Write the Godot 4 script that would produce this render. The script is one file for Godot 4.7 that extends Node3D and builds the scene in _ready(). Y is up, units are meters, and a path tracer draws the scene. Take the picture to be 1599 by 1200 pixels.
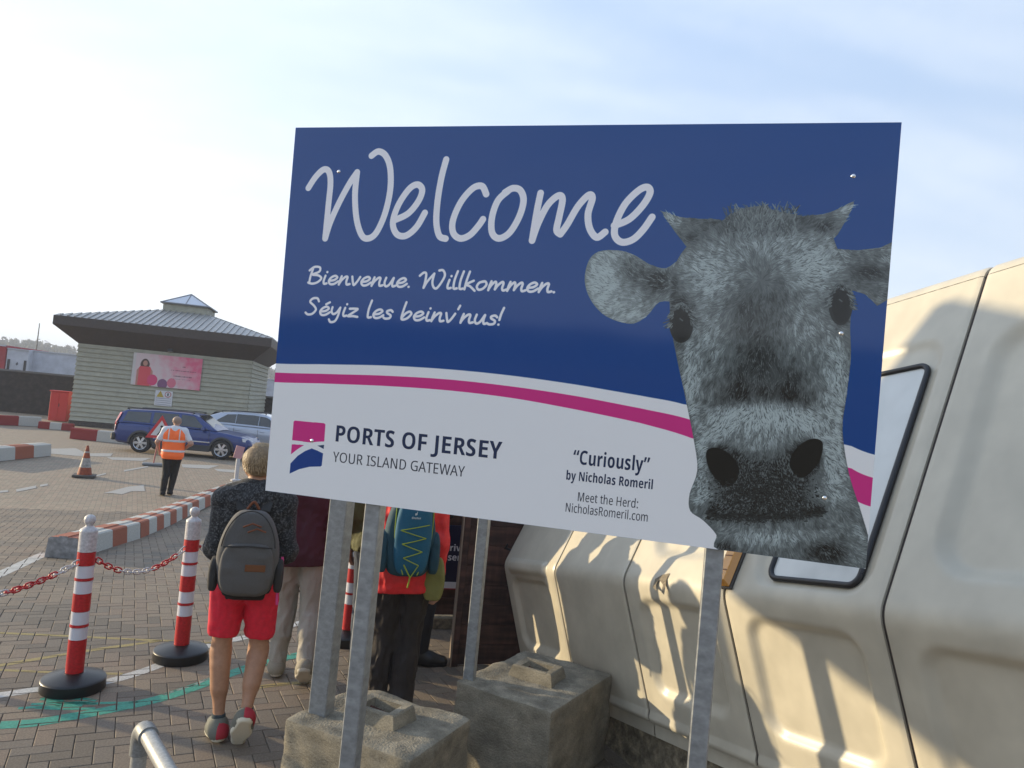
extends Node3D
# A port forecourt: a big welcome sign on galvanised posts, a moulded walkway beside it, people walking away over block paving.

# ---------- camera model (pixel of the photograph -> direction) ----------
const FPX := 1155.0
const EYE := Vector3(0, 1.9, 0)
var CAM := Basis()
const SUN_AZ := 51.4   # degrees left of -Z
const SUN_EL := 10.5
var noise_a := FastNoiseLite.new()
var noise_b := FastNoiseLite.new()
var rng := RandomNumberGenerator.new()
var taken := {}
var T := {}   # shared textures
var MC := {}  # shared materials

class MB:
	var v := PackedVector3Array()
	var n := PackedVector3Array()
	var uv := PackedVector2Array()
	var col := PackedColorArray()
	var idx := PackedInt32Array()
	var tint := Color(1, 1, 1)
	func tri_n(a: Vector3, b: Vector3, c: Vector3, na: Vector3, nb: Vector3, nc: Vector3) -> void:
		var k := v.size()
		if (c - a).cross(b - a).dot(na + nb + nc) < 0.0:
			v.append(a); v.append(c); v.append(b)
			n.append(na); n.append(nc); n.append(nb)
		else:
			v.append(a); v.append(b); v.append(c)
			n.append(na); n.append(nb); n.append(nc)
		for i in 3:
			idx.append(k + i); col.append(tint); uv.append(Vector2.ZERO)
	func tri(a: Vector3, b: Vector3, c: Vector3, outward: Vector3) -> void:
		var g := (c - a).cross(b - a).normalized()
		if g.dot(outward) < 0.0: g = -g
		tri_n(a, b, c, g, g, g)
	func quad(a: Vector3, b: Vector3, c: Vector3, d: Vector3, outward: Vector3) -> void:
		var g := (c - a).cross(b - d).normalized()
		if g.dot(outward) < 0.0: g = -g
		tri_n(a, b, c, g, g, g)
		tri_n(a, c, d, g, g, g)
	func quad_uv(a: Vector3, b: Vector3, c: Vector3, d: Vector3, outward: Vector3, uvs: Array) -> void:
		# a b c d in order; uv kept with its corner
		var g := (c - a).cross(b - d).normalized()
		if g.dot(outward) < 0.0: g = -g
		var k := v.size()
		for i in 4:
			v.append([a, b, c, d][i]); n.append(g); uv.append(uvs[i]); col.append(tint)
		if (c - a).cross(b - a).dot(g) < 0.0:
			for i in [0, 2, 1, 0, 3, 2]: idx.append(k + i)
		else:
			for i in [0, 1, 2, 0, 2, 3]: idx.append(k + i)
	func box(c: Vector3, s: Vector3, ch := 0.0, bs := Basis()) -> void:
		frustum(c, s, s, ch, bs)
	func frustum(c: Vector3, s0: Vector3, s1: Vector3, ch := 0.0, bs := Basis()) -> void:
		# a box whose top (s1.x, s1.z) may be smaller than its bottom (s0.x, s0.z); height s0.y
		var P := func(sx: float, sy: float, sz: float, axis: int) -> Vector3:
			var h := (s1 if sy > 0 else s0) * 0.5
			var e := Vector3(sx * h.x, sy * s0.y * 0.5, sz * h.z)
			if axis != 0: e.x -= sx * ch
			if axis != 1: e.y -= sy * ch
			if axis != 2: e.z -= sz * ch
			return c + bs * e
		var sg := [-1.0, 1.0]
		for s in sg:
			quad(P.call(s, -1.0, -1.0, 0), P.call(s, 1.0, -1.0, 0), P.call(s, 1.0, 1.0, 0), P.call(s, -1.0, 1.0, 0), bs * Vector3(s, 0, 0))
			quad(P.call(-1.0, s, -1.0, 1), P.call(1.0, s, -1.0, 1), P.call(1.0, s, 1.0, 1), P.call(-1.0, s, 1.0, 1), bs * Vector3(0, s, 0))
			quad(P.call(-1.0, -1.0, s, 2), P.call(1.0, -1.0, s, 2), P.call(1.0, 1.0, s, 2), P.call(-1.0, 1.0, s, 2), bs * Vector3(0, 0, s))
		if ch <= 0.0: return
		for a in sg:
			for b in sg:
				quad(P.call(a, b, -1.0, 0), P.call(a, b, 1.0, 0), P.call(a, b, 1.0, 1), P.call(a, b, -1.0, 1), bs * Vector3(a, b, 0))
				quad(P.call(a, -1.0, b, 0), P.call(a, 1.0, b, 0), P.call(a, 1.0, b, 2), P.call(a, -1.0, b, 2), bs * Vector3(a, 0, b))
				quad(P.call(-1.0, a, b, 1), P.call(1.0, a, b, 1), P.call(1.0, a, b, 2), P.call(-1.0, a, b, 2), bs * Vector3(0, a, b))
				for d in sg:
					tri(P.call(a, b, d, 0), P.call(a, b, d, 1), P.call(a, b, d, 2), bs * Vector3(a, b, d))
	func grid(rows: Array, outward: Vector3, closed_u := false, uvs := false) -> void:
		# rows of PackedVector3Array with equal length; smooth normals
		var R := rows.size()
		var C: int = rows[0].size()
		var k := v.size()
		var acc := PackedVector3Array(); acc.resize(R * C)
		var q := []
		for i in R - 1:
			for j in (C if closed_u else C - 1):
				var j2 := (j + 1) % C
				q.append([i * C + j, i * C + j2, (i + 1) * C + j2, (i + 1) * C + j])
		for i in R:
			for j in C:
				v.append(rows[i][j]); col.append(tint)
				uv.append(Vector2(float(j) / maxf(1, C - 1), float(i) / maxf(1, R - 1)))
		var sgn := 0.0
		for f in q:
			var g: Vector3 = (v[k + f[2]] - v[k + f[0]]).cross(v[k + f[1]] - v[k + f[3]])
			for m in f: acc[m] += g
			sgn += g.dot(outward) if outward != Vector3.ZERO else 0.0
		var flip := 1.0
		if outward == Vector3.ZERO:
			var cen := Vector3.ZERO
			for i in R * C: cen += v[k + i]
			cen /= R * C
			for i in R * C: sgn += acc[i].dot(v[k + i] - cen)
		if sgn < 0.0: flip = -1.0
		for i in R * C: n.append((acc[i] * flip).normalized())
		for f in q:
			if flip > 0: for m in [0, 1, 2, 0, 2, 3]: idx.append(k + f[m])
			else: for m in [0, 2, 1, 0, 3, 2]: idx.append(k + f[m])
	func tube(pts: Array, radii: Array, seg := 12, caps := true) -> void:
		var rows := []
		var up := Vector3.UP
		var t0: Vector3 = (pts[1] - pts[0]).normalized()
		if absf(t0.dot(up)) > 0.9: up = Vector3.RIGHT
		for i in pts.size():
			var t: Vector3 = (pts[mini(i + 1, pts.size() - 1)] - pts[maxi(i - 1, 0)]).normalized()
			var x := up.cross(t).normalized()
			up = t.cross(x)
			var row := PackedVector3Array()
			for j in seg:
				var a := TAU * j / seg
				row.append(pts[i] + (x * cos(a) + up * sin(a)) * float(radii[mini(i, radii.size() - 1)]))
			rows.append(row)
		grid(rows, Vector3.ZERO, true)
		if caps:
			for e in [0, pts.size() - 1]:
				var o: Vector3 = (pts[0] - pts[1]) if e == 0 else (pts[e] - pts[e - 1])
				for j in seg: tri(pts[e], rows[e][j], rows[e][(j + 1) % seg], o)
	func lathe(prof: Array, seg := 24, xf := Transform3D()) -> void:
		# prof: [r, y]; repeated points make a sharp edge
		var parts := [[prof[0]]]
		for i in range(1, prof.size()):
			if Vector2(prof[i][0], prof[i][1]).is_equal_approx(Vector2(prof[i - 1][0], prof[i - 1][1])): parts.append([prof[i]])
			else: parts[-1].append(prof[i])
		for p in parts:
			if p.size() < 2: continue
			var rows := []
			for q in p:
				var row := PackedVector3Array()
				for j in seg:
					var a := TAU * j / seg
					row.append(xf * Vector3(cos(a) * q[0], q[1], sin(a) * q[0]))
				rows.append(row)
			var k := v.size()
			grid(rows, Vector3.ZERO, true)
			# orient outward: profile runs upwards -> outward is to the right of its direction
			var a0: Array = p[0]; var a1: Array = p[p.size() - 1]
			var nn := Vector2(a1[1] - a0[1], -(a1[0] - a0[0]))
			var want: Vector3 = xf.basis * Vector3(nn.x, nn.y, 0)
			var got := Vector3.ZERO
			for i in rows.size(): got += n[k + i * seg]
			if got.dot(want) < 0.0:
				for i in range(k, n.size()): n[i] = -n[i]
				var s0 := idx.size() - (rows.size() - 1) * seg * 6
				for i in range(s0, idx.size(), 3):
					var tmp := idx[i + 1]; idx[i + 1] = idx[i + 2]; idx[i + 2] = tmp
	func prism(poly: PackedVector2Array, x0: Transform3D, depth: float) -> void:
		# polygon in the local xy plane, from z = 0 to z = depth
		var t := Geometry2D.triangulate_polygon(poly)
		for i in range(0, t.size(), 3):
			var a := poly[t[i]]; var b := poly[t[i + 1]]; var c := poly[t[i + 2]]
			tri(x0 * Vector3(a.x, a.y, depth), x0 * Vector3(b.x, b.y, depth), x0 * Vector3(c.x, c.y, depth), x0.basis.z * signf(depth))
			tri(x0 * Vector3(a.x, a.y, 0), x0 * Vector3(b.x, b.y, 0), x0 * Vector3(c.x, c.y, 0), -x0.basis.z * signf(depth))
		var cw := 1.0 if Geometry2D.is_polygon_clockwise(poly) else -1.0
		for i in poly.size():
			var a := poly[i]; var b := poly[(i + 1) % poly.size()]
			var o := (b - a).orthogonal() * cw
			quad(x0 * Vector3(a.x, a.y, 0), x0 * Vector3(b.x, b.y, 0), x0 * Vector3(b.x, b.y, depth), x0 * Vector3(a.x, a.y, depth), x0.basis * Vector3(o.x, o.y, 0) * -1.0)
	func sheet(poly: PackedVector2Array, x0: Transform3D) -> void:
		# one flat face in the local xy plane, facing local +z
		var t := Geometry2D.triangulate_polygon(poly)
		for i in range(0, t.size(), 3):
			tri(x0 * Vector3(poly[t[i]].x, poly[t[i]].y, 0), x0 * Vector3(poly[t[i + 1]].x, poly[t[i + 1]].y, 0), x0 * Vector3(poly[t[i + 2]].x, poly[t[i + 2]].y, 0), x0.basis.z)
	func raw(a: Array, xf := Transform3D()) -> void:
		# [verts, normals, indices]
		var k := v.size()
		for i in a[0].size():
			v.append(xf * a[0][i]); n.append(xf.basis * a[1][i]); col.append(tint); uv.append(Vector2.ZERO)
		for i in a[2]: idx.append(k + i)
	func mesh() -> ArrayMesh:
		var m := ArrayMesh.new()
		return add_to(m)
	func add_to(m: ArrayMesh) -> ArrayMesh:
		var a := []; a.resize(Mesh.ARRAY_MAX)
		a[Mesh.ARRAY_VERTEX] = v; a[Mesh.ARRAY_NORMAL] = n; a[Mesh.ARRAY_TEX_UV] = uv; a[Mesh.ARRAY_COLOR] = col; a[Mesh.ARRAY_INDEX] = idx
		m.add_surface_from_arrays(Mesh.PRIMITIVE_TRIANGLES, a)
		return m

# ---------- nodes ----------
func numbered(called: String) -> String:
	var k: int = taken.get(called, 0)
	taken[called] = k + 1
	return called if k == 0 else "%s_%03d" % [called, k]
func tag(o: Node, label: String, category: String, group := "") -> void:
	o.set_meta("label", label); o.set_meta("category", category)
	if group: o.set_meta("group", group)
func thing(called: String, label: String, category: String, at: Vector3, turn := 0.0, group := "") -> Node3D:
	var o := Node3D.new(); o.name = numbered(called); add_child(o)
	o.position = at; o.rotation.y = turn
	tag(o, label, category, group)
	return o
func put(called: String, m, material: Material, parent: Node = null) -> MeshInstance3D:
	var o := MeshInstance3D.new()
	o.mesh = m.mesh() if m is MB else m
	o.material_override = material
	if parent == null:
		o.name = numbered(called); add_child(o)
	else:
		o.name = called; parent.add_child(o, true)
	return o

# ---------- materials ----------
func mat(key: String, c: Color, rough := 0.8, metal := 0.0, tex := "", scale := 1.0, extra := {}) -> StandardMaterial3D:
	# c holds linear base colour
	if MC.has(key): return MC[key]
	var m := StandardMaterial3D.new()
	m.albedo_color = c.linear_to_srgb()
	m.roughness = rough; m.metallic = metal
	if tex:
		m.albedo_texture = T[tex]
		m.uv1_triplanar = true
		m.uv1_world_triplanar = extra.get("world", true)
		m.uv1_scale = Vector3.ONE * scale if not extra.has("stretch") else extra.stretch
	if extra.has("normal"):
		m.normal_enabled = true; m.normal_texture = T[extra.normal]; m.normal_scale = extra.get("bump", 0.5)
	if extra.has("vc"): m.vertex_color_use_as_albedo = true
	if extra.has("spec"): m.metallic_specular = extra.spec
	if extra.has("coat"):
		m.clearcoat_enabled = true; m.clearcoat = extra.coat; m.clearcoat_roughness = 0.08
	if extra.has("rim"):
		m.rim_enabled = true; m.rim = extra.rim; m.rim_tint = 0.6
	if extra.has("backlight"):
		m.backlight_enabled = true; m.backlight = extra.backlight
	MC[key] = m
	return m
func ramp_tex(freq: float, octaves: int, lo: float, hi: float, size := 512, sd := 1, kind := FastNoiseLite.TYPE_SIMPLEX_SMOOTH, specks := 0.0) -> ImageTexture:
	# grey texture between lo and hi (sRGB), seamless, with optional dark and pale specks
	var f := FastNoiseLite.new()
	f.seed = sd; f.noise_type = kind; f.frequency = freq; f.fractal_octaves = octaves
	f.fractal_gain = 0.62
	var im := f.get_seamless_image(size, size)
	im.convert(Image.FORMAT_RGB8)
	var r := RandomNumberGenerator.new(); r.seed = sd
	for y in size:
		for x in size:
			var g := lerpf(lo, hi, im.get_pixel(x, y).r)
			if specks > 0.0 and r.randf() < specks: g *= r.randf_range(0.55, 1.25)
			g = clampf(g, 0, 1)
			im.set_pixel(x, y, Color(g, g, g))
	return ImageTexture.create_from_image(im)
func bump_tex(freq: float, octaves: int, sd: int, strength: float, size := 512) -> ImageTexture:
	var f := FastNoiseLite.new()
	f.seed = sd; f.frequency = freq; f.fractal_octaves = octaves
	var im := f.get_seamless_image(size, size)
	im.convert(Image.FORMAT_RGBA8)
	im.bump_map_to_normal_map(strength)
	return ImageTexture.create_from_image(im)

# ---------- pixels to places ----------
func ray(x: float, y: float) -> Vector3:
	return CAM.x * ((x - 799.5) / FPX) - CAM.y * ((y - 600.0) / FPX) - CAM.z
func at(x: float, y: float, depth: float) -> Vector3:
	return EYE + ray(x, y) * depth
func on_level(x: float, y: float, h: float) -> Vector3:
	var d := ray(x, y)
	return EYE + d * ((h - EYE.y) / d.y)
func gy(z: float) -> float:
	return -0.62 * smoothstep(0.0, 1.0, clampf((-z - 6.5) / 11.0, 0, 1))
func gp(x: float, y: float, up := 0.0) -> Vector3:
	var p := on_level(x, y, up)
	for i in 60: p = (p + on_level(x, y, gy(p.z) + up)) * 0.5
	return p
func on_plane(x: float, y: float, o: Vector3, nn: Vector3) -> Vector3:
	var d := ray(x, y)
	return EYE + d * ((o - EYE).dot(nn) / d.dot(nn))
func smooth_line(p: Array, sub := 6) -> Array:
	if p.size() < 3: return p
	var out := []
	for i in p.size() - 1:
		var a = p[maxi(i - 1, 0)]; var b = p[i]; var c = p[i + 1]; var d = p[mini(i + 2, p.size() - 1)]
		for k in sub:
			var t := float(k) / sub
			out.append(0.5 * ((2.0 * b) + (c - a) * t + (2.0 * a - 5.0 * b + 4.0 * c - d) * t * t + (3.0 * b - a - 3.0 * c + d) * t * t * t))
	out.append(p[-1])
	return out

# ---------- light ----------
func sun_from() -> Vector3:
	var a := deg_to_rad(SUN_AZ); var e := deg_to_rad(SUN_EL)
	return Vector3(-sin(a) * cos(e), sin(e), -cos(a) * cos(e))
func make_light() -> void:
	var yaw := deg_to_rad(24.45); var pitch := deg_to_rad(2.4); var roll := deg_to_rad(5.35)
	var f := Vector3(sin(yaw) * cos(pitch), sin(pitch), -cos(yaw) * cos(pitch))
	var r := Vector3(cos(yaw), 0, sin(yaw))
	var u := r.cross(f)
	CAM = Basis(r * cos(roll) + u * sin(roll), -r * sin(roll) + u * cos(roll), -f)
	var cam := Camera3D.new(); cam.name = "camera"; add_child(cam)
	cam.transform = Transform3D(CAM, EYE)
	cam.fov = rad_to_deg(2.0 * atan(600.0 / FPX)); cam.near = 0.05; cam.far = 3000.0
	cam.current = true
	var env := Environment.new()
	env.background_mode = Environment.BG_SKY
	env.tonemap_mode = Environment.TONE_MAPPER_LINEAR
	env.tonemap_exposure = 1.48
	env.sdfgi_enabled = true; env.ssao_enabled = true; env.ssil_enabled = true
	env.fog_enabled = true; env.fog_density = 0.0012; env.fog_light_color = Color(0.86, 0.88, 0.92)
	var sky := Sky.new(); var pm := PanoramaSkyMaterial.new()
	pm.panorama = sky_image(); sky.sky_material = pm
	env.sky = sky
	var we := WorldEnvironment.new(); we.name = "world"; we.environment = env; add_child(we)
	var sun := DirectionalLight3D.new(); sun.name = "sun"; add_child(sun)
	sun.look_at_from_position(Vector3.ZERO, -sun_from())
	sun.light_energy = 1.6; sun.light_color = Color(1.0, 0.91, 0.745); sun.light_angular_distance = 0.55
	sun.shadow_enabled = true
func sky_image() -> ImageTexture:
	var W := 768; var H := 384
	var im := Image.create(W, H, false, Image.FORMAT_RGBF)
	var cl := FastNoiseLite.new(); cl.seed = 5; cl.frequency = 1.3; cl.fractal_octaves = 5; cl.fractal_gain = 0.55
	var s := sun_from()
	for j in H:
		var el := PI * 0.5 - PI * (j + 0.5) / H
		for i in W:
			var az := TAU * (float(i) + 0.5) / W - PI   # 0 is -Z
			var d := Vector3(sin(az) * cos(el), sin(el), -cos(az) * cos(el))
			var h := clampf(d.y, 0.0, 1.0)
			# clear air: pale at the horizon, blue overhead
			var c := Vector3(0.155, 0.295, 0.54).lerp(Vector3(0.64, 0.71, 0.76), pow(1.0 - h, 2.3))
			# haze scattering the low sun forward
			var cs := clampf(d.dot(s), -1, 1)
			var glow := 0.50 * exp(-pow(acos(cs) / 1.15, 2.0)) + 0.3 * exp(-pow(acos(cs) / 0.34, 2.0))
			c += Vector3(1.0, 0.95, 0.86) * glow
			# thin streaked cirrus
			if d.y > 0.0:
				var q := d / (d.y + 0.16)
				var p := Vector3(q.x * 0.9 + q.z * 0.3, 0.0, q.z * 4.2 - q.x * 1.2)
				var w := cl.get_noise_3dv(p * 0.55 + Vector3(3, 1, 7)) * 0.5 + 0.5
				var w2 := cl.get_noise_3dv(p * 1.7 + Vector3(9, 4, 2)) * 0.5 + 0.5
				var k := smoothstep(0.25, 0.80, w * 0.6 + w2 * 0.4) * 0.45
				c = c.lerp(Vector3(0.64, 0.69, 0.75) * (1.0 + glow * 1.0), k)
			else:
				c = Vector3(0.30, 0.29, 0.27)
			im.set_pixel((i + SKY_SHIFT * W / 4) % W, j, Color(c.x, c.y, c.z))
	return ImageTexture.create_from_image(im)
const SKY_SHIFT := 2

func make_textures() -> void:
	T.grain = ramp_tex(0.045, 4, 0.72, 1.0, 512, 3, FastNoiseLite.TYPE_SIMPLEX_SMOOTH, 0.04)
	T.blotch = ramp_tex(0.012, 5, 0.55, 1.0, 512, 8)
	T.concrete = ramp_tex(0.02, 6, 0.45, 1.0, 512, 21, FastNoiseLite.TYPE_SIMPLEX_SMOOTH, 0.10)
	T.ballast = ramp_tex(0.010, 6, 0.58, 1.0, 512, 23, FastNoiseLite.TYPE_SIMPLEX_SMOOTH, 0.30)
	T.faint = ramp_tex(0.008, 4, 0.86, 1.0, 512, 14)
	T.wood = wood_tex()
	T.speck = speck_tex()
	T.zinc = ramp_tex(0.03, 3, 0.70, 1.0, 256, 31, FastNoiseLite.TYPE_CELLULAR)
	T.weave = weave_tex()
	T.heather = ramp_tex(0.09, 3, 0.12, 1.0, 256, 41, FastNoiseLite.TYPE_SIMPLEX_SMOOTH, 0.25)
	T.nconcrete = bump_tex(0.05, 5, 9, 6.0)
	T.ngrain = bump_tex(0.12, 3, 19, 3.0)
	T.nfaint = bump_tex(0.006, 3, 29, 5.0)
func speck_tex() -> ImageTexture:
	var im := Image.create(128, 128, false, Image.FORMAT_RGB8)
	var r := RandomNumberGenerator.new(); r.seed = 5
	for y in 128:
		for x in 128:
			var g: float = [0.22, 0.30, 0.36, 0.45, 0.62, 0.95][r.randi() % 6]
			im.set_pixel(x, y, Color(g, g, g))
	return ImageTexture.create_from_image(im)
func wood_tex() -> ImageTexture:
	var f := FastNoiseLite.new(); f.seed = 6; f.frequency = 0.03; f.fractal_octaves = 4
	var im := f.get_seamless_image(512, 64); im.resize(512, 512, Image.INTERPOLATE_BILINEAR); im.convert(Image.FORMAT_RGB8)
	var f2 := FastNoiseLite.new(); f2.seed = 7; f2.frequency = 0.02
	var im2 := f2.get_seamless_image(64, 512); im2.resize(512, 512, Image.INTERPOLATE_BILINEAR)
	for y in 512:
		for x in 512:
			var g := clampf(0.5 + 0.5 * im2.get_pixel(x, y).r + 0.25 * (im.get_pixel(x, y).r - 0.5), 0, 1)
			im.set_pixel(x, y, Color(g, g * 0.97, g * 0.94))
	return ImageTexture.create_from_image(im)
func weave_tex() -> ImageTexture:
	var im := Image.create(128, 128, false, Image.FORMAT_RGB8)
	var r := RandomNumberGenerator.new(); r.seed = 77
	for y in 128:
		for x in 128:
			var g := 0.82 + 0.10 * (1.0 if (x / 2 + y / 2) % 2 == 0 else -1.0) + r.randf_range(-0.12, 0.08)
			im.set_pixel(x, y, Color(g, g, g))
	return ImageTexture.create_from_image(im)

# ---------- ground ----------
const CELL := 0.0925
const GRID_TURN := -2.4
var paints := []   # [polygon in x, z; material]
func flat2(p: Vector3) -> Vector2: return Vector2(p.x, p.z)
func paint_line(px: Array, width: float, m: Material) -> void:
	var p := []
	for q in px: p.append(flat2(gp(q[0], q[1])))
	p = smooth_line(p, 5)
	for i in p.size() - 1:
		var d: Vector2 = (p[i + 1] - p[i]).normalized()
		var d0: Vector2 = (p[i + 1] - p[maxi(i - 1, 0)]).normalized().orthogonal() * width * 0.5
		var d1: Vector2 = (p[mini(i + 2, p.size() - 1)] - p[i]).normalized().orthogonal() * width * 0.5
		paints.append([PackedVector2Array([p[i] + d0, p[i + 1] + d1, p[i + 1] - d1, p[i] - d0]), m])
func paint_poly(px: Array, m: Material) -> void:
	var p := PackedVector2Array()
	for q in px: p.append(flat2(gp(q[0], q[1])))
	paints.append([p, m])
func make_ground() -> void:
	var white := mat("road_white", Color(0.62, 0.60, 0.55), 0.75, 0, "grain", 2.0)
	var green := mat("road_green", Color(0.055, 0.36, 0.25), 0.7, 0, "grain", 2.0)
	var yellow := mat("road_yellow", Color(0.40, 0.31, 0.12), 0.8, 0, "grain", 3.0)
	paint_line([[-90, 1096], [0, 1086], [62, 1077], [115, 1073], [162, 1066], [200, 1056], [245, 1041], [285, 1023], [322, 1010], [372, 998], [430, 984], [475, 971], [520, 955], [560, 940]], 0.085, white)
	paint_line([[-90, 1140], [0, 1133], [50, 1130], [100, 1122], [150, 1113], [210, 1101], [255, 1090], [300, 1075], [345, 1058], [385, 1044], [430, 1032], [490, 1018], [540, 1008]], 0.098, green)
	paint_line([[255, 1086], [300, 1071], [335, 1057]], 0.02, white)
	for s in [[[62, 1093], [120, 1092], [150, 1095]], [[28, 1107], [80, 1104], [128, 1103]], [[48, 1101], [110, 1098], [140, 1098]], [[100, 1100], [160, 1099], [215, 1097]], [[70, 1096], [100, 1098], [150, 1100]], [[55, 1106], [100, 1108], [148, 1107]], [[68, 1090], [95, 1096], [88, 1104]]]:
		paint_line(s, 0.032, green)
	paint_line([[-60, 985], [0, 989], [170, 997], [327, 1005], [345, 1006]], 0.04, yellow)
	paint_line([[-40, 1047], [10, 1038], [91, 1024], [170, 1012], [251, 1001]], 0.05, yellow)
	paint_line([[-60, 1044], [0, 1047], [100, 1051], [191, 1053]], 0.035, yellow)
	paint_line([[395, 1075], [450, 1068], [520, 1066]], 0.05, yellow)
	paint_line([[-40, 915], [0, 897], [35, 881], [72, 864]], 0.13, white)
	for p in [[[25, 768], [56, 762], [56, 758], [25, 764]], [[62, 760], [74, 758], [74, 755], [62, 757]], [[-8, 770], [12, 768], [12, 765], [-8, 767]],
			[[161, 770], [188, 763], [200, 760], [224, 757.5], [226, 767], [205, 767], [190, 772], [175, 770]],
			[[193, 736.5], [231, 729.5], [231, 727.5], [193, 734]], [[150, 744], [165, 740.5], [165, 738.5], [150, 742]],
			[[70, 701], [118, 700], [135, 708], [176, 708], [172, 713], [120, 712], [75, 708]], [[166, 714], [236, 715.5], [222, 720], [175, 718]],
			[[283, 725], [342, 727], [325, 732], [285, 730]], [[334, 732], [369, 734], [366, 738], [340, 736]]]:
		paint_poly(p, mat("road_faded", Color(0.46, 0.44, 0.40), 0.8, 0, "grain", 2.0))

	var g := Node3D.new(); g.name = "ground"; add_child(g); g.set_meta("kind", "structure")
	# the sheet under everything, out to the horizon
	var zs := [40.0, 6.0, 0.0, -4.0]
	var z := -6.0
	while z > -18.5: zs.append(z); z -= 0.5
	for q in [-25.0, -40.0, -80.0, -200.0, -600.0, -1500.0]: zs.append(q)
	var sh := MB.new()
	var xs := [-1500.0, -200.0, -40.0, -10.0, 0.0, 4.0, 10.0, 40.0, 200.0, 1500.0]
	zs.push_front(300.0); zs.push_front(1500.0)
	var rows := []
	for zz in zs:
		var row := PackedVector3Array()
		for x in xs: row.append(Vector3(x, gy(zz) - 0.012, zz))
		rows.append(row)
	sh.grid(rows, Vector3.UP)
	for i in sh.v.size():
		var q := Vector2(sh.v[i].x, sh.v[i].z).rotated(deg_to_rad(-GRID_TURN))
		sh.uv[i] = q / (CELL * 16.0)
	var sm := StandardMaterial3D.new()
	sm.albedo_texture = paving_tex(); sm.roughness = 0.85
	put("bedding", sh, sm, g)

	# blocks in ninety-degree herringbone
	var bm := mat("block", Color(1, 1, 1), 0.82, 0, "grain", 3.0, {"vc": true, "normal": "ngrain", "bump": 0.5})
	var turn := Basis(Vector3.UP, deg_to_rad(-GRID_TURN))
	var tones := [Color(0.196, 0.160, 0.120), Color(0.226, 0.186, 0.142), Color(0.258, 0.202, 0.146), Color(0.272, 0.206, 0.148), Color(0.292, 0.230, 0.164)]
	var proto := {}
	for o in 2:
		for t in tones.size():
			var m := MB.new(); m.tint = tones[t]
			block_shape(m, Vector3.ZERO, o == 1, Basis(), 0.0)
			proto[[o, t]] = m.mesh()
	var list := []
	var stain := FastNoiseLite.new(); stain.seed = 61; stain.frequency = 0.9; stain.fractal_octaves = 3
	var cam_inv := Transform3D(CAM, EYE).affine_inverse()
	rng.seed = 11
	for j in range(-200, 60):
		for i in range(-130, 70):
			var k := posmod(i - j, 4)
			if k == 1 or k == 3: continue
			var c := Vector3((i + (1.0 if k == 0 else 0.5)) * CELL, 0, (j + (0.5 if k == 0 else 0.0)) * CELL)
			c = turn * c
			if c.z < -15.6 or c.z > 2.5 or c.x > 2.78 and c.z > -5.2 or c.x > 4.5: continue
			var az := rad_to_deg(atan2(c.x, -c.z))
			var dist := c.length()
			if dist > 3.0 and (az < -34.0 or az > 60.0) or dist > 6.0 and (az < -24.0 or az > 40.0): continue
			c.y = gy(c.z) + rng.randf_range(-0.0012, 0.0012)
			var cc := cam_inv * c
			var px := Vector2(799.5 - FPX * cc.x / cc.z, 600.0 + FPX * cc.y / cc.z)
			var seen := cc.z < -0.5 and px.x > 4 and px.y < 1196 and px.x < 470 and c.z > -6.4
			list.append({"c": c, "o": k == 2, "t": clampi(int(2.5 + 5.5 * stain.get_noise_2d(c.x, c.z) + rng.randf_range(-1.6, 1.6)), 0, tones.size() - 1), "d": -cc.z if seen else 1000.0 + dist})
	var ds := []
	for b in list: ds.append(b.d)
	ds.sort()
	var limit: float = ds[299]
	var field := MB.new()
	var paint_mb := {}
	for p in paints:
		if Geometry2D.is_polygon_clockwise(p[0]): p[0].reverse()
	for b in list:
		if b.d <= limit and b.d < 900.0:
			var o := put("paving_block", proto[[1 if b.o else 0, b.t]], bm, g)
			o.transform = Transform3D(turn, b.c)
		else:
			field.tint = tones[b.t]
			var slope := (gy(b.c.z + 0.05) - gy(b.c.z - 0.05)) / 0.1
			block_shape(field, b.c, b.o, turn, slope)
		# paint lies on the block tops only; the joints stay bare
		var h := Vector2(CELL * 0.5 - 0.0045, CELL - 0.0045) if b.o else Vector2(CELL - 0.0045, CELL * 0.5 - 0.0045)
		var cen := flat2(b.c)
		for p in paints:
			if (p[0][0] - cen).length() > 0.6: continue
			var rect := PackedVector2Array()
			for s in [Vector2(-1, -1), Vector2(1, -1), Vector2(1, 1), Vector2(-1, 1)]:
				rect.append(cen + (s * h).rotated(deg_to_rad(GRID_TURN)))
			for piece in Geometry2D.intersect_polygons(p[0], rect):
				if piece.size() < 3: continue
				if not paint_mb.has(p[1]): paint_mb[p[1]] = MB.new()
				var tr := Geometry2D.triangulate_polygon(piece)
				for q in range(0, tr.size(), 3):
					var tv := []
					for e in 3: tv.append(Vector3(piece[tr[q + e]].x, gy(piece[tr[q + e]].y) + (b.c.y - gy(b.c.z)) + 0.0011, piece[tr[q + e]].y))
					paint_mb[p[1]].tri(tv[0], tv[1], tv[2], Vector3.UP)
	put("paving_blocks", field, bm, g).set_meta("kind", "stuff")
	for p in paints:
		var zmax := -1e9
		for q in p[0]: zmax = maxf(zmax, q.y)
		if zmax > -15.4: continue
		if not paint_mb.has(p[1]): paint_mb[p[1]] = MB.new()
		var tr := Geometry2D.triangulate_polygon(p[0])
		for q in range(0, tr.size(), 3):
			var tv := []
			for e in 3: tv.append(Vector3(p[0][tr[q + e]].x, gy(p[0][tr[q + e]].y) - 0.006, p[0][tr[q + e]].y))
			paint_mb[p[1]].tri(tv[0], tv[1], tv[2], Vector3.UP)
	for m in paint_mb:
		put("painted_marking", paint_mb[m], m, g)
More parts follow.
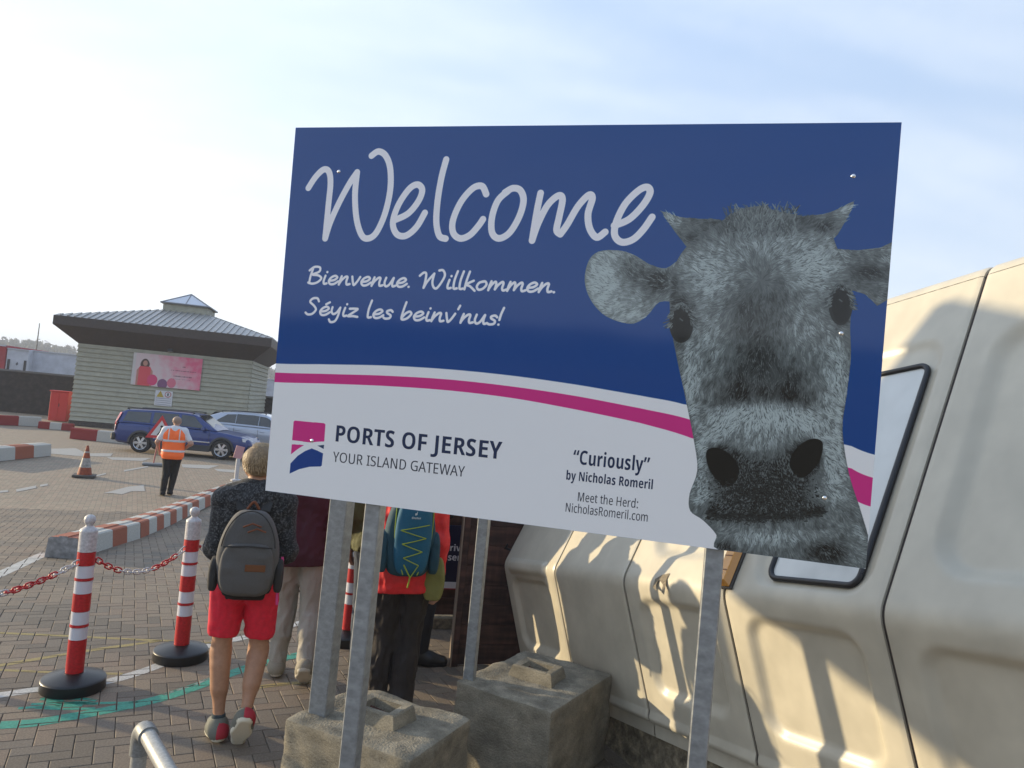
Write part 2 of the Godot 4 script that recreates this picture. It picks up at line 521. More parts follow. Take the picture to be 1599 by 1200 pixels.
func block_shape(m: MB, c: Vector3, upright: bool, bs: Basis, slope: float) -> void:
	var h := Vector3(CELL * 0.5, 0, CELL) if upright else Vector3(CELL, 0, CELL * 0.5)
	h -= Vector3(0.0016, 0, 0.0016)
	var ch := 0.0032
	var P := func(sx: float, sz: float, inset: float, dy: float) -> Vector3:
		var q := bs * Vector3(sx * (h.x - inset), 0, sz * (h.z - inset))
		return c + q + Vector3(0, dy + q.z * slope, 0)
	var s := [[-1.0, -1.0], [1.0, -1.0], [1.0, 1.0], [-1.0, 1.0]]
	m.quad(P.call(-1.0, -1.0, ch, 0.0), P.call(1.0, -1.0, ch, 0.0), P.call(1.0, 1.0, ch, 0.0), P.call(-1.0, 1.0, ch, 0.0), Vector3.UP)
	for i in 4:
		var a: Array = s[i]; var b: Array = s[(i + 1) % 4]
		var o := bs * Vector3(a[0] + b[0], 0, a[1] + b[1])
		m.quad(P.call(a[0], a[1], ch, 0.0), P.call(b[0], b[1], ch, 0.0), P.call(b[0], b[1], 0.0, -0.0028), P.call(a[0], a[1], 0.0, -0.0028), o + Vector3.UP)
		m.quad(P.call(a[0], a[1], 0.0, -0.0028), P.call(b[0], b[1], 0.0, -0.0028), P.call(b[0], b[1], 0.0, -0.016), P.call(a[0], a[1], 0.0, -0.016), o)
func paving_tex() -> ImageTexture:
	var S := 512; var C := 32
	var im := Image.create(S, S, false, Image.FORMAT_RGB8)
	var r := RandomNumberGenerator.new(); r.seed = 4
	im.fill(Color(0.075, 0.065, 0.055).linear_to_srgb())
	for j in 16:
		for i in 16:
			var k := posmod(i - j, 4)
			if k == 1 or k == 3: continue
			var base := Color(0.255, 0.200, 0.142) * r.randf_range(0.86, 1.12)
			base.r *= r.randf_range(0.95, 1.06)
			var w := C * 2 if k == 0 else C
			var h := C if k == 0 else C * 2
			var y0 := j * C if k == 0 else (j - 1) * C
			for y in range(y0 + 1, y0 + h - 1):
				for x in range(i * C + 1, i * C + w - 1):
					var q := base * r.randf_range(0.88, 1.08)
					im.set_pixel(posmod(x, S), posmod(y, S), q.linear_to_srgb())
	return ImageTexture.create_from_image(im)

# ---------- the welcome sign ----------
const ST := 2048
const SH := 1349
var sO := Vector3.ZERO; var sX := Vector3.ZERO; var sY := Vector3.ZERO; var sN := Vector3.ZERO
var sW := 0.0; var sH := 0.0
var sim: Image
func sgn(px: float, py: float) -> Vector2:
	# pixel of the photograph -> pixel of the printed face
	var p := on_plane(px, py, sO, sN) - sO
	return Vector2(p.dot(sX) / sW * ST, (1.0 - p.dot(sY) / sH) * SH)
func dab(x: int, y: int, c: Color, a: float) -> void:
	if x < 0 or y < 0 or x >= ST or y >= SH or a <= 0.0: return
	sim.set_pixel(x, y, sim.get_pixel(x, y).lerp(c, minf(a, 1.0)))
func stroke(p: Array, r0: float, r1: float, c: Color, alpha := 1.0) -> void:
	for i in p.size() - 1:
		var a: Vector2 = p[i]; var b: Vector2 = p[i + 1]
		var ra := lerpf(r0, r1, float(i) / (p.size() - 1)); var m := ra + 1.0
		var ab := b - a; var l2 := maxf(ab.length_squared(), 1e-6)
		for y in range(int(minf(a.y, b.y) - m), int(maxf(a.y, b.y) + m) + 1):
			for x in range(int(minf(a.x, b.x) - m), int(maxf(a.x, b.x) + m) + 1):
				var q := Vector2(x + 0.5, y + 0.5)
				var t := clampf((q - a).dot(ab) / l2, 0, 1)
				dab(x, y, c, (ra + 0.5 - (q - a - ab * t).length()) * alpha)
func fill_poly(poly: Array, c: Color) -> void:
	# even-odd scanlines, four sub-rows
	var lo := 1e9; var hi := -1e9
	for p in poly: lo = minf(lo, p.y); hi = maxf(hi, p.y)
	for y in range(maxi(0, int(lo)), mini(SH - 1, int(hi)) + 1):
		var xs := []
		for i in poly.size():
			var a: Vector2 = poly[i]; var b: Vector2 = poly[(i + 1) % poly.size()]
			var yy := y + 0.5
			if (a.y <= yy) != (b.y <= yy): xs.append(a.x + (b.x - a.x) * (yy - a.y) / (b.y - a.y))
		xs.sort()
		for k in range(0, xs.size() - 1, 2):
			var x0: float = xs[k]; var x1: float = xs[k + 1]
			for x in range(maxi(0, int(x0)), mini(ST - 1, int(x1)) + 1):
				dab(x, y, c, minf(1.0, minf(x + 1.0 - x0, x1 - x)))
const GLYPH := {
	"B": [0.92, [[0.22, 1.75], [0.08, 0.9], [0.02, 0.05]], [[-0.02, 1.55], [0.3, 1.98], [0.68, 1.95], [0.66, 1.45], [0.22, 1.08], [0.62, 1.0], [0.84, 0.68], [0.62, 0.22], [0.25, 0.0], [-0.05, 0.12]]],
	"i": [0.40, [[0.2, 1.0], [0.1, 0.35], [0.14, 0.04], [0.32, 0.1]], [[0.3, 1.42], [0.31, 1.44]]],
	"e": [0.74, [[0.12, 0.42], [0.42, 0.52], [0.62, 0.82], [0.48, 1.02], [0.22, 0.82], [0.06, 0.4], [0.16, 0.04], [0.42, 0.06], [0.7, 0.38]]],
	"n": [0.82, [[0.18, 1.0], [0.08, 0.5], [0.02, 0.0]], [[0.02, 0.05], [0.2, 0.55], [0.45, 0.95], [0.58, 0.9], [0.52, 0.4], [0.56, 0.05], [0.76, 0.12]]],
	"v": [0.66, [[0.08, 1.0], [0.14, 0.4], [0.22, 0.02], [0.42, 0.4], [0.62, 0.98]]],
	"u": [0.82, [[0.14, 1.0], [0.05, 0.4], [0.14, 0.02], [0.36, 0.2], [0.62, 0.98]], [[0.64, 1.0], [0.56, 0.4], [0.6, 0.03], [0.78, 0.12]]],
	".": [0.36, [[0.08, 0.04], [0.1, 0.05]]],
	"W": [1.62, [[-0.1, 1.35], [0.14, 1.72], [0.3, 1.6], [0.28, 0.8], [0.2, 0.0]], [[0.2, 0.0], [0.42, 0.75], [0.82, 1.65]], [[0.82, 1.65], [0.74, 0.7], [0.84, 0.12], [1.04, 0.0], [1.32, 0.7], [1.5, 1.5], [1.36, 2.05], [1.12, 2.02]]],
	"l": [0.38, [[0.28, 2.0], [0.12, 1.0], [0.08, 0.2], [0.14, 0.02], [0.3, 0.08]]],
	"k": [0.72, [[0.28, 2.0], [0.12, 1.0], [0.02, 0.0]], [[0.56, 1.0], [0.12, 0.55], [0.36, 0.35], [0.66, -0.12]]],
	"o": [0.76, [[0.5, 0.95], [0.2, 0.8], [0.06, 0.35], [0.18, 0.02], [0.44, 0.15], [0.64, 0.6], [0.56, 0.95], [0.36, 0.92]]],
	"m": [1.16, [[0.18, 1.0], [0.08, 0.5], [0.02, 0.0]], [[0.02, 0.05], [0.2, 0.6], [0.42, 0.96], [0.48, 0.7], [0.42, 0.12]], [[0.42, 0.12], [0.6, 0.6], [0.84, 0.96], [0.92, 0.8], [0.86, 0.3], [0.92, 0.03], [1.12, 0.14]]],
	"S": [0.86, [[0.78, 1.6], [0.66, 1.95], [0.36, 1.9], [0.2, 1.5], [0.48, 1.05], [0.62, 0.6], [0.4, 0.1], [0.1, 0.0], [-0.06, 0.2]]],
	"E": [0.74, [[0.12, 0.42], [0.42, 0.52], [0.62, 0.82], [0.48, 1.02], [0.22, 0.82], [0.06, 0.4], [0.16, 0.04], [0.42, 0.06], [0.7, 0.38]], [[0.42, 1.3], [0.66, 1.55]]],
	"y": [0.76, [[0.12, 1.0], [0.08, 0.5], [0.2, 0.2], [0.42, 0.4], [0.62, 0.95]], [[0.64, 1.0], [0.52, 0.0], [0.34, -0.62], [0.06, -0.75], [-0.06, -0.45]]],
	"z": [0.72, [[0.1, 0.92], [0.36, 0.95], [0.62, 0.92], [0.32, 0.48], [0.02, 0.06], [0.36, 0.08], [0.64, 0.02]]],
	"s": [0.60, [[0.54, 0.82], [0.42, 1.0], [0.2, 0.88], [0.2, 0.66], [0.42, 0.4], [0.36, 0.08], [0.1, 0.0], [-0.02, 0.12]]],
	"b": [0.74, [[0.26, 2.0], [0.12, 1.1], [0.02, 0.2], [0.12, 0.0], [0.4, 0.2], [0.62, 0.7], [0.5, 0.95], [0.26, 0.7], [0.08, 0.3]]],
	"'": [0.30, [[0.22, 1.9], [0.12, 1.5]]],
	"!": [0.34, [[0.3, 1.9], [0.16, 1.2], [0.08, 0.55]], [[0.04, 0.02], [0.05, 0.03]]],
	" ": [0.5]}
func script_line(text: String, a: Vector2, b: Vector2, xh: float, r: float, c: Color) -> void:
	# handwriting between two points of the baseline
	var w := 0.0
	for ch in text: w += GLYPH[ch][0]
	var ex := (b - a) / w; var ey := Vector2(0.0, -xh)
	var x := 0.0
	for ch in text:
		var gl: Array = GLYPH[ch]
		for k in range(1, gl.size()):
			var p := []
			for q in gl[k]: p.append(a + ex * (x + q[0]) + ey * q[1])
			stroke(smooth_line(p, 6), r, r, c)
		x += gl[0]
func lettering(text: String, a: Vector2, b: Vector2, cap: float, m: Material, parent: Node, weight: int) -> void:
	# print set between two photograph pixels on the baseline; cap is the height of a capital in sign pixels
	var t := TextMesh.new()
	var f := SystemFont.new(); f.font_names = PackedStringArray(["Droid Sans"]); f.font_weight = weight
	t.text = text; t.font = f; t.font_size = 64; t.pixel_size = 0.01; t.depth = 0.02; t.curve_step = 1.0
	var bb := t.get_aabb()
	var pa := sgn(a.x, a.y); var pb := sgn(b.x, b.y)
	var wid := (pb.x - pa.x) / ST * sW
	var o := MeshInstance3D.new(); o.name = "lettering"; o.mesh = t; o.material_override = m
	parent.add_child(o, true)
	var kx := wid / bb.size.x
	var ky := cap / SH * sH / (64 * 0.01 * 0.714)
	var mid := sX * ((pa.x + pb.x) * 0.5 / ST * sW) + sY * ((1.0 - (pa.y + pb.y) * 0.5 / SH) * sH)
	# baseline: centre of the mesh box against font metrics
	var lift := 0.0
	for ch in text:
		if ch in "gjpqy": lift = 1.0
	var low := bb.position.y
	var base := low + (0.0 if lift == 0.0 else 0.24 * 0.64)
	var tf := Transform3D(Basis(sX * kx, sY * ky, sN * 0.03), sO + mid - sX * (bb.get_center().x * kx) - sY * (base * ky) + sN * 0.0001)
	o.transform = parent.global_transform.affine_inverse() * tf if parent is Node3D else tf
func make_sign() -> void:
	var tl := at(468.1, 199.3, 2.47); var tr := at(1418.5, 191, 2.47 * 0.81296); var br := at(1352, 888.7, 2.47 * 0.81292); var bl := at(414, 766.5, 2.47 * 0.99996)
	sO = bl
	sX = ((br - bl) + (tr - tl)).normalized()
	sN = sX.cross((tl - bl) + (tr - br)).normalized(); sY = sN.cross(sX)
	sW = (br - bl).length(); sH = (tl - bl).length()
	draw_sign()
	var foot := on_level(830, 1100, 0.0); foot = Vector3((bl.x + br.x) * 0.5, 0, (bl.z + br.z) * 0.5)
	var s := thing("welcome_sign", "large blue and white welcome sign with a grey cow's head, on galvanised posts", "sign", foot)
	var xf := Transform3D(Basis(), -foot)
	# panel: printed face and a folded aluminium back
	var face := MB.new()
	var z := sN * 0.0
	var L := func(u: float, w: float, d: float) -> Vector3: return xf * (sO + sX * u + sY * w + sN * d)
	face.quad_uv(L.call(0.0, 0.0, 0.0), L.call(sW, 0.0, 0.0), L.call(sW, sH, 0.0), L.call(0.0, sH, 0.0), sN, [Vector2(0, 1), Vector2(1, 1), Vector2(1, 0), Vector2(0, 0)])
	var pm := StandardMaterial3D.new()
	pm.albedo_texture = ImageTexture.create_from_image(sim); pm.roughness = 0.07; pm.metallic_specular = 0.52
	var alu := mat("aluminium", Color(0.62, 0.63, 0.64), 0.4, 0.6)
	var panel := put("panel", face, pm, s)
	var back := MB.new()
	for e in [[0.0, 0.0, sW, 0.0, -sY], [sW, 0.0, sW, sH, sX], [sW, sH, 0.0, sH, sY], [0.0, sH, 0.0, 0.0, -sX]]:
		back.quad(L.call(e[0], e[1], 0.0), L.call(e[2], e[3], 0.0), L.call(e[2], e[3], -0.006), L.call(e[0], e[1], -0.006), e[4])
	back.quad(L.call(0.0, 0.0, -0.006), L.call(sW, 0.0, -0.006), L.call(sW, sH, -0.006), L.call(0.0, sH, -0.006), -sN)
	put("back_sheet", back, alu, s)
	var navy := mat("print_navy", Color(0.020, 0.035, 0.085), 0.12)
	var dark := mat("print_dark", Color(0.030, 0.035, 0.055), 0.12)
	lettering("PORTS OF JERSEY", Vector2(523, 698), Vector2(782, 725), 58.0, navy, panel, 600)
	lettering("YOUR ISLAND GATEWAY", Vector2(519, 722.5), Vector2(725, 744.5), 36.0, dark, panel, 400)
	lettering("“Curiously”", Vector2(894, 727), Vector2(1014, 735.5), 46.0, navy, panel, 700)
	lettering("by Nicholas Romeril", Vector2(884, 750), Vector2(1019, 764), 30.0, navy, panel, 700)
	lettering("Meet the Herd:", Vector2(902, 784), Vector2(996, 794), 29.0, dark, panel, 300)
	lettering("NicholasRomeril.com", Vector2(883, 800), Vector2(1011, 815), 29.0, dark, panel, 300)
	# rivets
	var steel := mat("rivet", Color(0.75, 0.75, 0.75), 0.25, 0.9)
	for p in [[529, 268], [1333, 275], [487, 688.5], [1288, 778], [1314, 521]]:
		var q := xf * on_plane(p[0], p[1], sO, sN)
		var rv := MB.new()
		rv.lathe([[0.006, 0.0], [0.006, 0.001], [0.0035, 0.0028], [0.0, 0.0032]], 10, Transform3D(Basis(sX, sN, sX.cross(sN)), q))
		put("rivet", rv, steel, s)
	# posts: two against the panel, two behind, tied with rails
	var zinc := mat("zinc", Color(0.40, 0.42, 0.43), 0.42, 0.35, "zinc", 4.0)
	var cap := mat("post_cap", Color(0.02, 0.02, 0.022), 0.6)
	var bs := Basis(sX, Vector3.UP, sX.cross(Vector3.UP))
	var spots := []
	for p in [[586.5, 792, 0.034, 0.054], [1114.5, 872, 0.034, 0.054]]:
		var q := on_plane(p[0], p[1], sO - sN * 0.04, sN)
		spots.append([q, p[3]])
	spots.append([at(534.5, 786, 3.40), 0.086])
	spots.append([at(756, 815, 4.0), 0.058])
	for q in spots:
		var b: Vector3 = q[0]; var top := 2.66
		var m := MB.new()
		m.box(xf * Vector3(b.x, top * 0.5, b.z), Vector3(q[1], top, q[1]), 0.004, bs)
		m.box(xf * Vector3(b.x, 0.006, b.z), Vector3(0.16, 0.012, 0.16), 0.002, bs)
		var po := put("post", m, zinc, s)
		var pc := MB.new(); pc.box(xf * Vector3(b.x, top + 0.004, b.z), Vector3(q[1] - 0.002, 0.008, q[1] - 0.002), 0.002, bs)
		put("post_cap", pc, cap, po)
		for hy in [0.9, 1.25]:
			var bt := MB.new(); bt.lathe([[0.009, 0.0], [0.009, 0.004], [0.0, 0.005]], 6, Transform3D(Basis(bs.x, -bs.z, bs.y), xf * Vector3(b.x, hy, b.z) + bs * Vector3(0, 0, q[1] * 0.5)))
			put("bolt", bt, steel, po)
	for h in [1.75, 2.55]:
		var rl := MB.new()
		var a: Vector3 = spots[0][0]; var b: Vector3 = spots[1][0]
		var c := (a + b) * 0.5; c.y = h
		rl.box(xf * (c - bs.z * 0.05), Vector3((b - a).length() + 0.3, 0.04, 0.04), 0.003, bs)
		put("rail", rl, zinc, s)
		for pair in [[2, 0], [3, 2]]:
			var p0: Vector3 = spots[pair[0]][0]; var p1: Vector3 = spots[pair[1]][0]
			p0.y = h - 0.06; p1.y = h - 0.06
			var rb := MB.new(); rb.tube([xf * p0, xf * p1], [0.018], 8)
			put("rail", rb, zinc, s)
func draw_sign() -> void:
	sim = Image.create(ST, SH, false, Image.FORMAT_RGB8)
	var blue := Color(0.001, 0.056, 0.245).linear_to_srgb()
	var white := Color(0.83, 0.83, 0.83).linear_to_srgb()
	var pink := Color(0.64, 0.030, 0.23).linear_to_srgb()
	sim.fill(white)
	# the swooping bands, traced as three edges
	var e1 := []; var e2 := []; var e3 := []
	for p in [[432, 568], [500, 569], [600, 571], [700, 577], [800, 587], [900, 601], [1000, 618], [1065, 631], [1200, 662], [1330, 697], [1372, 712]]: e1.append(sgn(p[0], p[1]))
	for p in [[430, 582], [500, 584], [600, 587], [700, 593], [800, 604], [900, 619], [1000, 638], [1075, 655], [1200, 690], [1330, 732], [1369, 748]]: e2.append(sgn(p[0], p[1]))
	for p in [[429, 597], [500, 599], [600, 603], [700, 610], [800, 622], [900, 640], [1000, 661], [1078, 684], [1200, 726], [1330, 777], [1365, 793]]: e3.append(sgn(p[0], p[1]))
	var ey := func(e: Array, x: float) -> float:
		for i in e.size() - 1:
			if x <= e[i + 1].x or i == e.size() - 2:
				var t: float = (x - e[i].x) / (e[i + 1].x - e[i].x)
				var y0: float = e[maxi(i - 1, 0)].y; var y1: float = e[i].y; var y2: float = e[i + 1].y; var y3: float = e[mini(i + 2, e.size() - 1)].y
				return 0.5 * (2.0 * y1 + (y2 - y0) * t + (2.0 * y0 - 5.0 * y1 + 4.0 * y2 - y3) * t * t + (3.0 * y1 - y0 - 3.0 * y2 + y3) * t * t * t)
		return 0.0
	for x in ST:
		var a: float = ey.call(e1, x); var b: float = ey.call(e2, x); var c: float = ey.call(e3, x)
		sim.fill_rect(Rect2i(x, 0, 1, int(a)), blue); dab(x, int(a), blue, a - int(a))
		sim.fill_rect(Rect2i(x, int(b) + 1, 1, int(c) - int(b) - 1), pink)
		dab(x, int(b), pink, 1.0 - (b - int(b))); dab(x, int(c), pink, c - int(c))
	# handwriting
	var ink := Color(0.84, 0.83, 0.86).linear_to_srgb()
	for s in [[[195, 273], [222, 232], [252, 204], [272, 212], [278, 255], [270, 340], [258, 462]], [[258, 462], [278, 400], [312, 325], [350, 255], [378, 214]], [[378, 214], [370, 300], [376, 390], [395, 450], [420, 462], [450, 440], [482, 370], [502, 280], [502, 200], [485, 152], [458, 136], [432, 152]],
			[[522, 392], [570, 368], [608, 322], [622, 280], [604, 260], [572, 278], [532, 338], [512, 402], [526, 445], [560, 452], [600, 420], [632, 366]], [[712, 166], [694, 235], [680, 320], [675, 400], [686, 452], [710, 463]],
			[[862, 296], [846, 266], [812, 274], [768, 324], [738, 392], [738, 440], [764, 462], [800, 450], [832, 416], [850, 390]], [[944, 284], [906, 320], [884, 382], [884, 440], [910, 462], [950, 440], [986, 380], [1002, 320], [990, 282], [962, 274], [932, 290]],
			[[1066, 292], [1054, 350], [1044, 408], [1034, 470]], [[1034, 470], [1056, 408], [1092, 338], [1132, 302], [1148, 316], [1136, 380], [1126, 430], [1140, 446]], [[1140, 446], [1166, 410], [1206, 342], [1246, 300], [1260, 312], [1244, 370], [1250, 424], [1276, 458], [1308, 438]],
			[[1342, 414], [1398, 390], [1448, 340], [1476, 292], [1466, 270], [1434, 282], [1384, 332], [1350, 400], [1344, 450], [1370, 476], [1412, 466], [1450, 430], [1484, 382]]]:
		var p := []
		for q in s: p.append(sgn(400 + q[0] / 2.4, 180 + q[1] / 2.4))
		stroke(smooth_line(p, 7), 11.6, 11.6, ink)
	script_line("Bienvenue. Willkommen.", sgn(482, 443), sgn(872, 457.5), 31.0, 4.3, ink)
	script_line("SEyiz les beinv'nus!", sgn(478, 491), sgn(786, 508), 31.0, 4.3, ink)
	# port emblem: pink flag over a blue headland, cut by two white arcs
	var z := func(q: Array) -> Array:
		var o := []
		for p in q: o.append(sgn(430 + p[0] / 4.3216, 640 + p[1] / 4.3216))
		return o
	fill_poly(z.call([[122, 82], [130, 74], [328, 92], [337, 100], [329, 215], [285, 217], [235, 222], [180, 215], [112, 206]]), pink)
	fill_poly(z.call([[110, 234], [150, 236], [192, 240], [150, 266], [104, 302]]), pink)
	fill_poly(z.call([[283, 243], [328, 238], [325, 266]]), Color(0.03, 0.06, 0.13).linear_to_srgb())
	fill_poly(z.call([[244, 262], [280, 276], [321, 296], [312, 378], [304, 384], [230, 386], [160, 402], [95, 432], [101, 364], [150, 312], [200, 280]]), Color(0.006, 0.05, 0.24).linear_to_srgb())
	noise_b.seed = 40; noise_b.frequency = 0.02; noise_b.fractal_octaves = 2
	draw_cow()
func soft(d: Vector2, r: Vector2) -> float:
	return exp(-((d.x / r.x) * (d.x / r.x) + (d.y / r.y) * (d.y / r.y)))
func draw_cow() -> void:
	# a plain grey cow's head, painted in hair strokes
	var z := func(q: Array) -> Array:
		var o := []
		for p in q: o.append(sgn(p[0], p[1]))
		return o
	var head: Array = smooth_ring(z.call([[1118, 352], [1150, 330], [1185, 322], [1215, 330], [1255, 338], [1292, 354], [1308, 388], [1324, 420], [1331, 455], [1328, 510], [1329, 560], [1322, 620], [1316, 672], [1326, 740], [1345, 800], [1358, 850], [1351, 888], [1250, 876], [1124, 860], [1119, 836], [1098, 813], [1078, 798], [1077, 772], [1089, 735], [1084, 690], [1070, 620], [1057, 560], [1047, 500], [1047, 440], [1060, 402], [1086, 372]]))
	var ear_l: Array = smooth_ring(z.call([[1064, 408], [1040, 419], [1015, 413], [990, 398], [965, 391], [935, 393], [919, 408], [913, 438], [922, 468], [946, 494], [985, 506], [1010, 494], [1030, 472], [1062, 466]]))
	var ear_r: Array = z.call([[1298, 388], [1338, 391], [1375, 387], [1402, 374], [1399, 440], [1394, 464], [1370, 478], [1352, 460], [1325, 452]])
	var horn_l: Array = smooth_ring(z.call([[1035, 331], [1062, 339], [1096, 342], [1128, 346], [1112, 378], [1080, 390], [1062, 372], [1047, 352]]))
	var horn_r: Array = smooth_ring(z.call([[1334, 316], [1312, 325], [1288, 334], [1246, 342], [1272, 372], [1300, 374], [1318, 350]]))
	var parts := [[ear_l, 0.26], [ear_r, 0.14], [horn_l, 0.17], [horn_r, 0.19], [head, 0.155]]
	var col := func(t: float) -> Color:
		t = clampf(t, 0.004, 0.5)
		return Color(t * 0.86, t * 1.0, t * 0.99).linear_to_srgb()
	# where the coat is pale or dark, in photograph pixels: x, y, spread x, spread y, amount
	var marks := [[1108, 425, 38, 34, 0.17], [1272, 412, 42, 36, 0.20], [1195, 385, 50, 20, 0.08], [1120, 350, 40, 14, -0.06], [1265, 350, 40, 14, -0.06], [1165, 480, 26, 40, -0.06], [1215, 470, 26, 40, -0.05], [1250, 510, 30, 46, 0.06], [1110, 520, 22, 46, 0.07],
		[1190, 560, 36, 50, -0.07], [1150, 600, 22, 40, -0.05], [1238, 600, 22, 40, -0.06], [1306, 600, 20, 80, 0.16], [1078, 590, 14, 60, 0.20], [1195, 646, 84, 13, 0.34], [1195, 668, 92, 18, 0.14], [1190, 695, 40, 14, 0.06], [1096, 755, 14, 46, 0.17], [1302, 740, 20, 60, 0.15], [1305, 680, 12, 40, 0.05],
		[1198, 838, 66, 11, 0.16], [1160, 755, 30, 30, -0.24], [1215, 755, 34, 30, -0.26], [1190, 795, 84, 12, -0.26], [1128, 722, 28, 26, -0.20], [1262, 712, 30, 26, -0.20], [1066, 500, 18, 32, -0.20], [1312, 478, 16, 32, -0.18], [1290, 862, 36, 20, -0.10], [1130, 852, 22, 12, -0.10], [1340, 850, 16, 40, 0.06],
		[942, 442, 22, 44, 0.24], [985, 488, 26, 12, 0.12], [1030, 440, 28, 24, -0.16], [985, 425, 22, 20, -0.10], [1350, 425, 40, 14, -0.08], [1385, 400, 14, 14, 0.10], [1050, 342, 14, 9, 0.12], [1322, 328, 12, 9, 0.14], [1082, 372, 18, 12, -0.08], [1290, 358, 18, 10, -0.08]]
	# pale rim round the muzzle, darker cheeks just outside it
	for k in 13:
		var a := PI * (1.0 + k / 12.0)
		marks.append([1195 + cos(a) * 104.0, 722 + sin(a) * 74.0, 15, 13, 0.12])
		marks.append([1195 + cos(a) * 132.0, 716 + sin(a) * 104.0, 14, 14, -0.05])
	var tone := func(px: Vector2) -> float:
		var t := 0.0
		for m in marks: t += m[4] * 1.9 * soft(px - Vector2(m[0], m[1]), Vector2(m[2], m[3]))
		return t
	var cam_inv := Transform3D(CAM, EYE).affine_inverse()
	var photo := func(q: Vector2) -> Vector2:
		# where a point of the print stands in the photograph
		var c: Vector3 = cam_inv * (sO + sX * (q.x / ST * sW) + sY * ((1.0 - q.y / SH) * sH))
		return Vector2(799.5 - FPX * c.x / c.z, 600.0 + FPX * c.y / c.z)
	var whorl := Vector2(1190, 440)
	var r := RandomNumberGenerator.new(); r.seed = 23
	for pass_ in 5:
		var p: Array = parts[pass_]
		fill_poly(p[0], col.call(p[1] * 0.85))
		var poly := PackedVector2Array(p[0])
		var bb := Rect2(poly[0], Vector2.ZERO)
		for q in poly: bb = bb.expand(q)
		var count := int(bb.get_area() / 13.0)
		for k in count:
			var q := Vector2(r.randf_range(bb.position.x, bb.end.x), r.randf_range(bb.position.y, bb.end.y))
			if not Geometry2D.is_point_in_polygon(q, poly): continue
			var ph: Vector2 = photo.call(q)
			var t: float = maxf(0.012, p[1] + tone.call(ph))
			var d := (ph - whorl)
			var dir := Vector2.DOWN
			if pass_ == 4:
				var turn := d.normalized().rotated(0.5 * sin(d.x * 0.035) * exp(-d.length() / 120.0))
				var down := Vector2((ph.x - 1190) * 0.0035, 1).normalized()
				dir = turn.lerp(down, smoothstep(470.0, 600.0, ph.y)).normalized()
				if ph.y > 630: dir = Vector2((ph.x - 1190) * 0.010, 0.9).normalized()
			elif pass_ == 0: dir = (ph - Vector2(1060, 440)).normalized().rotated(0.25)
			elif pass_ == 1: dir = Vector2(1, 0.25).normalized()
			elif pass_ == 2: dir = Vector2(-1, -0.3).normalized()
			else: dir = Vector2(1, -0.4).normalized()
			var wave := noise_b.get_noise_2d(q.x * 0.9, q.y * 0.9) * 0.9
			dir = dir.rotated(wave + r.randf_range(-0.16, 0.16))
			var nose := pass_ == 4 and soft(ph - Vector2(1190, 755), Vector2(95, 50)) > 0.3
			var ln := r.randf_range(3, 7) if nose else r.randf_range(6, 17)
			var tip := q + dir * ln
			if not Geometry2D.is_point_in_polygon(tip, poly) and not (ph.y < 350 and r.randf() < 0.3): continue
			var clumpy := 1.0 + 0.8 * noise_b.get_noise_2d(q.x * 2.2 + 500.0, q.y * 1.1)
			var v: float = t * clumpy * (r.randf_range(0.6, 1.0) if r.randf() < 0.5 else r.randf_range(1.0, 1.5))
			stroke([q, q + dir * ln * 0.55, tip + dir.orthogonal() * r.randf_range(-0.12, 0.12) * ln], r.randf_range(0.7, 1.25), 0.4, col.call(v), 0.8)
	# forelock
	for k in 260:
		var q := sgn(r.randf_range(1135, 1245), r.randf_range(326, 372))
		var dir := Vector2(r.randf_range(-0.7, 0.7), -1).normalized()
		stroke([q, q + dir * 16.0, q + dir * 26.0 + Vector2(r.randf_range(-10, 10), r.randf_range(-4, 10))], 1.7, 0.5, col.call(r.randf_range(0.04, 0.26)), 0.8)
	# eyes, nostrils, mouth
	for e in [[1064, 506, 14, 26, 1.0], [1313, 476, 14, 28, -1.0]]:
		for ring in [[1.35, 0.016], [1.0, 0.004]]:
			var pl := []
			for k in 24: pl.append(sgn(e[0] + cos(TAU * k / 24) * e[2] * ring[0], e[1] + sin(TAU * k / 24) * e[3] * (ring[0] if ring[0] == 1.0 else 1.15)))
			fill_poly(pl, col.call(ring[1]))
		stroke([sgn(e[0] - 2, e[1] - 8), sgn(e[0] + 2, e[1] - 5)], 2.5, 1.5, col.call(0.10), 0.7)
		stroke(smooth_line(z.call([[e[0] - e[2] * 1.4, e[1] - e[3] * 0.5], [e[0], e[1] - e[3] * 1.25], [e[0] + e[2] * 1.4, e[1] - e[3] * 0.6]]), 6), 3.5, 2.0, col.call(0.16), 0.6)
	for e in [[1064, 506, 14, 26], [1313, 476, 14, 28]]:
		# lashes and hair over the lid
		for k in 150:
			var a := r.randf_range(-PI * 1.05, PI * 0.05)
			var q := sgn(e[0] + cos(a) * e[2] * r.randf_range(0.95, 1.5), e[1] + sin(a) * e[3] * r.randf_range(0.85, 1.3))
			stroke([q, q + Vector2(cos(a) * 10.0 + r.randf_range(-6, 6), sin(a) * 4.0 + 7.0)], 1.4, 0.5, col.call(r.randf_range(0.03, 0.26)), 0.8)
	for e in [[1130, 730, 1.0], [1258, 716, -1.0]]:
		var pl := []
		for q in [[-26, -26], [-8, -30], [14, -16], [25, 6], [20, 26], [3, 30], [-14, 16], [-25, -4]]: pl.append(sgn(e[0] + q[0] * e[2], e[1] + q[1]))
		fill_poly(smooth_ring(pl), col.call(0.007))
		for k in 60:
			var a := r.randf_range(0.1, PI - 0.1)
			var q := sgn(e[0] + cos(a) * 26.0 * e[2], e[1] + 4 + sin(a) * 28.0)
			stroke([q, q + Vector2(r.randf_range(-5, 5), 8)], 1.0, 0.5, col.call(r.randf_range(0.05, 0.2)), 0.7)
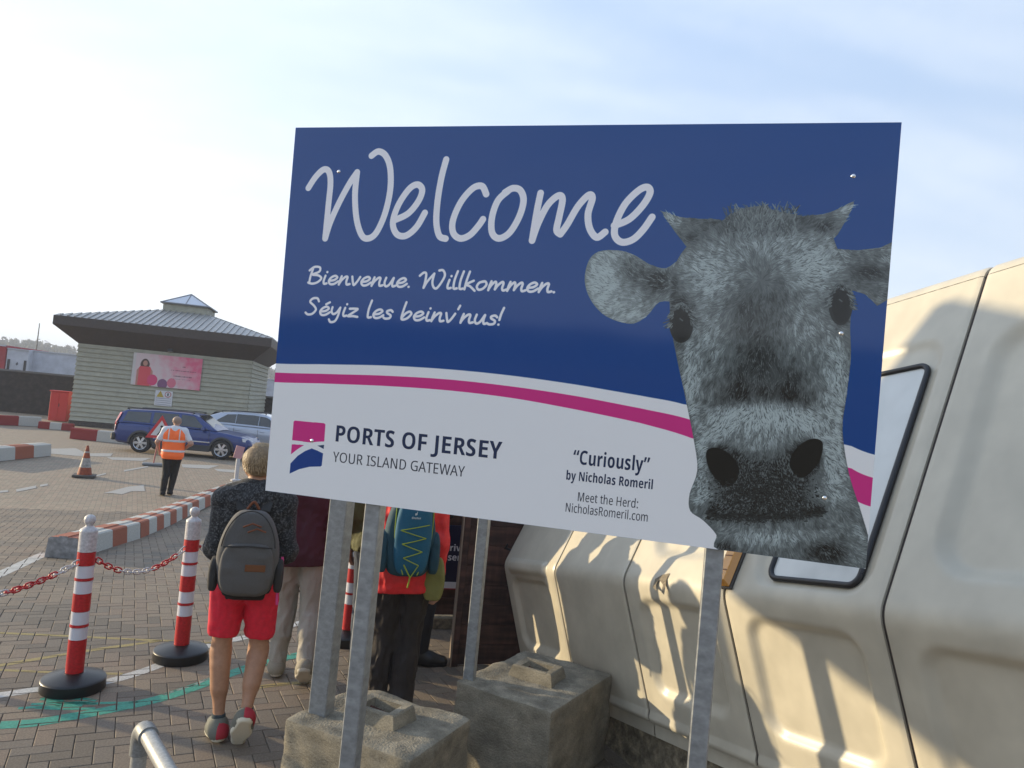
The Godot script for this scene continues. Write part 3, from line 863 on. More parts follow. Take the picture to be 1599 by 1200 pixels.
	for k in 900:
		# wrinkled dark nose pad and lip line
		var u := clampf(r.randfn() * 36.0, -84, 84); var w := clampf(r.randfn() * 16.0, -34, 34)
		var q := sgn(1192 + u, 770 + w)
		stroke([q, q + Vector2(r.randf_range(-7, 7), r.randf_range(-3, 3))], 1.6, 1.0, col.call(r.randf_range(0.008, 0.035)), 0.8)
	for k in 700:
		var u := r.randf_range(-1.0, 1.0)
		var q := sgn(1196 + u * 92.0, 808 - absf(u) * 10.0 * (1.0 if u > 0 else 0.2) + r.randfn() * 4.0)
		stroke([q, q + Vector2(r.randf_range(-9, 9), r.randf_range(-2, 3))], 1.5, 0.8, col.call(r.randf_range(0.008, 0.04)), 0.7)
func smooth_ring(p: Array) -> Array:
	var q := [p[-1]] + p + [p[0], p[1]]
	var s := smooth_line(q, 4)
	return s.slice(4, 4 + p.size() * 4)

# ---------- walkway of moulded sections ----------
const SEC := 0.822
var wO := Vector3(2.28, 1.338, -1.79); var wA := Vector3.ZERO; var wS := Vector3.ZERO; var wU := Vector3.ZERO
func wp(s: float, x: float, y: float) -> Vector3: return wO + wA * s + wS * x + wU * y
func wlocal(px: float, py: float, upper: bool) -> Vector2:
	# photograph pixel -> (distance along, height above the ridge) on the upper or lower side
	var e := (Vector2(0.777, 1.40) if upper else Vector2(-0.172, 0.717)).normalized()
	var up := wS * e.x + wU * e.y
	var p := on_plane(px, py, wO, wA.cross(up).normalized()) - wO
	return Vector2(p.dot(wA), p.dot(wU))
func rr(p: Vector2, a: Vector2, b: Vector2, r: float) -> float:
	var c := (a + b) * 0.5; var h := (b - a) * 0.5 - Vector2(r, r)
	var q := (p - c).abs() - h
	return Vector2(maxf(q.x, 0), maxf(q.y, 0)).length() + minf(maxf(q.x, q.y), 0) - r
func wside() -> Array:
	# outer profile of the near side: [x inward, y, outward normal x, outward normal y], bead to roof
	var pr := []
	var lo := Vector2(0.172, -0.717); var hi := Vector2(0.777, 1.40)
	var dl := (-lo).normalized(); var du := hi.normalized()
	var push := func(p: Vector2, nn: Vector2) -> void: pr.append([p.x, p.y, nn.x, nn.y])
	var nl := Vector2(-dl.y, dl.x); var nu := Vector2(-du.y, du.x)
	# lip at the foot
	push.call(lo + Vector2(0.012, -0.02), nl); push.call(lo + nl * 0.012 + Vector2(0, -0.012), nl); push.call(lo + nl * 0.012 + dl * 0.012, nl); push.call(lo + dl * 0.035, nl)
	var t := 0.05
	while t < lo.length() - 0.06: push.call(lo + dl * t, nl); t += 0.0135
	for k in 6:
		var a := k / 5.0
		var p0 := -dl * 0.05; var p1 := du * 0.05
		var q := p0 * (1 - a) * (1 - a) + p1 * a * a
		push.call(q, nl.lerp(nu, a).normalized())
	t = 0.06
	while t < hi.length() - 0.05: push.call(du * t, nu); t += 0.0135
	var top := Vector2(0.12, 1.0).normalized()
	for k in 6:
		var a := k / 5.0
		var p0 := hi - du * 0.06; var p1 := hi + Vector2(1, 0.12).normalized() * 0.06
		push.call(p0 * (1 - a) * (1 - a) + hi * 2 * a * (1 - a) + p1 * a * a, nu.lerp(Vector2(-0.12, 1).normalized(), a).normalized())
	push.call(Vector2(1.40, 1.49), Vector2(0, 1))
	return pr
func wdisp(kind: String, s: float, y: float) -> float:
	# depth of the moulded panels, s from the near joint of the section
	var d := 0.0
	var p := Vector2(s, y)
	if kind != "plain":
		d += 0.030 * smoothstep(0.0, 0.05, -rr(p, Vector2(0.10, -0.585), Vector2(SEC - 0.10, -0.075), 0.11))
	if kind == "panel":
		d += 0.042 * smoothstep(0.0, 0.07, -rr(p, Vector2(0.11, 0.12), Vector2(SEC - 0.11, 1.10), 0.17))
	if kind == "window":
		d += 0.020 * smoothstep(0.0, 0.05, -rr(p, Vector2(0.07, 0.035), Vector2(SEC - 0.13, 1.10), 0.12))
	if kind == "end":
		d -= 0.022 * smoothstep(0.0, 0.03, -rr(p, Vector2(0.12, -0.06), Vector2(SEC - 0.10, 0.05), 0.03))
	return d
const WIN_A := Vector2(0.135, 0.085)
const WIN_B := Vector2(0.590, 0.975)
func wwin(s: float, y: float) -> float: return rr(Vector2(s, y), WIN_A, WIN_B, 0.045)
func make_walkway() -> void:
	var az := deg_to_rad(1.22)
	wA = Vector3(sin(az), -0.1675, -cos(az)).normalized(); wS = Vector3(cos(az), 0, sin(az)); wU = wS.cross(wA).normalized()
	if wU.y < 0: wU = -wU
	var w := thing("covered_walkway", "cream moulded plastic walkway with recessed panels and one window", "walkway", Vector3(2.5, 0, -3.3))
	var inv := Transform3D(Basis(), -w.position)
	var cream := mat("gelcoat", Color(0.56, 0.52, 0.42), 0.36, 0, "faint", 0.7, {"spec": 0.5})
	var seal := mat("seal", Color(0.055, 0.045, 0.042), 0.7)
	var prof := wside()
	var kinds := ["panel", "panel", "window", "panel", "plain", "end"]
	for k in kinds.size():
		var s0 := (k - 2) * SEC
		var nseg := 62
		var m := MB.new()
		var rows := []
		for pr in prof:
			var row := PackedVector3Array()
			for j in nseg + 1:
				var s := 0.0085 + (SEC - 0.017) * j / nseg
				var d := wdisp(kinds[k], s, pr[1]) if pr[1] < 1.3 else 0.0
				if j == 0 or j == nseg: d += 0.005
				row.append(inv * (wp(s0 + s, pr[0] - pr[2] * d, pr[1] - pr[3] * d)))
			rows.append(row)
		m.grid(rows, -wS)
		if kinds[k] == "window":
			# open the window
			var keep := PackedInt32Array()
			var C := nseg + 1
			for i in range(0, m.idx.size(), 6):
				var q := i / 6
				var r := q / nseg; var c := q % nseg
				var s := 0.006 + (SEC - 0.012) * (c + 0.5) / nseg
				var y: float = (prof[r][1] + prof[r + 1][1]) * 0.5
				if prof[r][1] > 0.0 and wwin(s, y) < -0.006: continue
				for e in 6: keep.append(m.idx[i + e])
			m.idx = keep
		# short returns into the joint
		for j in [0, nseg]:
			var ret := []
			for i in rows.size(): ret.append(PackedVector3Array([rows[i][j], rows[i][j] + wS * prof[i][2] * -0.03 + wU * prof[i][3] * -0.03]))
			m.grid(ret, wA if j == nseg else -wA)
		put("section", m, cream, w)
	# seals in the joints
	for k in kinds.size() + 1:
		var s0 := (k - 2) * SEC
		if k == kinds.size(): s0 -= 0.01
		var m := MB.new(); var rows := []
		for pr in prof:
			rows.append(PackedVector3Array([inv * wp(s0 - 0.012, pr[0] - pr[2] * 0.014, pr[1] - pr[3] * 0.014), inv * wp(s0 + 0.012, pr[0] - pr[2] * 0.014, pr[1] - pr[3] * 0.014)]))
		m.grid(rows, -wS)
		put("joint_seal", m, seal, w)
	# skirt under the lip
	for k in kinds.size():
		var s0 := (k - 2) * SEC
		var m := MB.new()
		var a := 0.004; var b := SEC - 0.004
		var q := []
		for e in [[0.195, -0.70], [0.205, -0.815], [0.235, -0.815], [0.235, -0.70]]: q.append([inv * wp(s0 + a, e[0], e[1]), inv * wp(s0 + b, e[0], e[1])])
		for i in 3: m.quad(q[i][0], q[i][1], q[i + 1][1], q[i + 1][0], [-wS, -wU, wS][i])
		put("skirt", m, cream, w)
	# far side, floor and end wall
	var far := MB.new(); var rows := []
	for pr in prof: rows.append(PackedVector3Array([inv * wp(-2 * SEC, 2.80 - pr[0], pr[1]), inv * wp(4 * SEC, 2.80 - pr[0], pr[1])]))
	far.grid(rows, wS)
	far.quad(inv * wp(-2 * SEC, 0.2, -0.72), inv * wp(4 * SEC, 0.2, -0.72), inv * wp(4 * SEC, 2.6, -0.72), inv * wp(-2 * SEC, 2.6, -0.72), -wU)
	for e in [-2 * SEC + 0.01, 4 * SEC - 0.012]:
		var poly := PackedVector2Array()
		for pr in prof: poly.append(Vector2(pr[0] + 0.004, pr[1]))
		for i in range(prof.size() - 2, -1, -1): poly.append(Vector2(2.80 - prof[i][0] - 0.004, prof[i][1]))
		var x0 := Transform3D(Basis(wS, wU, wA if e > 0 else -wA), inv * wp(e, 0, 0))
		far.sheet(poly, x0)
	put("shell", far, cream, w)
	# window: rubber gasket and pane
	var rub := mat("rubber", Color(0.012, 0.012, 0.014), 0.45)
	var du := Vector2(0.777, 1.40).normalized(); var nu := Vector2(-du.y, du.x)
	var ring := []
	var corners := [[WIN_A.x, WIN_A.y, PI], [WIN_B.x, WIN_A.y, 1.5 * PI], [WIN_B.x, WIN_B.y, 0.0], [WIN_A.x, WIN_B.y, 0.5 * PI]]
	for c in corners:
		for k in 7:
			var a: float = c[2] + 0.5 * PI * k / 6.0
			var cx: float = c[0] + (0.045 if c[0] == WIN_A.x else -0.045); var cy: float = c[1] + (0.045 if c[1] == WIN_A.y else -0.045)
			var s := cx + cos(a) * 0.045; var y := cy + sin(a) * 0.045
			var q := Vector2(y * du.x / du.y, y) + nu * -0.010
			ring.append(inv * wp(s, q.x, q.y))
	ring.append(ring[0])
	var gk := MB.new(); gk.tube(ring, [0.0125], 8, false)
	var win := put("window_gasket", gk, rub, w)
	var pane := MB.new()
	var pc := PackedVector2Array()
	for i in ring.size() - 1:
		var q: Vector3 = ring[i] - inv * wO
		pc.append(Vector2(q.dot(wA), q.dot(wS * du.x + wU * du.y)))
	pane.sheet(pc, Transform3D(Basis(wA, wS * du.x + wU * du.y, wS * nu.x + wU * nu.y), inv * (wO + (wS * nu.x + wU * nu.y) * -0.012)))
	put("pane", pane, mat("acrylic", Color(0.62, 0.64, 0.62), 0.12, 0, "faint", 0.6, {"spec": 0.7}), win)
	# amber marker lamp at a joint, above the ridge
	var lb := Basis(wA, wS * du.x + wU * du.y, wS * nu.x + wU * nu.y)
	var lp := func(s: float, y: float, d: float) -> Vector3: return inv * (wO + wA * s + (wS * du.x + wU * du.y) * y + (wS * nu.x + wU * nu.y) * d)
	var lm := MB.new(); lm.box(lp.call(SEC - 0.012, 0.125, 0.006), Vector3(0.092, 0.215, 0.014), 0.003, lb)
	var lamp := put("marker_lamp", lm, mat("lamp_base", Color(0.05, 0.045, 0.04), 0.5), w)
	var ln := MB.new(); ln.frustum(lp.call(SEC - 0.012, 0.125, 0.030), Vector3(0.080, 0.034, 0.200), Vector3(0.058, 0.034, 0.172), 0.004, Basis(lb.x, lb.z, -lb.y))
	put("lens", ln, mat("amber", Color(0.58, 0.27, 0.055), 0.18, 0, "", 1, {"spec": 0.6}), lamp)
	for y in [0.09, 0.16]:
		var rb := MB.new(); rb.box(lp.call(SEC - 0.012, y, 0.0475), Vector3(0.05, 0.006, 0.003), 0.001, lb)
		put("lens_rib", rb, mat("amber_dark", Color(0.25, 0.11, 0.03), 0.4), lamp)
	# chipped gelcoat by the ridge
	var chip := MB.new()
	var base := wlocal(1036, 914, true)
	var cp := PackedVector2Array()
	for q in [[1020, 918], [1024, 905], [1034, 899], [1047, 896], [1042, 905], [1040, 918], [1038, 930], [1034, 926], [1036, 914], [1030, 906], [1025, 914], [1026, 924]]:
		var l := wlocal(q[0], q[1], true)
		cp.append(Vector2(l.x, l.y / du.y))
	chip.sheet(cp, Transform3D(lb, inv * (wO + (wS * nu.x + wU * nu.y) * 0.0035)))
	put("chipped_patch", chip, mat("chip", Color(0.36, 0.30, 0.21), 0.9, 0, "concrete", 9.0), w)
	var hook := MB.new(); hook.tube([inv * wp(4 * SEC - 0.02, 0.05, 0.10), inv * wp(4 * SEC - 0.04, 0.0, 0.115), inv * wp(4 * SEC - 0.08, 0.0, 0.14)], [0.008, 0.010, 0.006], 8)
	put("latch", hook, rub, w)

	# low concrete base
	var conc := mat("base_concrete", Color(0.36, 0.30, 0.20), 0.9, 0, "concrete", 1.1, {"normal": "nconcrete", "bump": 0.7})
	var bm := MB.new()
	var pts := []
	for k in 13:
		var s := lerpf(-1.9, 3.28, k / 12.0)
		var t := wp(s, 0.225, -0.812); var b := Vector3(t.x, -0.02, t.z)
		if t.y < 0.005: t.y = 0.005
		var t2 := wp(s, 2.55, -0.812); t2.y = t.y
		pts.append([b, t, t2, Vector3(t2.x, -0.02, t2.z)])
	var pl := thing("retaining_wall", "low stained concrete base wall under the cream walkway", "wall", Vector3(2.6, 0, -2.5))
	for i in pts.size() - 1:
		for e in 3: bm.quad(pts[i][e] - pl.position, pts[i + 1][e] - pl.position, pts[i + 1][e + 1] - pl.position, pts[i][e + 1] - pl.position, [Vector3.LEFT, Vector3.UP, Vector3.RIGHT][e])
	bm.quad(pts[0][0] - pl.position, pts[0][1] - pl.position, pts[0][2] - pl.position, pts[0][3] - pl.position, Vector3.BACK)
	put("wall", bm, conc, pl)
	# weeds at its foot
	rng.seed = 31
	var leaf := mat("weed", Color(0.055, 0.11, 0.022), 0.6, 0, "", 1, {"backlight": Color(0.06, 0.12, 0.02)})
	for spot in [[982, 1170], [970, 1158], [992, 1180]]:
		var o := on_level(spot[0], spot[1], 0.0)
		var wd := MB.new()
		for k in 34:
			var a := rng.randf() * TAU; var l := rng.randf_range(0.03, 0.085)
			var q := Vector3(rng.randf_range(-0.03, 0.03), 0, rng.randf_range(-0.04, 0.04)); var d := Vector3(cos(a), 0, sin(a))
			var side := d.cross(Vector3.UP) * 0.0045
			var p1 := q + Vector3(0, l * 0.7, 0) + d * l * 0.25; var p2 := q + Vector3(0, l * 0.8, 0) + d * l * 0.7
			wd.quad(q - side, q + side, p1 + side, p1 - side, Vector3.UP); wd.tri(p1 - side, p1 + side, p2, Vector3.UP)
		var gw := put("weed", wd, leaf)
		gw.position = o
		tag(gw, "small green weed tuft at the foot of the walkway's concrete base", "weed", "weeds by the concrete base")

# ---------- ballast blocks, handrail, timber ----------
func ballast(near_px: Vector2, turn_deg: float, la: float, lb: float, h: float, label: String, nub_turn: float) -> void:
	# la runs along the left face, lb along the right face, from the corner nearest the path
	var nrm := on_level(near_px.x, near_px.y, h - 0.02)
	var d1 := Vector3(cos(deg_to_rad(turn_deg)), 0, sin(deg_to_rad(turn_deg)))
	var d2 := Vector3(cos(deg_to_rad(turn_deg + 90)), 0, sin(deg_to_rad(turn_deg + 90)))
	var c := nrm + d1 * la * 0.5 + d2 * lb * 0.5; c.y = 0
	var o := thing("concrete_block", label, "block", c, 0, "concrete ballast blocks")
	var cm := mat("ballast", Color(0.35, 0.312, 0.235), 0.92, 0, "ballast", 1.1, {"normal": "ngrain", "bump": 0.6})
	var f := FastNoiseLite.new(); f.seed = int(near_px.x); f.frequency = 9.0; f.fractal_octaves = 4
	# body: rounded box as a displaced sphere-like grid
	var bs := Basis(d1, Vector3.UP, d1.cross(Vector3.UP))
	put("body", rough_box(Vector3(la, h, lb), 0.017, f, 0.010, Vector3(0, h * 0.5, 0), bs), cm, o)
	# cast nub with a lifting socket
	var nb := bs * Basis(Vector3.UP, nub_turn)
	var top := h - 0.006
	var n := 0.088; var hole := 0.056; var nh := 0.062
	var m := MB.new()
	var sq := func(r: float, y: float, i: int) -> Vector3:
		var a := PI * 0.25 + i * PI * 0.5
		return Vector3(0, y, 0) + nb * (Vector3(cos(a) * 1.35, 0, sin(a) * 0.95) * r * 1.4142)
	for i in 4:
		var j := (i + 1) % 4
		var out: Vector3 = (sq.call(1.0, 0.0, i) + sq.call(1.0, 0.0, j)) * Vector3(1, 0, 1)
		m.quad(sq.call(n * 1.12, top, i), sq.call(n * 1.12, top, j), sq.call(n, top + nh, j), sq.call(n, top + nh, i), out)
		m.quad(sq.call(n, top + nh, i), sq.call(n, top + nh, j), sq.call(n * 0.94, top + nh + 0.008, j), sq.call(n * 0.94, top + nh + 0.008, i), out + Vector3.UP)
		m.quad(sq.call(n * 0.94, top + nh + 0.008, i), sq.call(n * 0.94, top + nh + 0.008, j), sq.call(hole, top + nh + 0.004, j), sq.call(hole, top + nh + 0.004, i), Vector3.UP)
		m.quad(sq.call(hole, top + nh + 0.004, i), sq.call(hole, top + nh + 0.004, j), sq.call(hole * 0.8, top + 0.004, j), sq.call(hole * 0.8, top + 0.004, i), -out)
	m.quad(sq.call(hole * 0.8, top + 0.004, 0), sq.call(hole * 0.8, top + 0.004, 1), sq.call(hole * 0.8, top + 0.004, 2), sq.call(hole * 0.8, top + 0.004, 3), Vector3.UP)
	put("lifting_nub", m, cm, o)
	# a rusty bolt lying in the socket
	var rust := MB.new(); rust.tube([nb * Vector3(-0.05, 0, 0.02) + Vector3(0, top + 0.016, 0), nb * Vector3(0.05, 0, -0.02) + Vector3(0, top + 0.05, 0)], [0.011], 8)
	put("rusty_bar", rust, mat("rust", Color(0.11, 0.035, 0.02), 0.85, 0.2, "concrete", 8.0), o)
func rough_box(s: Vector3, r: float, f: FastNoiseLite, amp: float, c: Vector3, bs: Basis) -> MB:
	var m := MB.new()
	var N := 22
	for axis in 3:
		for sg in [-1.0, 1.0]:
			var rows := []
			for i in N + 1:
				var row := PackedVector3Array()
				for j in N + 1:
					var a := 2.0 * i / N - 1.0; var b := 2.0 * j / N - 1.0
					a = signf(a) * pow(absf(a), 0.75); b = signf(b) * pow(absf(b), 0.75)
					var e := Vector3.ZERO
					e[axis] = sg; e[(axis + 1) % 3] = a; e[(axis + 2) % 3] = b
					var p := e * s * 0.5
					var inner := p.clamp(-s * 0.5 + Vector3.ONE * r, s * 0.5 - Vector3.ONE * r)
					var o := (p - inner).normalized() if (p - inner).length() > 1e-6 else e
					p = inner + o * r
					var w := f.get_noise_3dv(p + c) * amp + f.get_noise_3dv(p * 0.25) * amp * 1.6
					if p.y < -s.y * 0.45: w *= 0.2
					row.append(c + bs * (p + o * w))
				rows.append(row)
			var out := Vector3.ZERO; out[axis] = sg
			m.grid(rows, bs * out)
	return m
func make_foreground() -> void:
	ballast(Vector2(640, 1197), 230.0, 0.66, 0.52, 0.48, "weathered concrete block with open socket standing behind the sign's bare front post", 0.0)
	ballast(Vector2(861, 1119), 236.0, 0.58, 0.74, 0.48, "taller-looking pebbly concrete block beside the walkway base, with a square nub", 0.05)
	# handrail
	var zinc := mat("rail_zinc", Color(0.46, 0.46, 0.44), 0.45, 0.25, "grain", 3.0)
	var e := at(222, 1134, 2.3)
	var far := on_level(262, 1205, e.y)
	var d := (far - e).normalized()
	var h := thing("handrail", "galvanised tubular handrail with a corner elbow beside the block paving", "handrail", Vector3(e.x, 0, e.z))
	var post := MB.new()
	post.tube([Vector3(0, 0, 0), Vector3(0, e.y - 0.055, 0)], [0.0235], 18)
	post.lathe([[0.055, 0.0], [0.055, 0.012], [0.055, 0.012], [0.026, 0.014]], 18)
	put("post", post, zinc, h)
	var rail := MB.new()
	rail.tube([d * 0.045 + Vector3(0, e.y, 0), d * 2.0 + Vector3(0, e.y, 0)], [0.0235], 18)
	put("rail", rail, zinc, h)
	var el := MB.new(); var ap := []
	for k in 9:
		var a := PI * 0.5 * k / 8.0
		ap.append(Vector3(0, e.y - 0.05, 0) + d * (0.05 * (1 - cos(a))) + Vector3(0, 0.05 * sin(a), 0))
	ap.push_front(Vector3(0, e.y - 0.085, 0)); ap.append(d * 0.085 + Vector3(0, e.y, 0))
	el.tube(ap, [0.0295], 18)
	put("elbow", el, mat("fitting_zinc", Color(0.30, 0.31, 0.31), 0.5, 0.3, "grain", 4.0), h)
	var p2 := MB.new(); p2.tube([d * 2.0, d * 2.0 + Vector3(0, e.y, 0)], [0.0235], 18)
	put("post", p2, zinc, h)
	# dark timber screens by the far end of the walkway
	timber(Vector3(2.10, 0, -5.20), Vector3(3.6, 0, -4.98), 2.35, "dark brown timber screen butting the end of the cream walkway", false)
	timber(Vector3(1.75, 0, -6.22), Vector3(3.5, 0, -5.95), 2.35, "dark brown timber wall carrying the navy passenger sign", true)
	make_arrivals_sign()
func timber(a: Vector3, b: Vector3, height: float, label: String, footing: bool) -> void:
	var o := thing("timber_screen", label, "screen", a)
	o.rotation.y = -atan2((b - a).z, (b - a).x)
	var len := (b - a).length()
	var wood := [mat("brown_a", Color(0.105, 0.055, 0.045), 0.7, 0, "wood", 1.2, {"world": false}), mat("brown_b", Color(0.09, 0.047, 0.040), 0.7, 0, "wood", 1.5, {"world": false}), mat("brown_c", Color(0.12, 0.062, 0.048), 0.72, 0, "wood", 1.0, {"world": false})]
	var y := 0.012
	if footing:
		var f := MB.new(); f.box(Vector3(len * 0.5, 0.05, 0.01), Vector3(len, 0.10, 0.12), 0.008)
		put("footing", f, mat("footing", Color(0.42, 0.35, 0.24), 0.9, 0, "concrete", 1.5), o)
		y = 0.11
	var k := 0
	while y < height - 0.1:
		var m := MB.new(); var ph := 0.148
		m.box(Vector3(len * 0.5, ph * 0.5 + y, 0), Vector3(len - 0.02, ph - 0.002, 0.03), 0.0025)
		put("plank", m, wood[(k * 2 + k / 3) % 3], o); y += ph; k += 1
	for x in [0.0, len]:
		var p := MB.new(); p.box(Vector3(x, height * 0.5, -0.005), Vector3(0.05, height, 0.075), 0.005)
		put("post", p, wood[0], o)
	var tr := MB.new(); tr.box(Vector3(-0.032, height * 0.5, 0.02), Vector3(0.012, height, 0.05), 0.002)
	put("edge_trim", tr, mat("trim", Color(0.22, 0.17, 0.13), 0.6), o)
	var cp := MB.new(); cp.box(Vector3(len * 0.5, height + 0.015, 0), Vector3(len + 0.1, 0.05, 0.1), 0.005)
	put("coping", cp, mat("coping", Color(0.30, 0.28, 0.26), 0.7), o)
func make_arrivals_sign() -> void:
	var a := Vector3(1.75, 0, -6.22); var b := Vector3(3.5, 0, -5.95)
	var ex := (b - a).normalized(); var ez := ex.cross(Vector3.UP)
	var P := func(px: float, py: float) -> Vector3: return on_plane(px, py, a + ez * 0.03, ez)
	var tl: Vector3 = P.call(655, 818); var bot: Vector3 = P.call(700, 920)
	var x0 := tl.dot(ex); var y1 := tl.y; var y0 := bot.y
	var o := thing("passenger_sign", "navy sign lettered for arriving passengers, on dark timber wall", "sign", Vector3(tl.x, 0, tl.z))
	var w := 1.15
	var m := MB.new(); var bs := Basis(ex, Vector3.UP, ez)
	m.box(ex * w * 0.5 + Vector3(0, (y0 + y1) * 0.5, 0), Vector3(w, y1 - y0, 0.008), 0.001, bs)
	put("board", m, mat("sign_navy", Color(0.008, 0.014, 0.045), 0.35), o)
	var s := MB.new(); s.box(ex * w * 0.5 + Vector3(0, y0 + 0.033, 0) + ez * 0.0055, Vector3(w - 0.006, 0.055, 0.004), 0.001, bs)
	put("white_band", s, mat("sign_white", Color(0.6, 0.6, 0.62), 0.4), o)
	var s2 := MB.new(); s2.box(ex * w * 0.5 + Vector3(0, y0 + 0.002, 0) + ez * 0.0055, Vector3(w - 0.006, 0.010, 0.004), 0.001, bs)
	put("red_line", s2, mat("sign_red", Color(0.35, 0.03, 0.05), 0.4), o)
	var tm := mat("sign_letters", Color(0.62, 0.62, 0.66), 0.4)
	for row in [["Arriving", 687, 855], ["Passengers", 676, 869.5]]:
		var t := TextMesh.new(); var f := SystemFont.new(); f.font_names = PackedStringArray(["Droid Sans"]); f.font_weight = 600
		t.text = row[0]; t.font = f; t.font_size = 64; t.pixel_size = 0.00122; t.depth = 0.004; t.horizontal_alignment = HORIZONTAL_ALIGNMENT_LEFT
		var q: Vector3 = P.call(row[1], row[2])
		var mi := MeshInstance3D.new(); mi.name = "lettering"; mi.mesh = t; mi.material_override = tm; o.add_child(mi, true)
		mi.transform = Transform3D(bs, q - o.position + ez * 0.005)

# ---------- soft bodies: tapered bones joined by a smooth minimum, meshed as surface nets ----------
func blob(bones: Array, cell: float, k := 45.0, opt := {}) -> Array:
	var lo := Vector3.ONE * 1e9; var hi := -lo
	for b in bones:
		for e in 2:
			var r: float = b[2 + e] + 0.035
			lo = lo.min(b[e] - Vector3.ONE * r); hi = hi.max(b[e] + Vector3.ONE * r)
	var nx := int((hi.x - lo.x) / cell) + 2; var ny := int((hi.y - lo.y) / cell) + 2; var nz := int((hi.z - lo.z) / cell) + 2
	var F := PackedFloat32Array(); F.resize(nx * ny * nz)
	for b in bones:
		var a: Vector3 = b[0]; var ab: Vector3 = b[1] - a
		var l2 := maxf(ab.length_squared(), 1e-9)
		var ra: float = b[2]; var rb: float = b[3]; var dr := rb - ra
		var m := maxf(ra, rb) + 0.045
		var p0 := a.min(b[1]) - Vector3.ONE * m - lo; var p1 := a.max(b[1]) + Vector3.ONE * m - lo
		var i0 := maxi(0, int(p0.x / cell)); var i1 := mini(nx - 1, int(p1.x / cell) + 1)
		var j0 := maxi(0, int(p0.y / cell)); var j1 := mini(ny - 1, int(p1.y / cell) + 1)
		var k0 := maxi(0, int(p0.z / cell)); var k1 := mini(nz - 1, int(p1.z / cell) + 1)
		for z in range(k0, k1 + 1):
			for y in range(j0, j1 + 1):
				var at0 := (z * ny + y) * nx
				for x in range(i0, i1 + 1):
					var q := lo + Vector3(x, y, z) * cell - a
					var t := clampf(q.dot(ab) / l2, 0.0, 1.0)
					var d := (q - ab * t).length() - ra - dr * t
					if d < 0.09: F[at0 + x] += exp(-k * d)
	var amp: float = opt.get("amp", 0.0); var freq: float = opt.get("freq", 14.0)
	var clips: Array = opt.get("clip", [])
	var stretch: Vector3 = opt.get("stretch", Vector3.ONE)
	var at1 := 0
	for z in nz:
		for y in ny:
			for x in nx:
				var s := F[at1]
				var d := 1.0
				if s > 1e-6:
					d = -log(s) / k
					var p := lo + Vector3(x, y, z) * cell
					if amp > 0.0 and absf(d) < 0.05:
						d += amp * (absf(noise_a.get_noise_3dv(p * freq * stretch)) * 2.0 - 0.45)
					for c in clips: d = maxf(d, (p - c[0]).dot(c[1]))
				F[at1] = d
				at1 += 1
	var V := PackedVector3Array(); var N := PackedVector3Array(); var I := PackedInt32Array()
	var id := PackedInt32Array(); id.resize(nx * ny * nz); id.fill(-1)
	var sy := nx; var sz := nx * ny
	for z in nz - 1:
		for y in ny - 1:
			var o := (z * ny + y) * nx
			for x in nx - 1:
				var c := o + x
				var f0 := F[c]; var f1 := F[c + 1]; var f2 := F[c + sy]; var f3 := F[c + sy + 1]
				var f4 := F[c + sz]; var f5 := F[c + sz + 1]; var f6 := F[c + sz + sy]; var f7 := F[c + sz + sy + 1]
				var neg := int(f0 < 0) + int(f1 < 0) + int(f2 < 0) + int(f3 < 0) + int(f4 < 0) + int(f5 < 0) + int(f6 < 0) + int(f7 < 0)
				if neg == 0 or neg == 8: continue
				var sum := Vector3.ZERO; var cnt := 0
				var e := [f0, f1, f2, f3, f4, f5, f6, f7]
				for q in [[0, 1], [2, 3], [4, 5], [6, 7], [0, 2], [1, 3], [4, 6], [5, 7], [0, 4], [1, 5], [2, 6], [3, 7]]:
					var u: float = e[q[0]]; var w: float = e[q[1]]
					if (u < 0) == (w < 0): continue
					var t := u / (u - w)
					var pa := Vector3(q[0] & 1, (q[0] >> 1) & 1, q[0] >> 2); var pb := Vector3(q[1] & 1, (q[1] >> 1) & 1, q[1] >> 2)
					sum += pa.lerp(pb, t); cnt += 1
				id[c] = V.size()
				V.append(lo + (Vector3(x, y, z) + sum / cnt) * cell)
				var g := Vector3(f1 + f3 + f5 + f7 - f0 - f2 - f4 - f6, f2 + f3 + f6 + f7 - f0 - f1 - f4 - f5, f4 + f5 + f6 + f7 - f0 - f1 - f2 - f3)
				N.append(g.normalized())
	for z in range(1, nz - 1):
		for y in range(1, ny - 1):
			var o := (z * ny + y) * nx
			for x in range(1, nx - 1):
				var c := o + x
				var in0 := F[c] < 0
				for ax in 3:
					var st: int = [1, sy, sz][ax]
					if (F[c + st] < 0) == in0: continue
					var s1: int = [sy, sz, 1][ax]; var s2: int = [sz, 1, sy][ax]
					var a := id[c - s1 - s2]; var b := id[c - s2]; var d := id[c]; var e := id[c - s1]
					if a < 0 or b < 0 or d < 0 or e < 0: continue
					# Godot front faces run clockwise
					if in0: I.append_array(PackedInt32Array([a, d, b, a, e, d]))
					else: I.append_array(PackedInt32Array([a, b, d, a, d, e]))
	return [V, N, I]
func grow(bones: Array, r: float) -> Array:
	var o := []
	for b in bones: o.append([b[0], b[1], b[2] + r, b[3] + r])
	return o
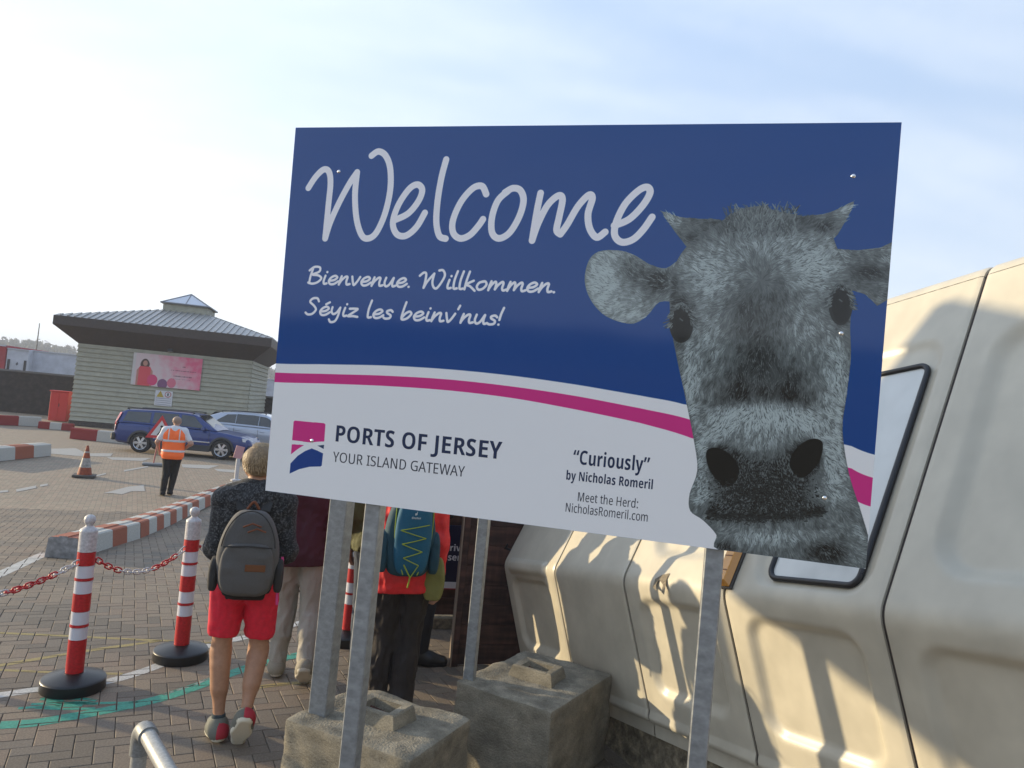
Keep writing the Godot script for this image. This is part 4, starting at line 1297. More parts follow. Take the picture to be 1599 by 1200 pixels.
func hand(w: Vector3, dir: Vector3, palm: Vector3, s: float, curl: float, side: float) -> Array:
	# bones of a hand: w wrist, dir towards the fingers, palm the way the palm faces; side +1 puts the thumb on dir x palm
	var x := dir.cross(palm).normalized() * side
	var b := []
	for i in 4:
		var off := (i - 1.5) * 0.021 * s
		var k0: Vector3 = w + dir * 0.088 * s - x * off
		b.append([w + dir * 0.015 * s - x * off * 0.6, k0, 0.012 * s, 0.0105 * s])
		var ln: float = [0.040, 0.045, 0.042, 0.033][i] * s
		var d1 := (dir * cos(curl) + palm * sin(curl)).normalized(); var d2 := (dir * cos(curl * 2.1) + palm * sin(curl * 2.1)).normalized()
		b.append([k0, k0 + d1 * ln, 0.0095 * s, 0.0085 * s])
		b.append([k0 + d1 * ln, k0 + d1 * ln + d2 * ln * 0.85, 0.0085 * s, 0.007 * s])
	var t0 := w + dir * 0.028 * s + x * 0.026 * s
	var td := (dir * 0.75 + x * 0.6 + palm * 0.25).normalized()
	b.append([w + dir * 0.012 * s + x * 0.012 * s, t0 + td * 0.022 * s, 0.013 * s, 0.011 * s])
	b.append([t0 + td * 0.022 * s, t0 + td * 0.055 * s, 0.010 * s, 0.0085 * s])
	return b
func head_bones(c: Vector3, s: float, yaw := 0.0, tilt := 0.0) -> Array:
	# c between the ears at half the head's height; faces -z
	var bs := Basis(Vector3.UP, yaw) * Basis(Vector3.RIGHT, tilt)
	var b := []
	for q in [[0, 0.028, 0.022, 0, 0.030, -0.020, 0.078, 0.074], [0, -0.02, -0.045, 0, -0.06, -0.058, 0.054, 0.042], [0.028, -0.01, -0.05, -0.028, -0.01, -0.05, 0.046, 0.046], [0, -0.09, -0.07, 0, -0.092, -0.066, 0.026, 0.024], [0.05, -0.05, -0.02, 0.03, -0.085, -0.05, 0.026, 0.022], [-0.05, -0.05, -0.02, -0.03, -0.085, -0.05, 0.026, 0.022],
			[0, 0.005, -0.098, 0, -0.030, -0.116, 0.010, 0.014], [0.034, 0.018, -0.088, -0.034, 0.018, -0.088, 0.013, 0.013], [0.018, -0.062, -0.098, -0.018, -0.062, -0.098, 0.008, 0.008],
			[0.074, 0.012, 0.004, 0.080, -0.004, 0.012, 0.011, 0.013], [0.078, -0.012, 0.006, 0.074, -0.030, 0.0, 0.012, 0.009], [-0.074, 0.012, 0.004, -0.080, -0.004, 0.012, 0.011, 0.013], [-0.078, -0.012, 0.006, -0.074, -0.030, 0.0, 0.012, 0.009],
			[0, -0.03, 0.03, 0, -0.13, 0.02, 0.056, 0.050]]:
		b.append([c + bs * (Vector3(q[0], q[1], q[2]) * s), c + bs * (Vector3(q[3], q[4], q[5]) * s), q[6] * s, q[7] * s])
	return b
func make_person(sp: Dictionary) -> Node3D:
	var H: float = sp.h
	var cell: float = sp.get("cell", 0.012)
	var p := thing("person", sp.label, "person", sp.at, sp.get("turn", 0.0), sp.get("group", ""))
	var J := {"hipL": Vector3(-0.052, 0.515, 0), "knL": Vector3(-0.055, 0.28, -0.01), "anL": Vector3(-0.055, 0.05, 0.012), "toL": Vector3(-0.062, 0.018, -0.085),
		"hipR": Vector3(0.052, 0.515, 0), "knR": Vector3(0.055, 0.28, -0.01), "anR": Vector3(0.055, 0.05, 0.012), "toR": Vector3(0.062, 0.018, -0.085),
		"shL": Vector3(-0.108, 0.812, 0.008), "elL": Vector3(-0.128, 0.635, 0.02), "wrL": Vector3(-0.13, 0.49, -0.03), "shR": Vector3(0.108, 0.812, 0.008), "elR": Vector3(0.128, 0.635, 0.02), "wrR": Vector3(0.13, 0.49, -0.03), "head": Vector3(0, 0.928, -0.012)}
	for q in sp.get("pose", {}): J[q] = sp.pose[q]
	for q in J: J[q] = J[q] * H
	var wide: float = sp.get("wide", 1.0)
	var torso := []
	for s in [-1.0, 1.0]:
		torso.append([Vector3(s * 0.040 * wide, 0.515, 0.006) * H, Vector3(s * 0.037 * wide, 0.61, 0.002) * H, 0.063 * H * wide, 0.055 * H * wide])
		torso.append([Vector3(s * 0.037 * wide, 0.61, 0.002) * H, Vector3(s * 0.050 * wide, 0.745, 0.004) * H, 0.055 * H * wide, 0.062 * H * wide])
		torso.append([Vector3(s * 0.045 * wide, 0.745, 0.004) * H, Vector3(s * 0.05, 0.80, 0.010) * H, 0.060 * H, 0.042 * H])
		torso.append([Vector3(s * 0.03, 0.822, 0.012) * H, J["shL" if s < 0 else "shR"], 0.036 * H, 0.036 * H])
	var neck := [[Vector3(0, 0.80, 0.014) * H, J.head + Vector3(0, -0.05, 0.012) * H, 0.034 * H, 0.031 * H]]
	var arms := []; var legs := []
	var ar: float = sp.get("arm", 1.0); var lg: float = sp.get("leg", 1.0)
	for s in ["L", "R"]:
		arms.append([J["sh" + s], J["el" + s], 0.033 * H * ar, 0.025 * H * ar]); arms.append([J["el" + s], J["wr" + s], 0.025 * H * ar, 0.0165 * H * ar])
		legs.append([J["hip" + s], J["kn" + s], 0.054 * H * wide, 0.033 * H * lg])
		var kn: Vector3 = J["kn" + s]; var an: Vector3 = J["an" + s]
		legs.append([kn, an, 0.031 * H * lg, 0.0205 * H * lg])
		legs.append([kn.lerp(an, 0.18) + Vector3(0, 0, 0.009) * H, kn.lerp(an, 0.48) + Vector3(0, 0, 0.008) * H, 0.030 * H * lg, 0.027 * H * lg])
	# body: one mesh, head and hands meshed finer
	var skin: Material = sp.skin
	var body := MB.new()
	body.raw(blob(grow(torso, -0.006) + neck + (arms if sp.top.get("short", false) else grow(arms, -0.006)) + legs, cell, 55.0))
	var hs: float = H * 0.124 / 0.235 * sp.get("headscale", 1.0)
	body.raw(blob(head_bones(J.head, hs, sp.get("look", 0.0), sp.get("nod", 0.0)), minf(0.007, cell), 85.0))
	for s in ["L", "R"]:
		var d: Vector3 = (J["wr" + s] - J["el" + s]).normalized()
		var palm := Vector3(-1 if s == "R" else 1, 0, 0)
		palm = (palm - d * palm.dot(d)).normalized()
		body.raw(blob(hand(J["wr" + s], d, palm, H / 1.72, sp.get("curl", 0.5), -1.0 if s == "L" else 1.0), maxf(0.0045, cell * 0.38), 150.0))
	put("body", body, skin, p)
	# clothes
	var top: Dictionary = sp.top
	var gi: float = top.get("inflate", 0.018)
	var sleeve := []
	for i in 4:
		var b: Array = arms[i]
		if top.get("short", false):
			if i % 2 == 0: sleeve.append([b[0], b[0].lerp(b[1], 0.72), b[2], b[3] + 0.008])
		else: sleeve.append([b[0], b[1].lerp(b[0], 0.04 if i % 2 else 0.0), b[2], b[3] + 0.004])
	var jk := grow(torso, gi) + grow(sleeve, gi * 0.95)
	jk.append([Vector3(0, 0.825, 0.014) * H, Vector3(0, 0.842, 0.010) * H, 0.036 * H + gi * 0.5, 0.034 * H + gi * 0.3])
	if top.get("hood", false):
		jk.append([Vector3(-0.05, 0.822, 0.035) * H, Vector3(0, 0.802, 0.060) * H, 0.026 * H, 0.032 * H]); jk.append([Vector3(0.05, 0.822, 0.035) * H, Vector3(0, 0.802, 0.060) * H, 0.026 * H, 0.032 * H])
		jk.append([Vector3(-0.042, 0.832, 0.022) * H, Vector3(0.042, 0.832, 0.022) * H, 0.019 * H, 0.019 * H])
	if top.get("skirt", 0.0) > 0.0:
		for s in [-1.0, 1.0]: jk.append([Vector3(s * 0.04 * wide, 0.53, 0.004) * H, Vector3(s * 0.045 * wide, top.hem - 0.02, 0.004) * H, 0.064 * H * wide + gi, 0.066 * H * wide + gi + top.skirt])
	var jm := MB.new(); jm.raw(blob(jk, cell, 50.0, {"amp": top.get("fold", 0.006), "freq": 9.0, "stretch": Vector3(1.0, 0.8, 1.0), "clip": [[Vector3(0, top.hem * H, 0), Vector3(0.05, -1, 0).normalized()]]}))
	put(top.get("called", "jacket"), jm, top.mat, p)
	if top.has("band"):
		var bd := MB.new(); bd.raw(blob(grow(torso, gi + 0.004), cell, 50.0, {"clip": [[Vector3(0, top.hem * H - 0.035, 0), Vector3.DOWN], [Vector3(0, top.hem * H + 0.045, 0), Vector3.UP]]}))
		put("hem_band", bd, top.band, p)
	if sp.has("vest"):
		var vb := grow(torso.filter(func(b): return absf(b[1].x) < 0.09 * H), gi + 0.020)
		var vm := MB.new(); vm.raw(blob(vb, cell, 50.0, {"amp": 0.006, "freq": 8.0, "clip": [[Vector3(0, sp.vest.hem * H, 0), Vector3.DOWN]]}))
		var vest := put("vest", vm, sp.vest.mat, p)
		for band in sp.vest.bands:
			var bm := MB.new(); bm.raw(blob(grow(vb, 0.008), cell * 0.7, 50.0, {"clip": [[Vector3(0, band * H - 0.026, 0), Vector3.DOWN], [Vector3(0, band * H + 0.026, 0), Vector3.UP]]}))
			put("reflective_band", bm, sp.vest.tape, vest)
		for s in [-1.0, 1.0]:
			var bm := MB.new(); bm.raw(blob(grow(vb, 0.007), cell * 0.7, 50.0, {"clip": [[Vector3(s * 0.062 * H - 0.014, 0, 0), Vector3.LEFT], [Vector3(s * 0.062 * H + 0.014, 0, 0), Vector3.RIGHT], [Vector3(0, sp.vest.bands[0] * H, 0), Vector3.DOWN]]}))
			put("reflective_band", bm, sp.vest.tape, vest)
	var bot: Dictionary = sp.bottom
	var bi: float = bot.get("inflate", 0.016)
	var lb := []
	for i in 6:
		var b: Array = legs[i]
		if bot.get("shorts", 0.0) > 0.0:
			if i % 3 == 0: lb.append([b[0], b[0].lerp(b[1], bot.shorts), b[2] + bi, lerpf(b[2], b[3], bot.shorts) + bi + 0.012])
		elif i % 3 == 1: lb.append([b[0], b[1].lerp(b[0], 0.06), b[2] + bi, b[3] + bi + bot.get("flare", 0.006)])
		else: lb.append([b[0], b[1], b[2] + bi, b[3] + bi])
	for b in grow(torso, bi):
		if b[0].y < 0.6 * H: lb.append([b[0], b[0].lerp(b[1], 0.85), b[2], b[3]])
	var clips := [[Vector3(0, 0.62 * H, 0), Vector3.UP]]
	if bot.get("shorts", 0.0) > 0.0: clips.append([Vector3(0, bot.hem * H, 0), Vector3(-0.06, -1, 0.05).normalized()])
	var tm := MB.new(); tm.raw(blob(lb, cell, 95.0, {"amp": bot.get("fold", 0.007), "freq": 8.5, "stretch": Vector3(1.3, 0.55, 1.3), "clip": clips}))
	put(bot.get("called", "trousers"), tm, bot.mat, p)
	# shoes and socks
	for s in ["L", "R"]:
		var an: Vector3 = J["an" + s]; var to: Vector3 = J["to" + s]
		var fd := (to - an); var sole_n := Vector3.DOWN
		var fwd := fd.normalized()
		var heel := an - fwd * 0.022 * H + (Vector3(0, -0.028 * H, 0) if absf(fwd.y) < 0.55 else Vector3(0, -0.004, 0.03) * H)
		var sh := [[heel, heel.lerp(to, 0.5), 0.026 * H, 0.029 * H], [heel.lerp(to, 0.5), to, 0.029 * H, 0.024 * H], [heel + (an - heel) * 0.5, an + Vector3(0, 0.004 * H, 0), 0.026 * H, 0.026 * H], [an, heel.lerp(to, 0.45) + (an - heel) * 0.3, 0.024 * H, 0.022 * H]]
		var along := (to - heel).normalized()
		var dn := -(Vector3.UP - along * along.y).normalized() if absf(along.y) < 0.85 else Vector3(0, 0, 1)
		if absf(along.y) >= 0.4: dn = (Vector3(0, -0.35, 0.95) - along * along.dot(Vector3(0, -0.35, 0.95))).normalized()
		var sole_at := heel + dn * 0.019 * H
		var sm := MB.new(); sm.raw(blob(sh, minf(cell, 0.009), 70.0, {"clip": [[sole_at, dn]]}))
		var shoe := put("shoe", sm, sp.shoe, p)
		var so := MB.new(); so.raw(blob(grow([sh[0], sh[1]], 0.004), minf(cell, 0.008), 70.0, {"clip": [[sole_at + dn * 0.005, dn], [sole_at - dn * 0.018, -dn]]}))
		put("sole", so, sp.sole, shoe)
		if sp.has("shoe_patch"):
			var away := Vector3(1, 0, 0)
			var pt := MB.new(); pt.raw(blob(grow([sh[2], sh[0]], 0.005), minf(cell, 0.008), 70.0, {"clip": [[sole_at - dn * 0.012, dn], [an + Vector3(-0.002, 0, 0) * H, -away]]}))
			put("heel_patch", pt, sp.shoe_patch, shoe)
		if sp.has("sock"):
			var kn: Vector3 = J["kn" + s]
			var sk := MB.new(); sk.raw(blob([[an, an.lerp(kn, 0.16), 0.0225 * H, 0.0225 * H]], minf(cell, 0.008), 70.0, {"clip": [[an.lerp(kn, 0.16), Vector3.UP]]}))
			put("sock", sk, sp.sock, p)
	# hair
	if sp.has("hair"):
		var hb := []
		var bs := Basis(Vector3.UP, sp.get("look", 0.0)) * Basis(Vector3.RIGHT, sp.get("nod", 0.0))
		var amount: float = sp.get("hairiness", 0.012)
		for q in [[0, 0.036, 0.024, 0, 0.040, -0.030, 0.079, 0.072], [0, 0.0, 0.034, 0, -0.052, 0.036, 0.070, 0.052], [0.03, 0.03, 0.02, -0.03, 0.03, 0.02, 0.06, 0.06]]:
			hb.append([J.head + bs * (Vector3(q[0], q[1], q[2]) * hs), J.head + bs * (Vector3(q[3], q[4], q[5]) * hs), q[6] * hs + amount, q[7] * hs + amount])
		var hm := MB.new(); hm.raw(blob(hb, minf(0.007, cell), 85.0, {"amp": amount * 0.3, "freq": 60.0, "stretch": Vector3(1.0, 0.45, 1.0), "clip": [[J.head + Vector3(0, 0.0, -0.055) * hs, (bs * Vector3(0, -0.55, -1)).normalized()], [J.head + Vector3(0, sp.get("nape", -0.075), 0) * hs, Vector3(0, -1, -0.1).normalized()]]}))
		var hair := put("hair", hm, sp.hair, p)
		if sp.get("tufts", 0) > 0:
			# short locks lying over the skull
			var tf := MB.new(); var r := RandomNumberGenerator.new(); r.seed = 12
			for k in sp.tufts:
				var a := r.randf_range(-PI, PI); var e := r.randf_range(-0.55, 1.35)
				var d := Vector3(sin(a) * cos(e), sin(e), cos(a) * cos(e))
				if d.z < -0.45 and d.y < 0.6: continue
				var q: Vector3 = J.head + Vector3(0, 0.026, 0.010) * hs + d * Vector3(0.0875, 0.0955, 0.1015) * hs + d * amount * 1.12
				var down := (Vector3(0, -1, 0) + d * 0.06 + Vector3(r.randf_range(-0.22, 0.22), 0, r.randf_range(-0.2, 0.2))).normalized()
				if e > 1.0: down = (Vector3(r.randf_range(-0.3, 0.8), 0.15, -0.6)).normalized()
				var side := down.cross(d).normalized() * r.randf_range(0.0010, 0.0020)
				var l := r.randf_range(0.014, 0.026)
				var q1 := q + down * l * 0.6 + d * 0.003; var q2 := q + down * l + d * (0.001 if e < 0.9 else 0.006)
				tf.tint = Color(1, 1, 1) * r.randf_range(0.6, 1.2)
				tf.quad(q - side, q + side, q1 + side * 0.7, q1 - side * 0.7, d); tf.tri(q1 - side * 0.7, q1 + side * 0.7, q2, d)
			put("locks", tf, sp.get("locks_mat", sp.hair), hair)
	return p
func pack_rows(w: float, h: float, d: float, top: float, base: Transform3D, bulge := 0.0) -> Array:
	# a soft upright bag: rounded-rectangle rings narrowing towards the top and closing at both ends
	var rows := []
	for i in 25:
		var t := i / 24.0
		var y := h * (0.5 - 0.5 * cos(PI * t))
		var e := pow(sin(PI * clampf(t, 0.0, 1.0)), 0.34)
		if i == 0 or i == 24: e = 0.02
		var k := lerpf(1.0, top, smoothstep(0.45, 1.0, t)) * e
		var row := PackedVector3Array()
		for j in 40:
			var a := TAU * j / 40
			var c := cos(a); var s := sin(a)
			var x := signf(c) * pow(absf(c), 0.62) * w * 0.5 * k
			var z := signf(s) * pow(absf(s), 0.62) * d * 0.5 * (k if s < 0 else lerpf(k, e, 0.4)) * (1.0 + bulge * sin(PI * t) * (1.0 if s > 0 else 0.0))
			var q := Vector3(x, y, z)
			q += Vector3(0, 0, 1) * noise_a.get_noise_3dv(q * 11.0 + base.origin * 3.0) * 0.010
			row.append(base * q)
		rows.append(row)
	return rows
func ribbon(m: MB, pts: Array, nrm: Array, width: float, thick := 0.004) -> void:
	# a flat strap through pts, lying against nrm
	var rows := []
	for i in pts.size():
		var t: Vector3 = (pts[mini(i + 1, pts.size() - 1)] - pts[maxi(i - 1, 0)]).normalized()
		var nn: Vector3 = nrm[mini(i, nrm.size() - 1)]
		var x := t.cross(nn).normalized() * width * 0.5
		var y := nn.normalized() * thick
		rows.append(PackedVector3Array([pts[i] - x, pts[i] - x + y, pts[i] + x + y, pts[i] + x]))
	m.grid(rows, Vector3.ZERO, true)
func make_people() -> void:
	noise_a.seed = 17; noise_a.frequency = 1.0; noise_a.fractal_octaves = 2
	var skin := mat("skin_tan", Color(0.42, 0.225, 0.135), 0.55, 0, "faint", 6.0)
	var skin2 := mat("skin_pale", Color(0.50, 0.28, 0.20), 0.55, 0, "faint", 6.0)
	var black := mat("cloth_black", Color(0.014, 0.013, 0.014), 0.85, 0, "weave", 12.0, {"rim": 0.15})
	# boy
	var hoodie := mat("heather", Color(0.15, 0.152, 0.16), 0.95, 0, "speck", 1.5, {"rim": 0.2, "world": false})
	var o := on_level(352, 1152, 0.0) - Vector3(0.028, 0, 0)
	var bt := deg_to_rad(-9.0)
	make_person({"h": 1.61, "headscale": 1.02, "label": "fair-haired child in red shorts walking with a grey backpack", "at": o + Vector3(0.05, 0, 0), "turn": bt, "cell": 0.011, "skin": skin, "wide": 0.90, "arm": 0.88, "leg": 0.86,
		"pose": {"hipL": Vector3(-0.056, 0.515, 0), "hipR": Vector3(0.056, 0.515, 0), "knL": Vector3(-0.060, 0.285, -0.012), "anL": Vector3(-0.040, 0.05, 0.02), "toL": Vector3(-0.062, 0.018, -0.08), "knR": Vector3(0.062, 0.285, -0.02), "anR": Vector3(0.044, 0.098, 0.085), "toR": Vector3(0.030, 0.018, 0.045),
			"shL": Vector3(-0.090, 0.800, 0.01), "shR": Vector3(0.092, 0.800, 0.01), "elL": Vector3(-0.108, 0.645, 0.03), "wrL": Vector3(-0.075, 0.585, -0.10), "elR": Vector3(0.122, 0.640, 0.035), "wrR": Vector3(0.075, 0.575, -0.09)},
		"top": {"mat": hoodie, "inflate": 0.015, "hem": 0.500, "hood": true, "called": "hooded_jacket", "fold": 0.008, "band": black}, "bottom": {"mat": mat("shorts_red", Color(0.84, 0.018, 0.050), 0.75, 0, "faint", 6.0, {"rim": 0.2, "backlight": Color(0.55, 0.01, 0.03)}), "inflate": 0.014, "shorts": 0.68, "hem": 0.338, "called": "shorts", "fold": 0.008},
		"shoe": mat("shoe_grey", Color(0.20, 0.205, 0.17), 0.8, 0, "weave", 10.0), "sole": mat("sole_pale", Color(0.60, 0.56, 0.45), 0.8), "shoe_patch": mat("shoe_red", Color(0.34, 0.015, 0.03), 0.7), "sock": mat("sock", Color(0.035, 0.05, 0.055), 0.9),
		"hair": mat("hair_fair", Color(0.22, 0.15, 0.083), 0.6, 0, "faint", 5.0), "hairiness": 0.009, "look": 0.06, "nod": 0.03, "nape": -0.058, "tufts": 2600, "locks_mat": mat("locks_fair", Color(0.37, 0.265, 0.145), 0.5, 0, "", 1, {"vc": true})})
	grey_pack(o + Vector3(0.05, 0, 0), bt, 1.61)
	# maroon jacket
	var mo := on_level(450, 1059, 0.0)
	make_person({"h": 1.66, "label": "walker in a maroon jacket and loose cream trousers", "at": mo, "turn": deg_to_rad(-14.0), "cell": 0.013, "skin": skin2, "wide": 0.92,
		"pose": {"knL": Vector3(-0.045, 0.285, -0.045), "anL": Vector3(-0.052, 0.05, -0.02), "toL": Vector3(-0.062, 0.018, -0.115), "knR": Vector3(0.062, 0.275, 0.0), "anR": Vector3(0.066, 0.085, 0.11), "toR": Vector3(0.066, 0.02, 0.05), "elL": Vector3(-0.14, 0.64, -0.02), "wrL": Vector3(-0.12, 0.52, -0.09), "elR": Vector3(0.145, 0.64, 0.04), "wrR": Vector3(0.15, 0.50, 0.0)},
		"top": {"mat": mat("jacket_maroon", Color(0.085, 0.012, 0.030), 0.8, 0, "weave", 10.0, {"rim": 0.2}), "inflate": 0.018, "hem": 0.462, "hood": true, "skirt": 0.006, "fold": 0.010}, "bottom": {"mat": mat("trousers_cream", Color(0.50, 0.46, 0.39), 0.85, 0, "weave", 12.0, {"rim": 0.2}), "inflate": 0.019, "flare": 0.004, "fold": 0.010},
		"shoe": mat("shoe_beige", Color(0.38, 0.34, 0.26), 0.8, 0, "weave", 10.0), "sole": mat("sole_pale2", Color(0.50, 0.46, 0.38), 0.8), "hair": mat("hair_grey", Color(0.22, 0.21, 0.20), 0.7)})
	# red jacket
	var ro := on_level(608, 1122, 0.0)
	var rt := deg_to_rad(-12.0)
	make_person({"h": 1.68, "label": "walker in a bright red jacket and dark trousers carrying a teal backpack", "at": ro, "turn": rt, "cell": 0.012, "skin": skin2, "wide": 0.87, "curl": 0.8,
		"pose": {"knL": Vector3(-0.05, 0.28, -0.02), "anL": Vector3(-0.06, 0.05, 0.0), "knR": Vector3(0.04, 0.285, -0.02), "anR": Vector3(0.03, 0.052, 0.04), "toR": Vector3(0.03, 0.018, -0.05), "toL": Vector3(-0.065, 0.018, -0.1),
			"shL": Vector3(-0.095, 0.812, 0), "elL": Vector3(-0.105, 0.65, -0.04), "wrL": Vector3(-0.05, 0.58, -0.12), "shR": Vector3(0.100, 0.812, 0), "elR": Vector3(0.114, 0.64, 0.02), "wrR": Vector3(0.126, 0.485, -0.012)},
		"top": {"mat": mat("jacket_red", Color(0.80, 0.022, 0.028), 0.6, 0, "faint", 3.0, {"rim": 0.2, "backlight": Color(0.35, 0.0, 0.0)}), "inflate": 0.015, "hem": 0.462, "skirt": 0.006, "fold": 0.009}, "bottom": {"mat": mat("trousers_dark", Color(0.035, 0.027, 0.025), 0.85, 0, "blotch", 1.2, {"rim": 0.15}), "inflate": 0.020, "flare": 0.016, "fold": 0.012},
		"shoe": black, "sole": mat("sole_dark", Color(0.05, 0.045, 0.04), 0.8), "hair": mat("hair_brown", Color(0.09, 0.06, 0.04), 0.7)})
	teal_pack(ro, rt, 1.68)
	# olive shoulder bag by the red jacket
	var bagm := mat("bag_olive", Color(0.30, 0.29, 0.085), 0.85, 0, "weave", 9.0)
	var hp := ro + Basis(Vector3.UP, rt) * Vector3(0.178, 0.0, 0.085)
	var bag := thing("shoulder_bag", "limp olive cloth bag hanging at the red jacket's right side", "bag", hp, rt)
	var bgm := MB.new(); bgm.grid(pack_rows(0.13, 0.26, 0.07, 0.8, Transform3D(Basis(), Vector3(0, 0.74, 0))), Vector3.ZERO, true); put("bag_body", bgm, bagm, bag)
	var stp := MB.new(); ribbon(stp, [Vector3(-0.03, 0.97, 0), Vector3(-0.04, 1.12, 0.01), Vector3(-0.06, 1.3, 0.0)], [Vector3(0.4, 0, 1)], 0.035); put("strap", stp, bagm, bag)
	# olive jacket, glimpsed between the sign posts
	var go := on_level(578, 1043, 0.0)
	make_person({"h": 1.72, "label": "walker in an olive jacket and jeans half hidden behind the sign posts", "at": go, "turn": deg_to_rad(-16.0), "cell": 0.015, "skin": skin2, "top": {"mat": mat("jacket_olive", Color(0.15, 0.155, 0.055), 0.8, 0, "weave", 10.0), "inflate": 0.018, "hem": 0.49, "skirt": 0.006, "fold": 0.01},
		"pose": {"anL": Vector3(-0.055, 0.075, 0.09), "knL": Vector3(-0.055, 0.28, -0.02), "toL": Vector3(-0.055, 0.02, 0.02)}, "bottom": {"mat": mat("jeans", Color(0.045, 0.065, 0.11), 0.85, 0, "weave", 12.0), "inflate": 0.018}, "shoe": black, "sole": black, "hair": mat("hair_grey2", Color(0.3, 0.29, 0.28), 0.7)})
	# dark clothes beyond the red jacket
	var ko := on_level(636, 1033, 0.0)
	make_person({"h": 1.74, "label": "walker in black jacket and trousers ahead of the red jacket", "at": ko, "turn": deg_to_rad(-30.0), "cell": 0.015, "skin": skin2, "top": {"mat": black, "inflate": 0.012, "hem": 0.49, "fold": 0.008},
		"pose": {"anR": Vector3(0.055, 0.05, 0.03), "toR": Vector3(0.15, 0.018, 0.0), "elR": Vector3(0.10, 0.65, -0.03), "wrR": Vector3(0.04, 0.58, -0.12), "elL": Vector3(-0.10, 0.65, -0.03), "wrL": Vector3(-0.04, 0.58, -0.12)}, "bottom": {"mat": mat("trousers_black", Color(0.016, 0.015, 0.018), 0.85, 0, "weave", 12.0), "inflate": 0.02}, "shoe": mat("shoe_black", Color(0.012, 0.012, 0.013), 0.45), "sole": black, "hair": mat("hair_dark", Color(0.03, 0.025, 0.02), 0.7)})
	# steward
	var vo := gp(262, 774)
	make_person({"h": 1.80, "label": "steward in an orange reflective vest, white shirt and black trousers", "at": vo, "turn": deg_to_rad(-4.0), "cell": 0.02, "skin": skin2, "wide": 1.12,
		"pose": {"anL": Vector3(-0.062, 0.05, 0.03), "knL": Vector3(-0.05, 0.28, 0.0), "anR": Vector3(0.015, 0.052, -0.03), "knR": Vector3(0.04, 0.28, -0.05), "toR": Vector3(0.015, 0.018, -0.12), "toL": Vector3(-0.07, 0.018, -0.06), "hipL": Vector3(-0.05, 0.515, 0), "elL": Vector3(-0.185, 0.66, 0.03), "wrL": Vector3(-0.165, 0.55, -0.05), "elR": Vector3(0.20, 0.665, 0.04), "wrR": Vector3(0.12, 0.575, -0.06), "head": Vector3(0.008, 0.928, -0.015)},
		"top": {"mat": mat("shirt_white", Color(0.60, 0.60, 0.62), 0.85), "inflate": 0.014, "hem": 0.52, "short": true, "called": "shirt", "fold": 0.006}, "vest": {"mat": mat("vest_orange", Color(1.0, 0.17, 0.03), 0.6, 0, "", 1, {"rim": 0.1}), "hem": 0.455, "bands": [0.685, 0.56], "tape": mat("tape", Color(0.55, 0.56, 0.58), 0.4)},
		"bottom": {"mat": black, "inflate": 0.018, "flare": 0.012}, "shoe": black, "sole": black, "hair": mat("hair_short", Color(0.30, 0.20, 0.15), 0.6), "hairiness": 0.0035, "nape": -0.04})
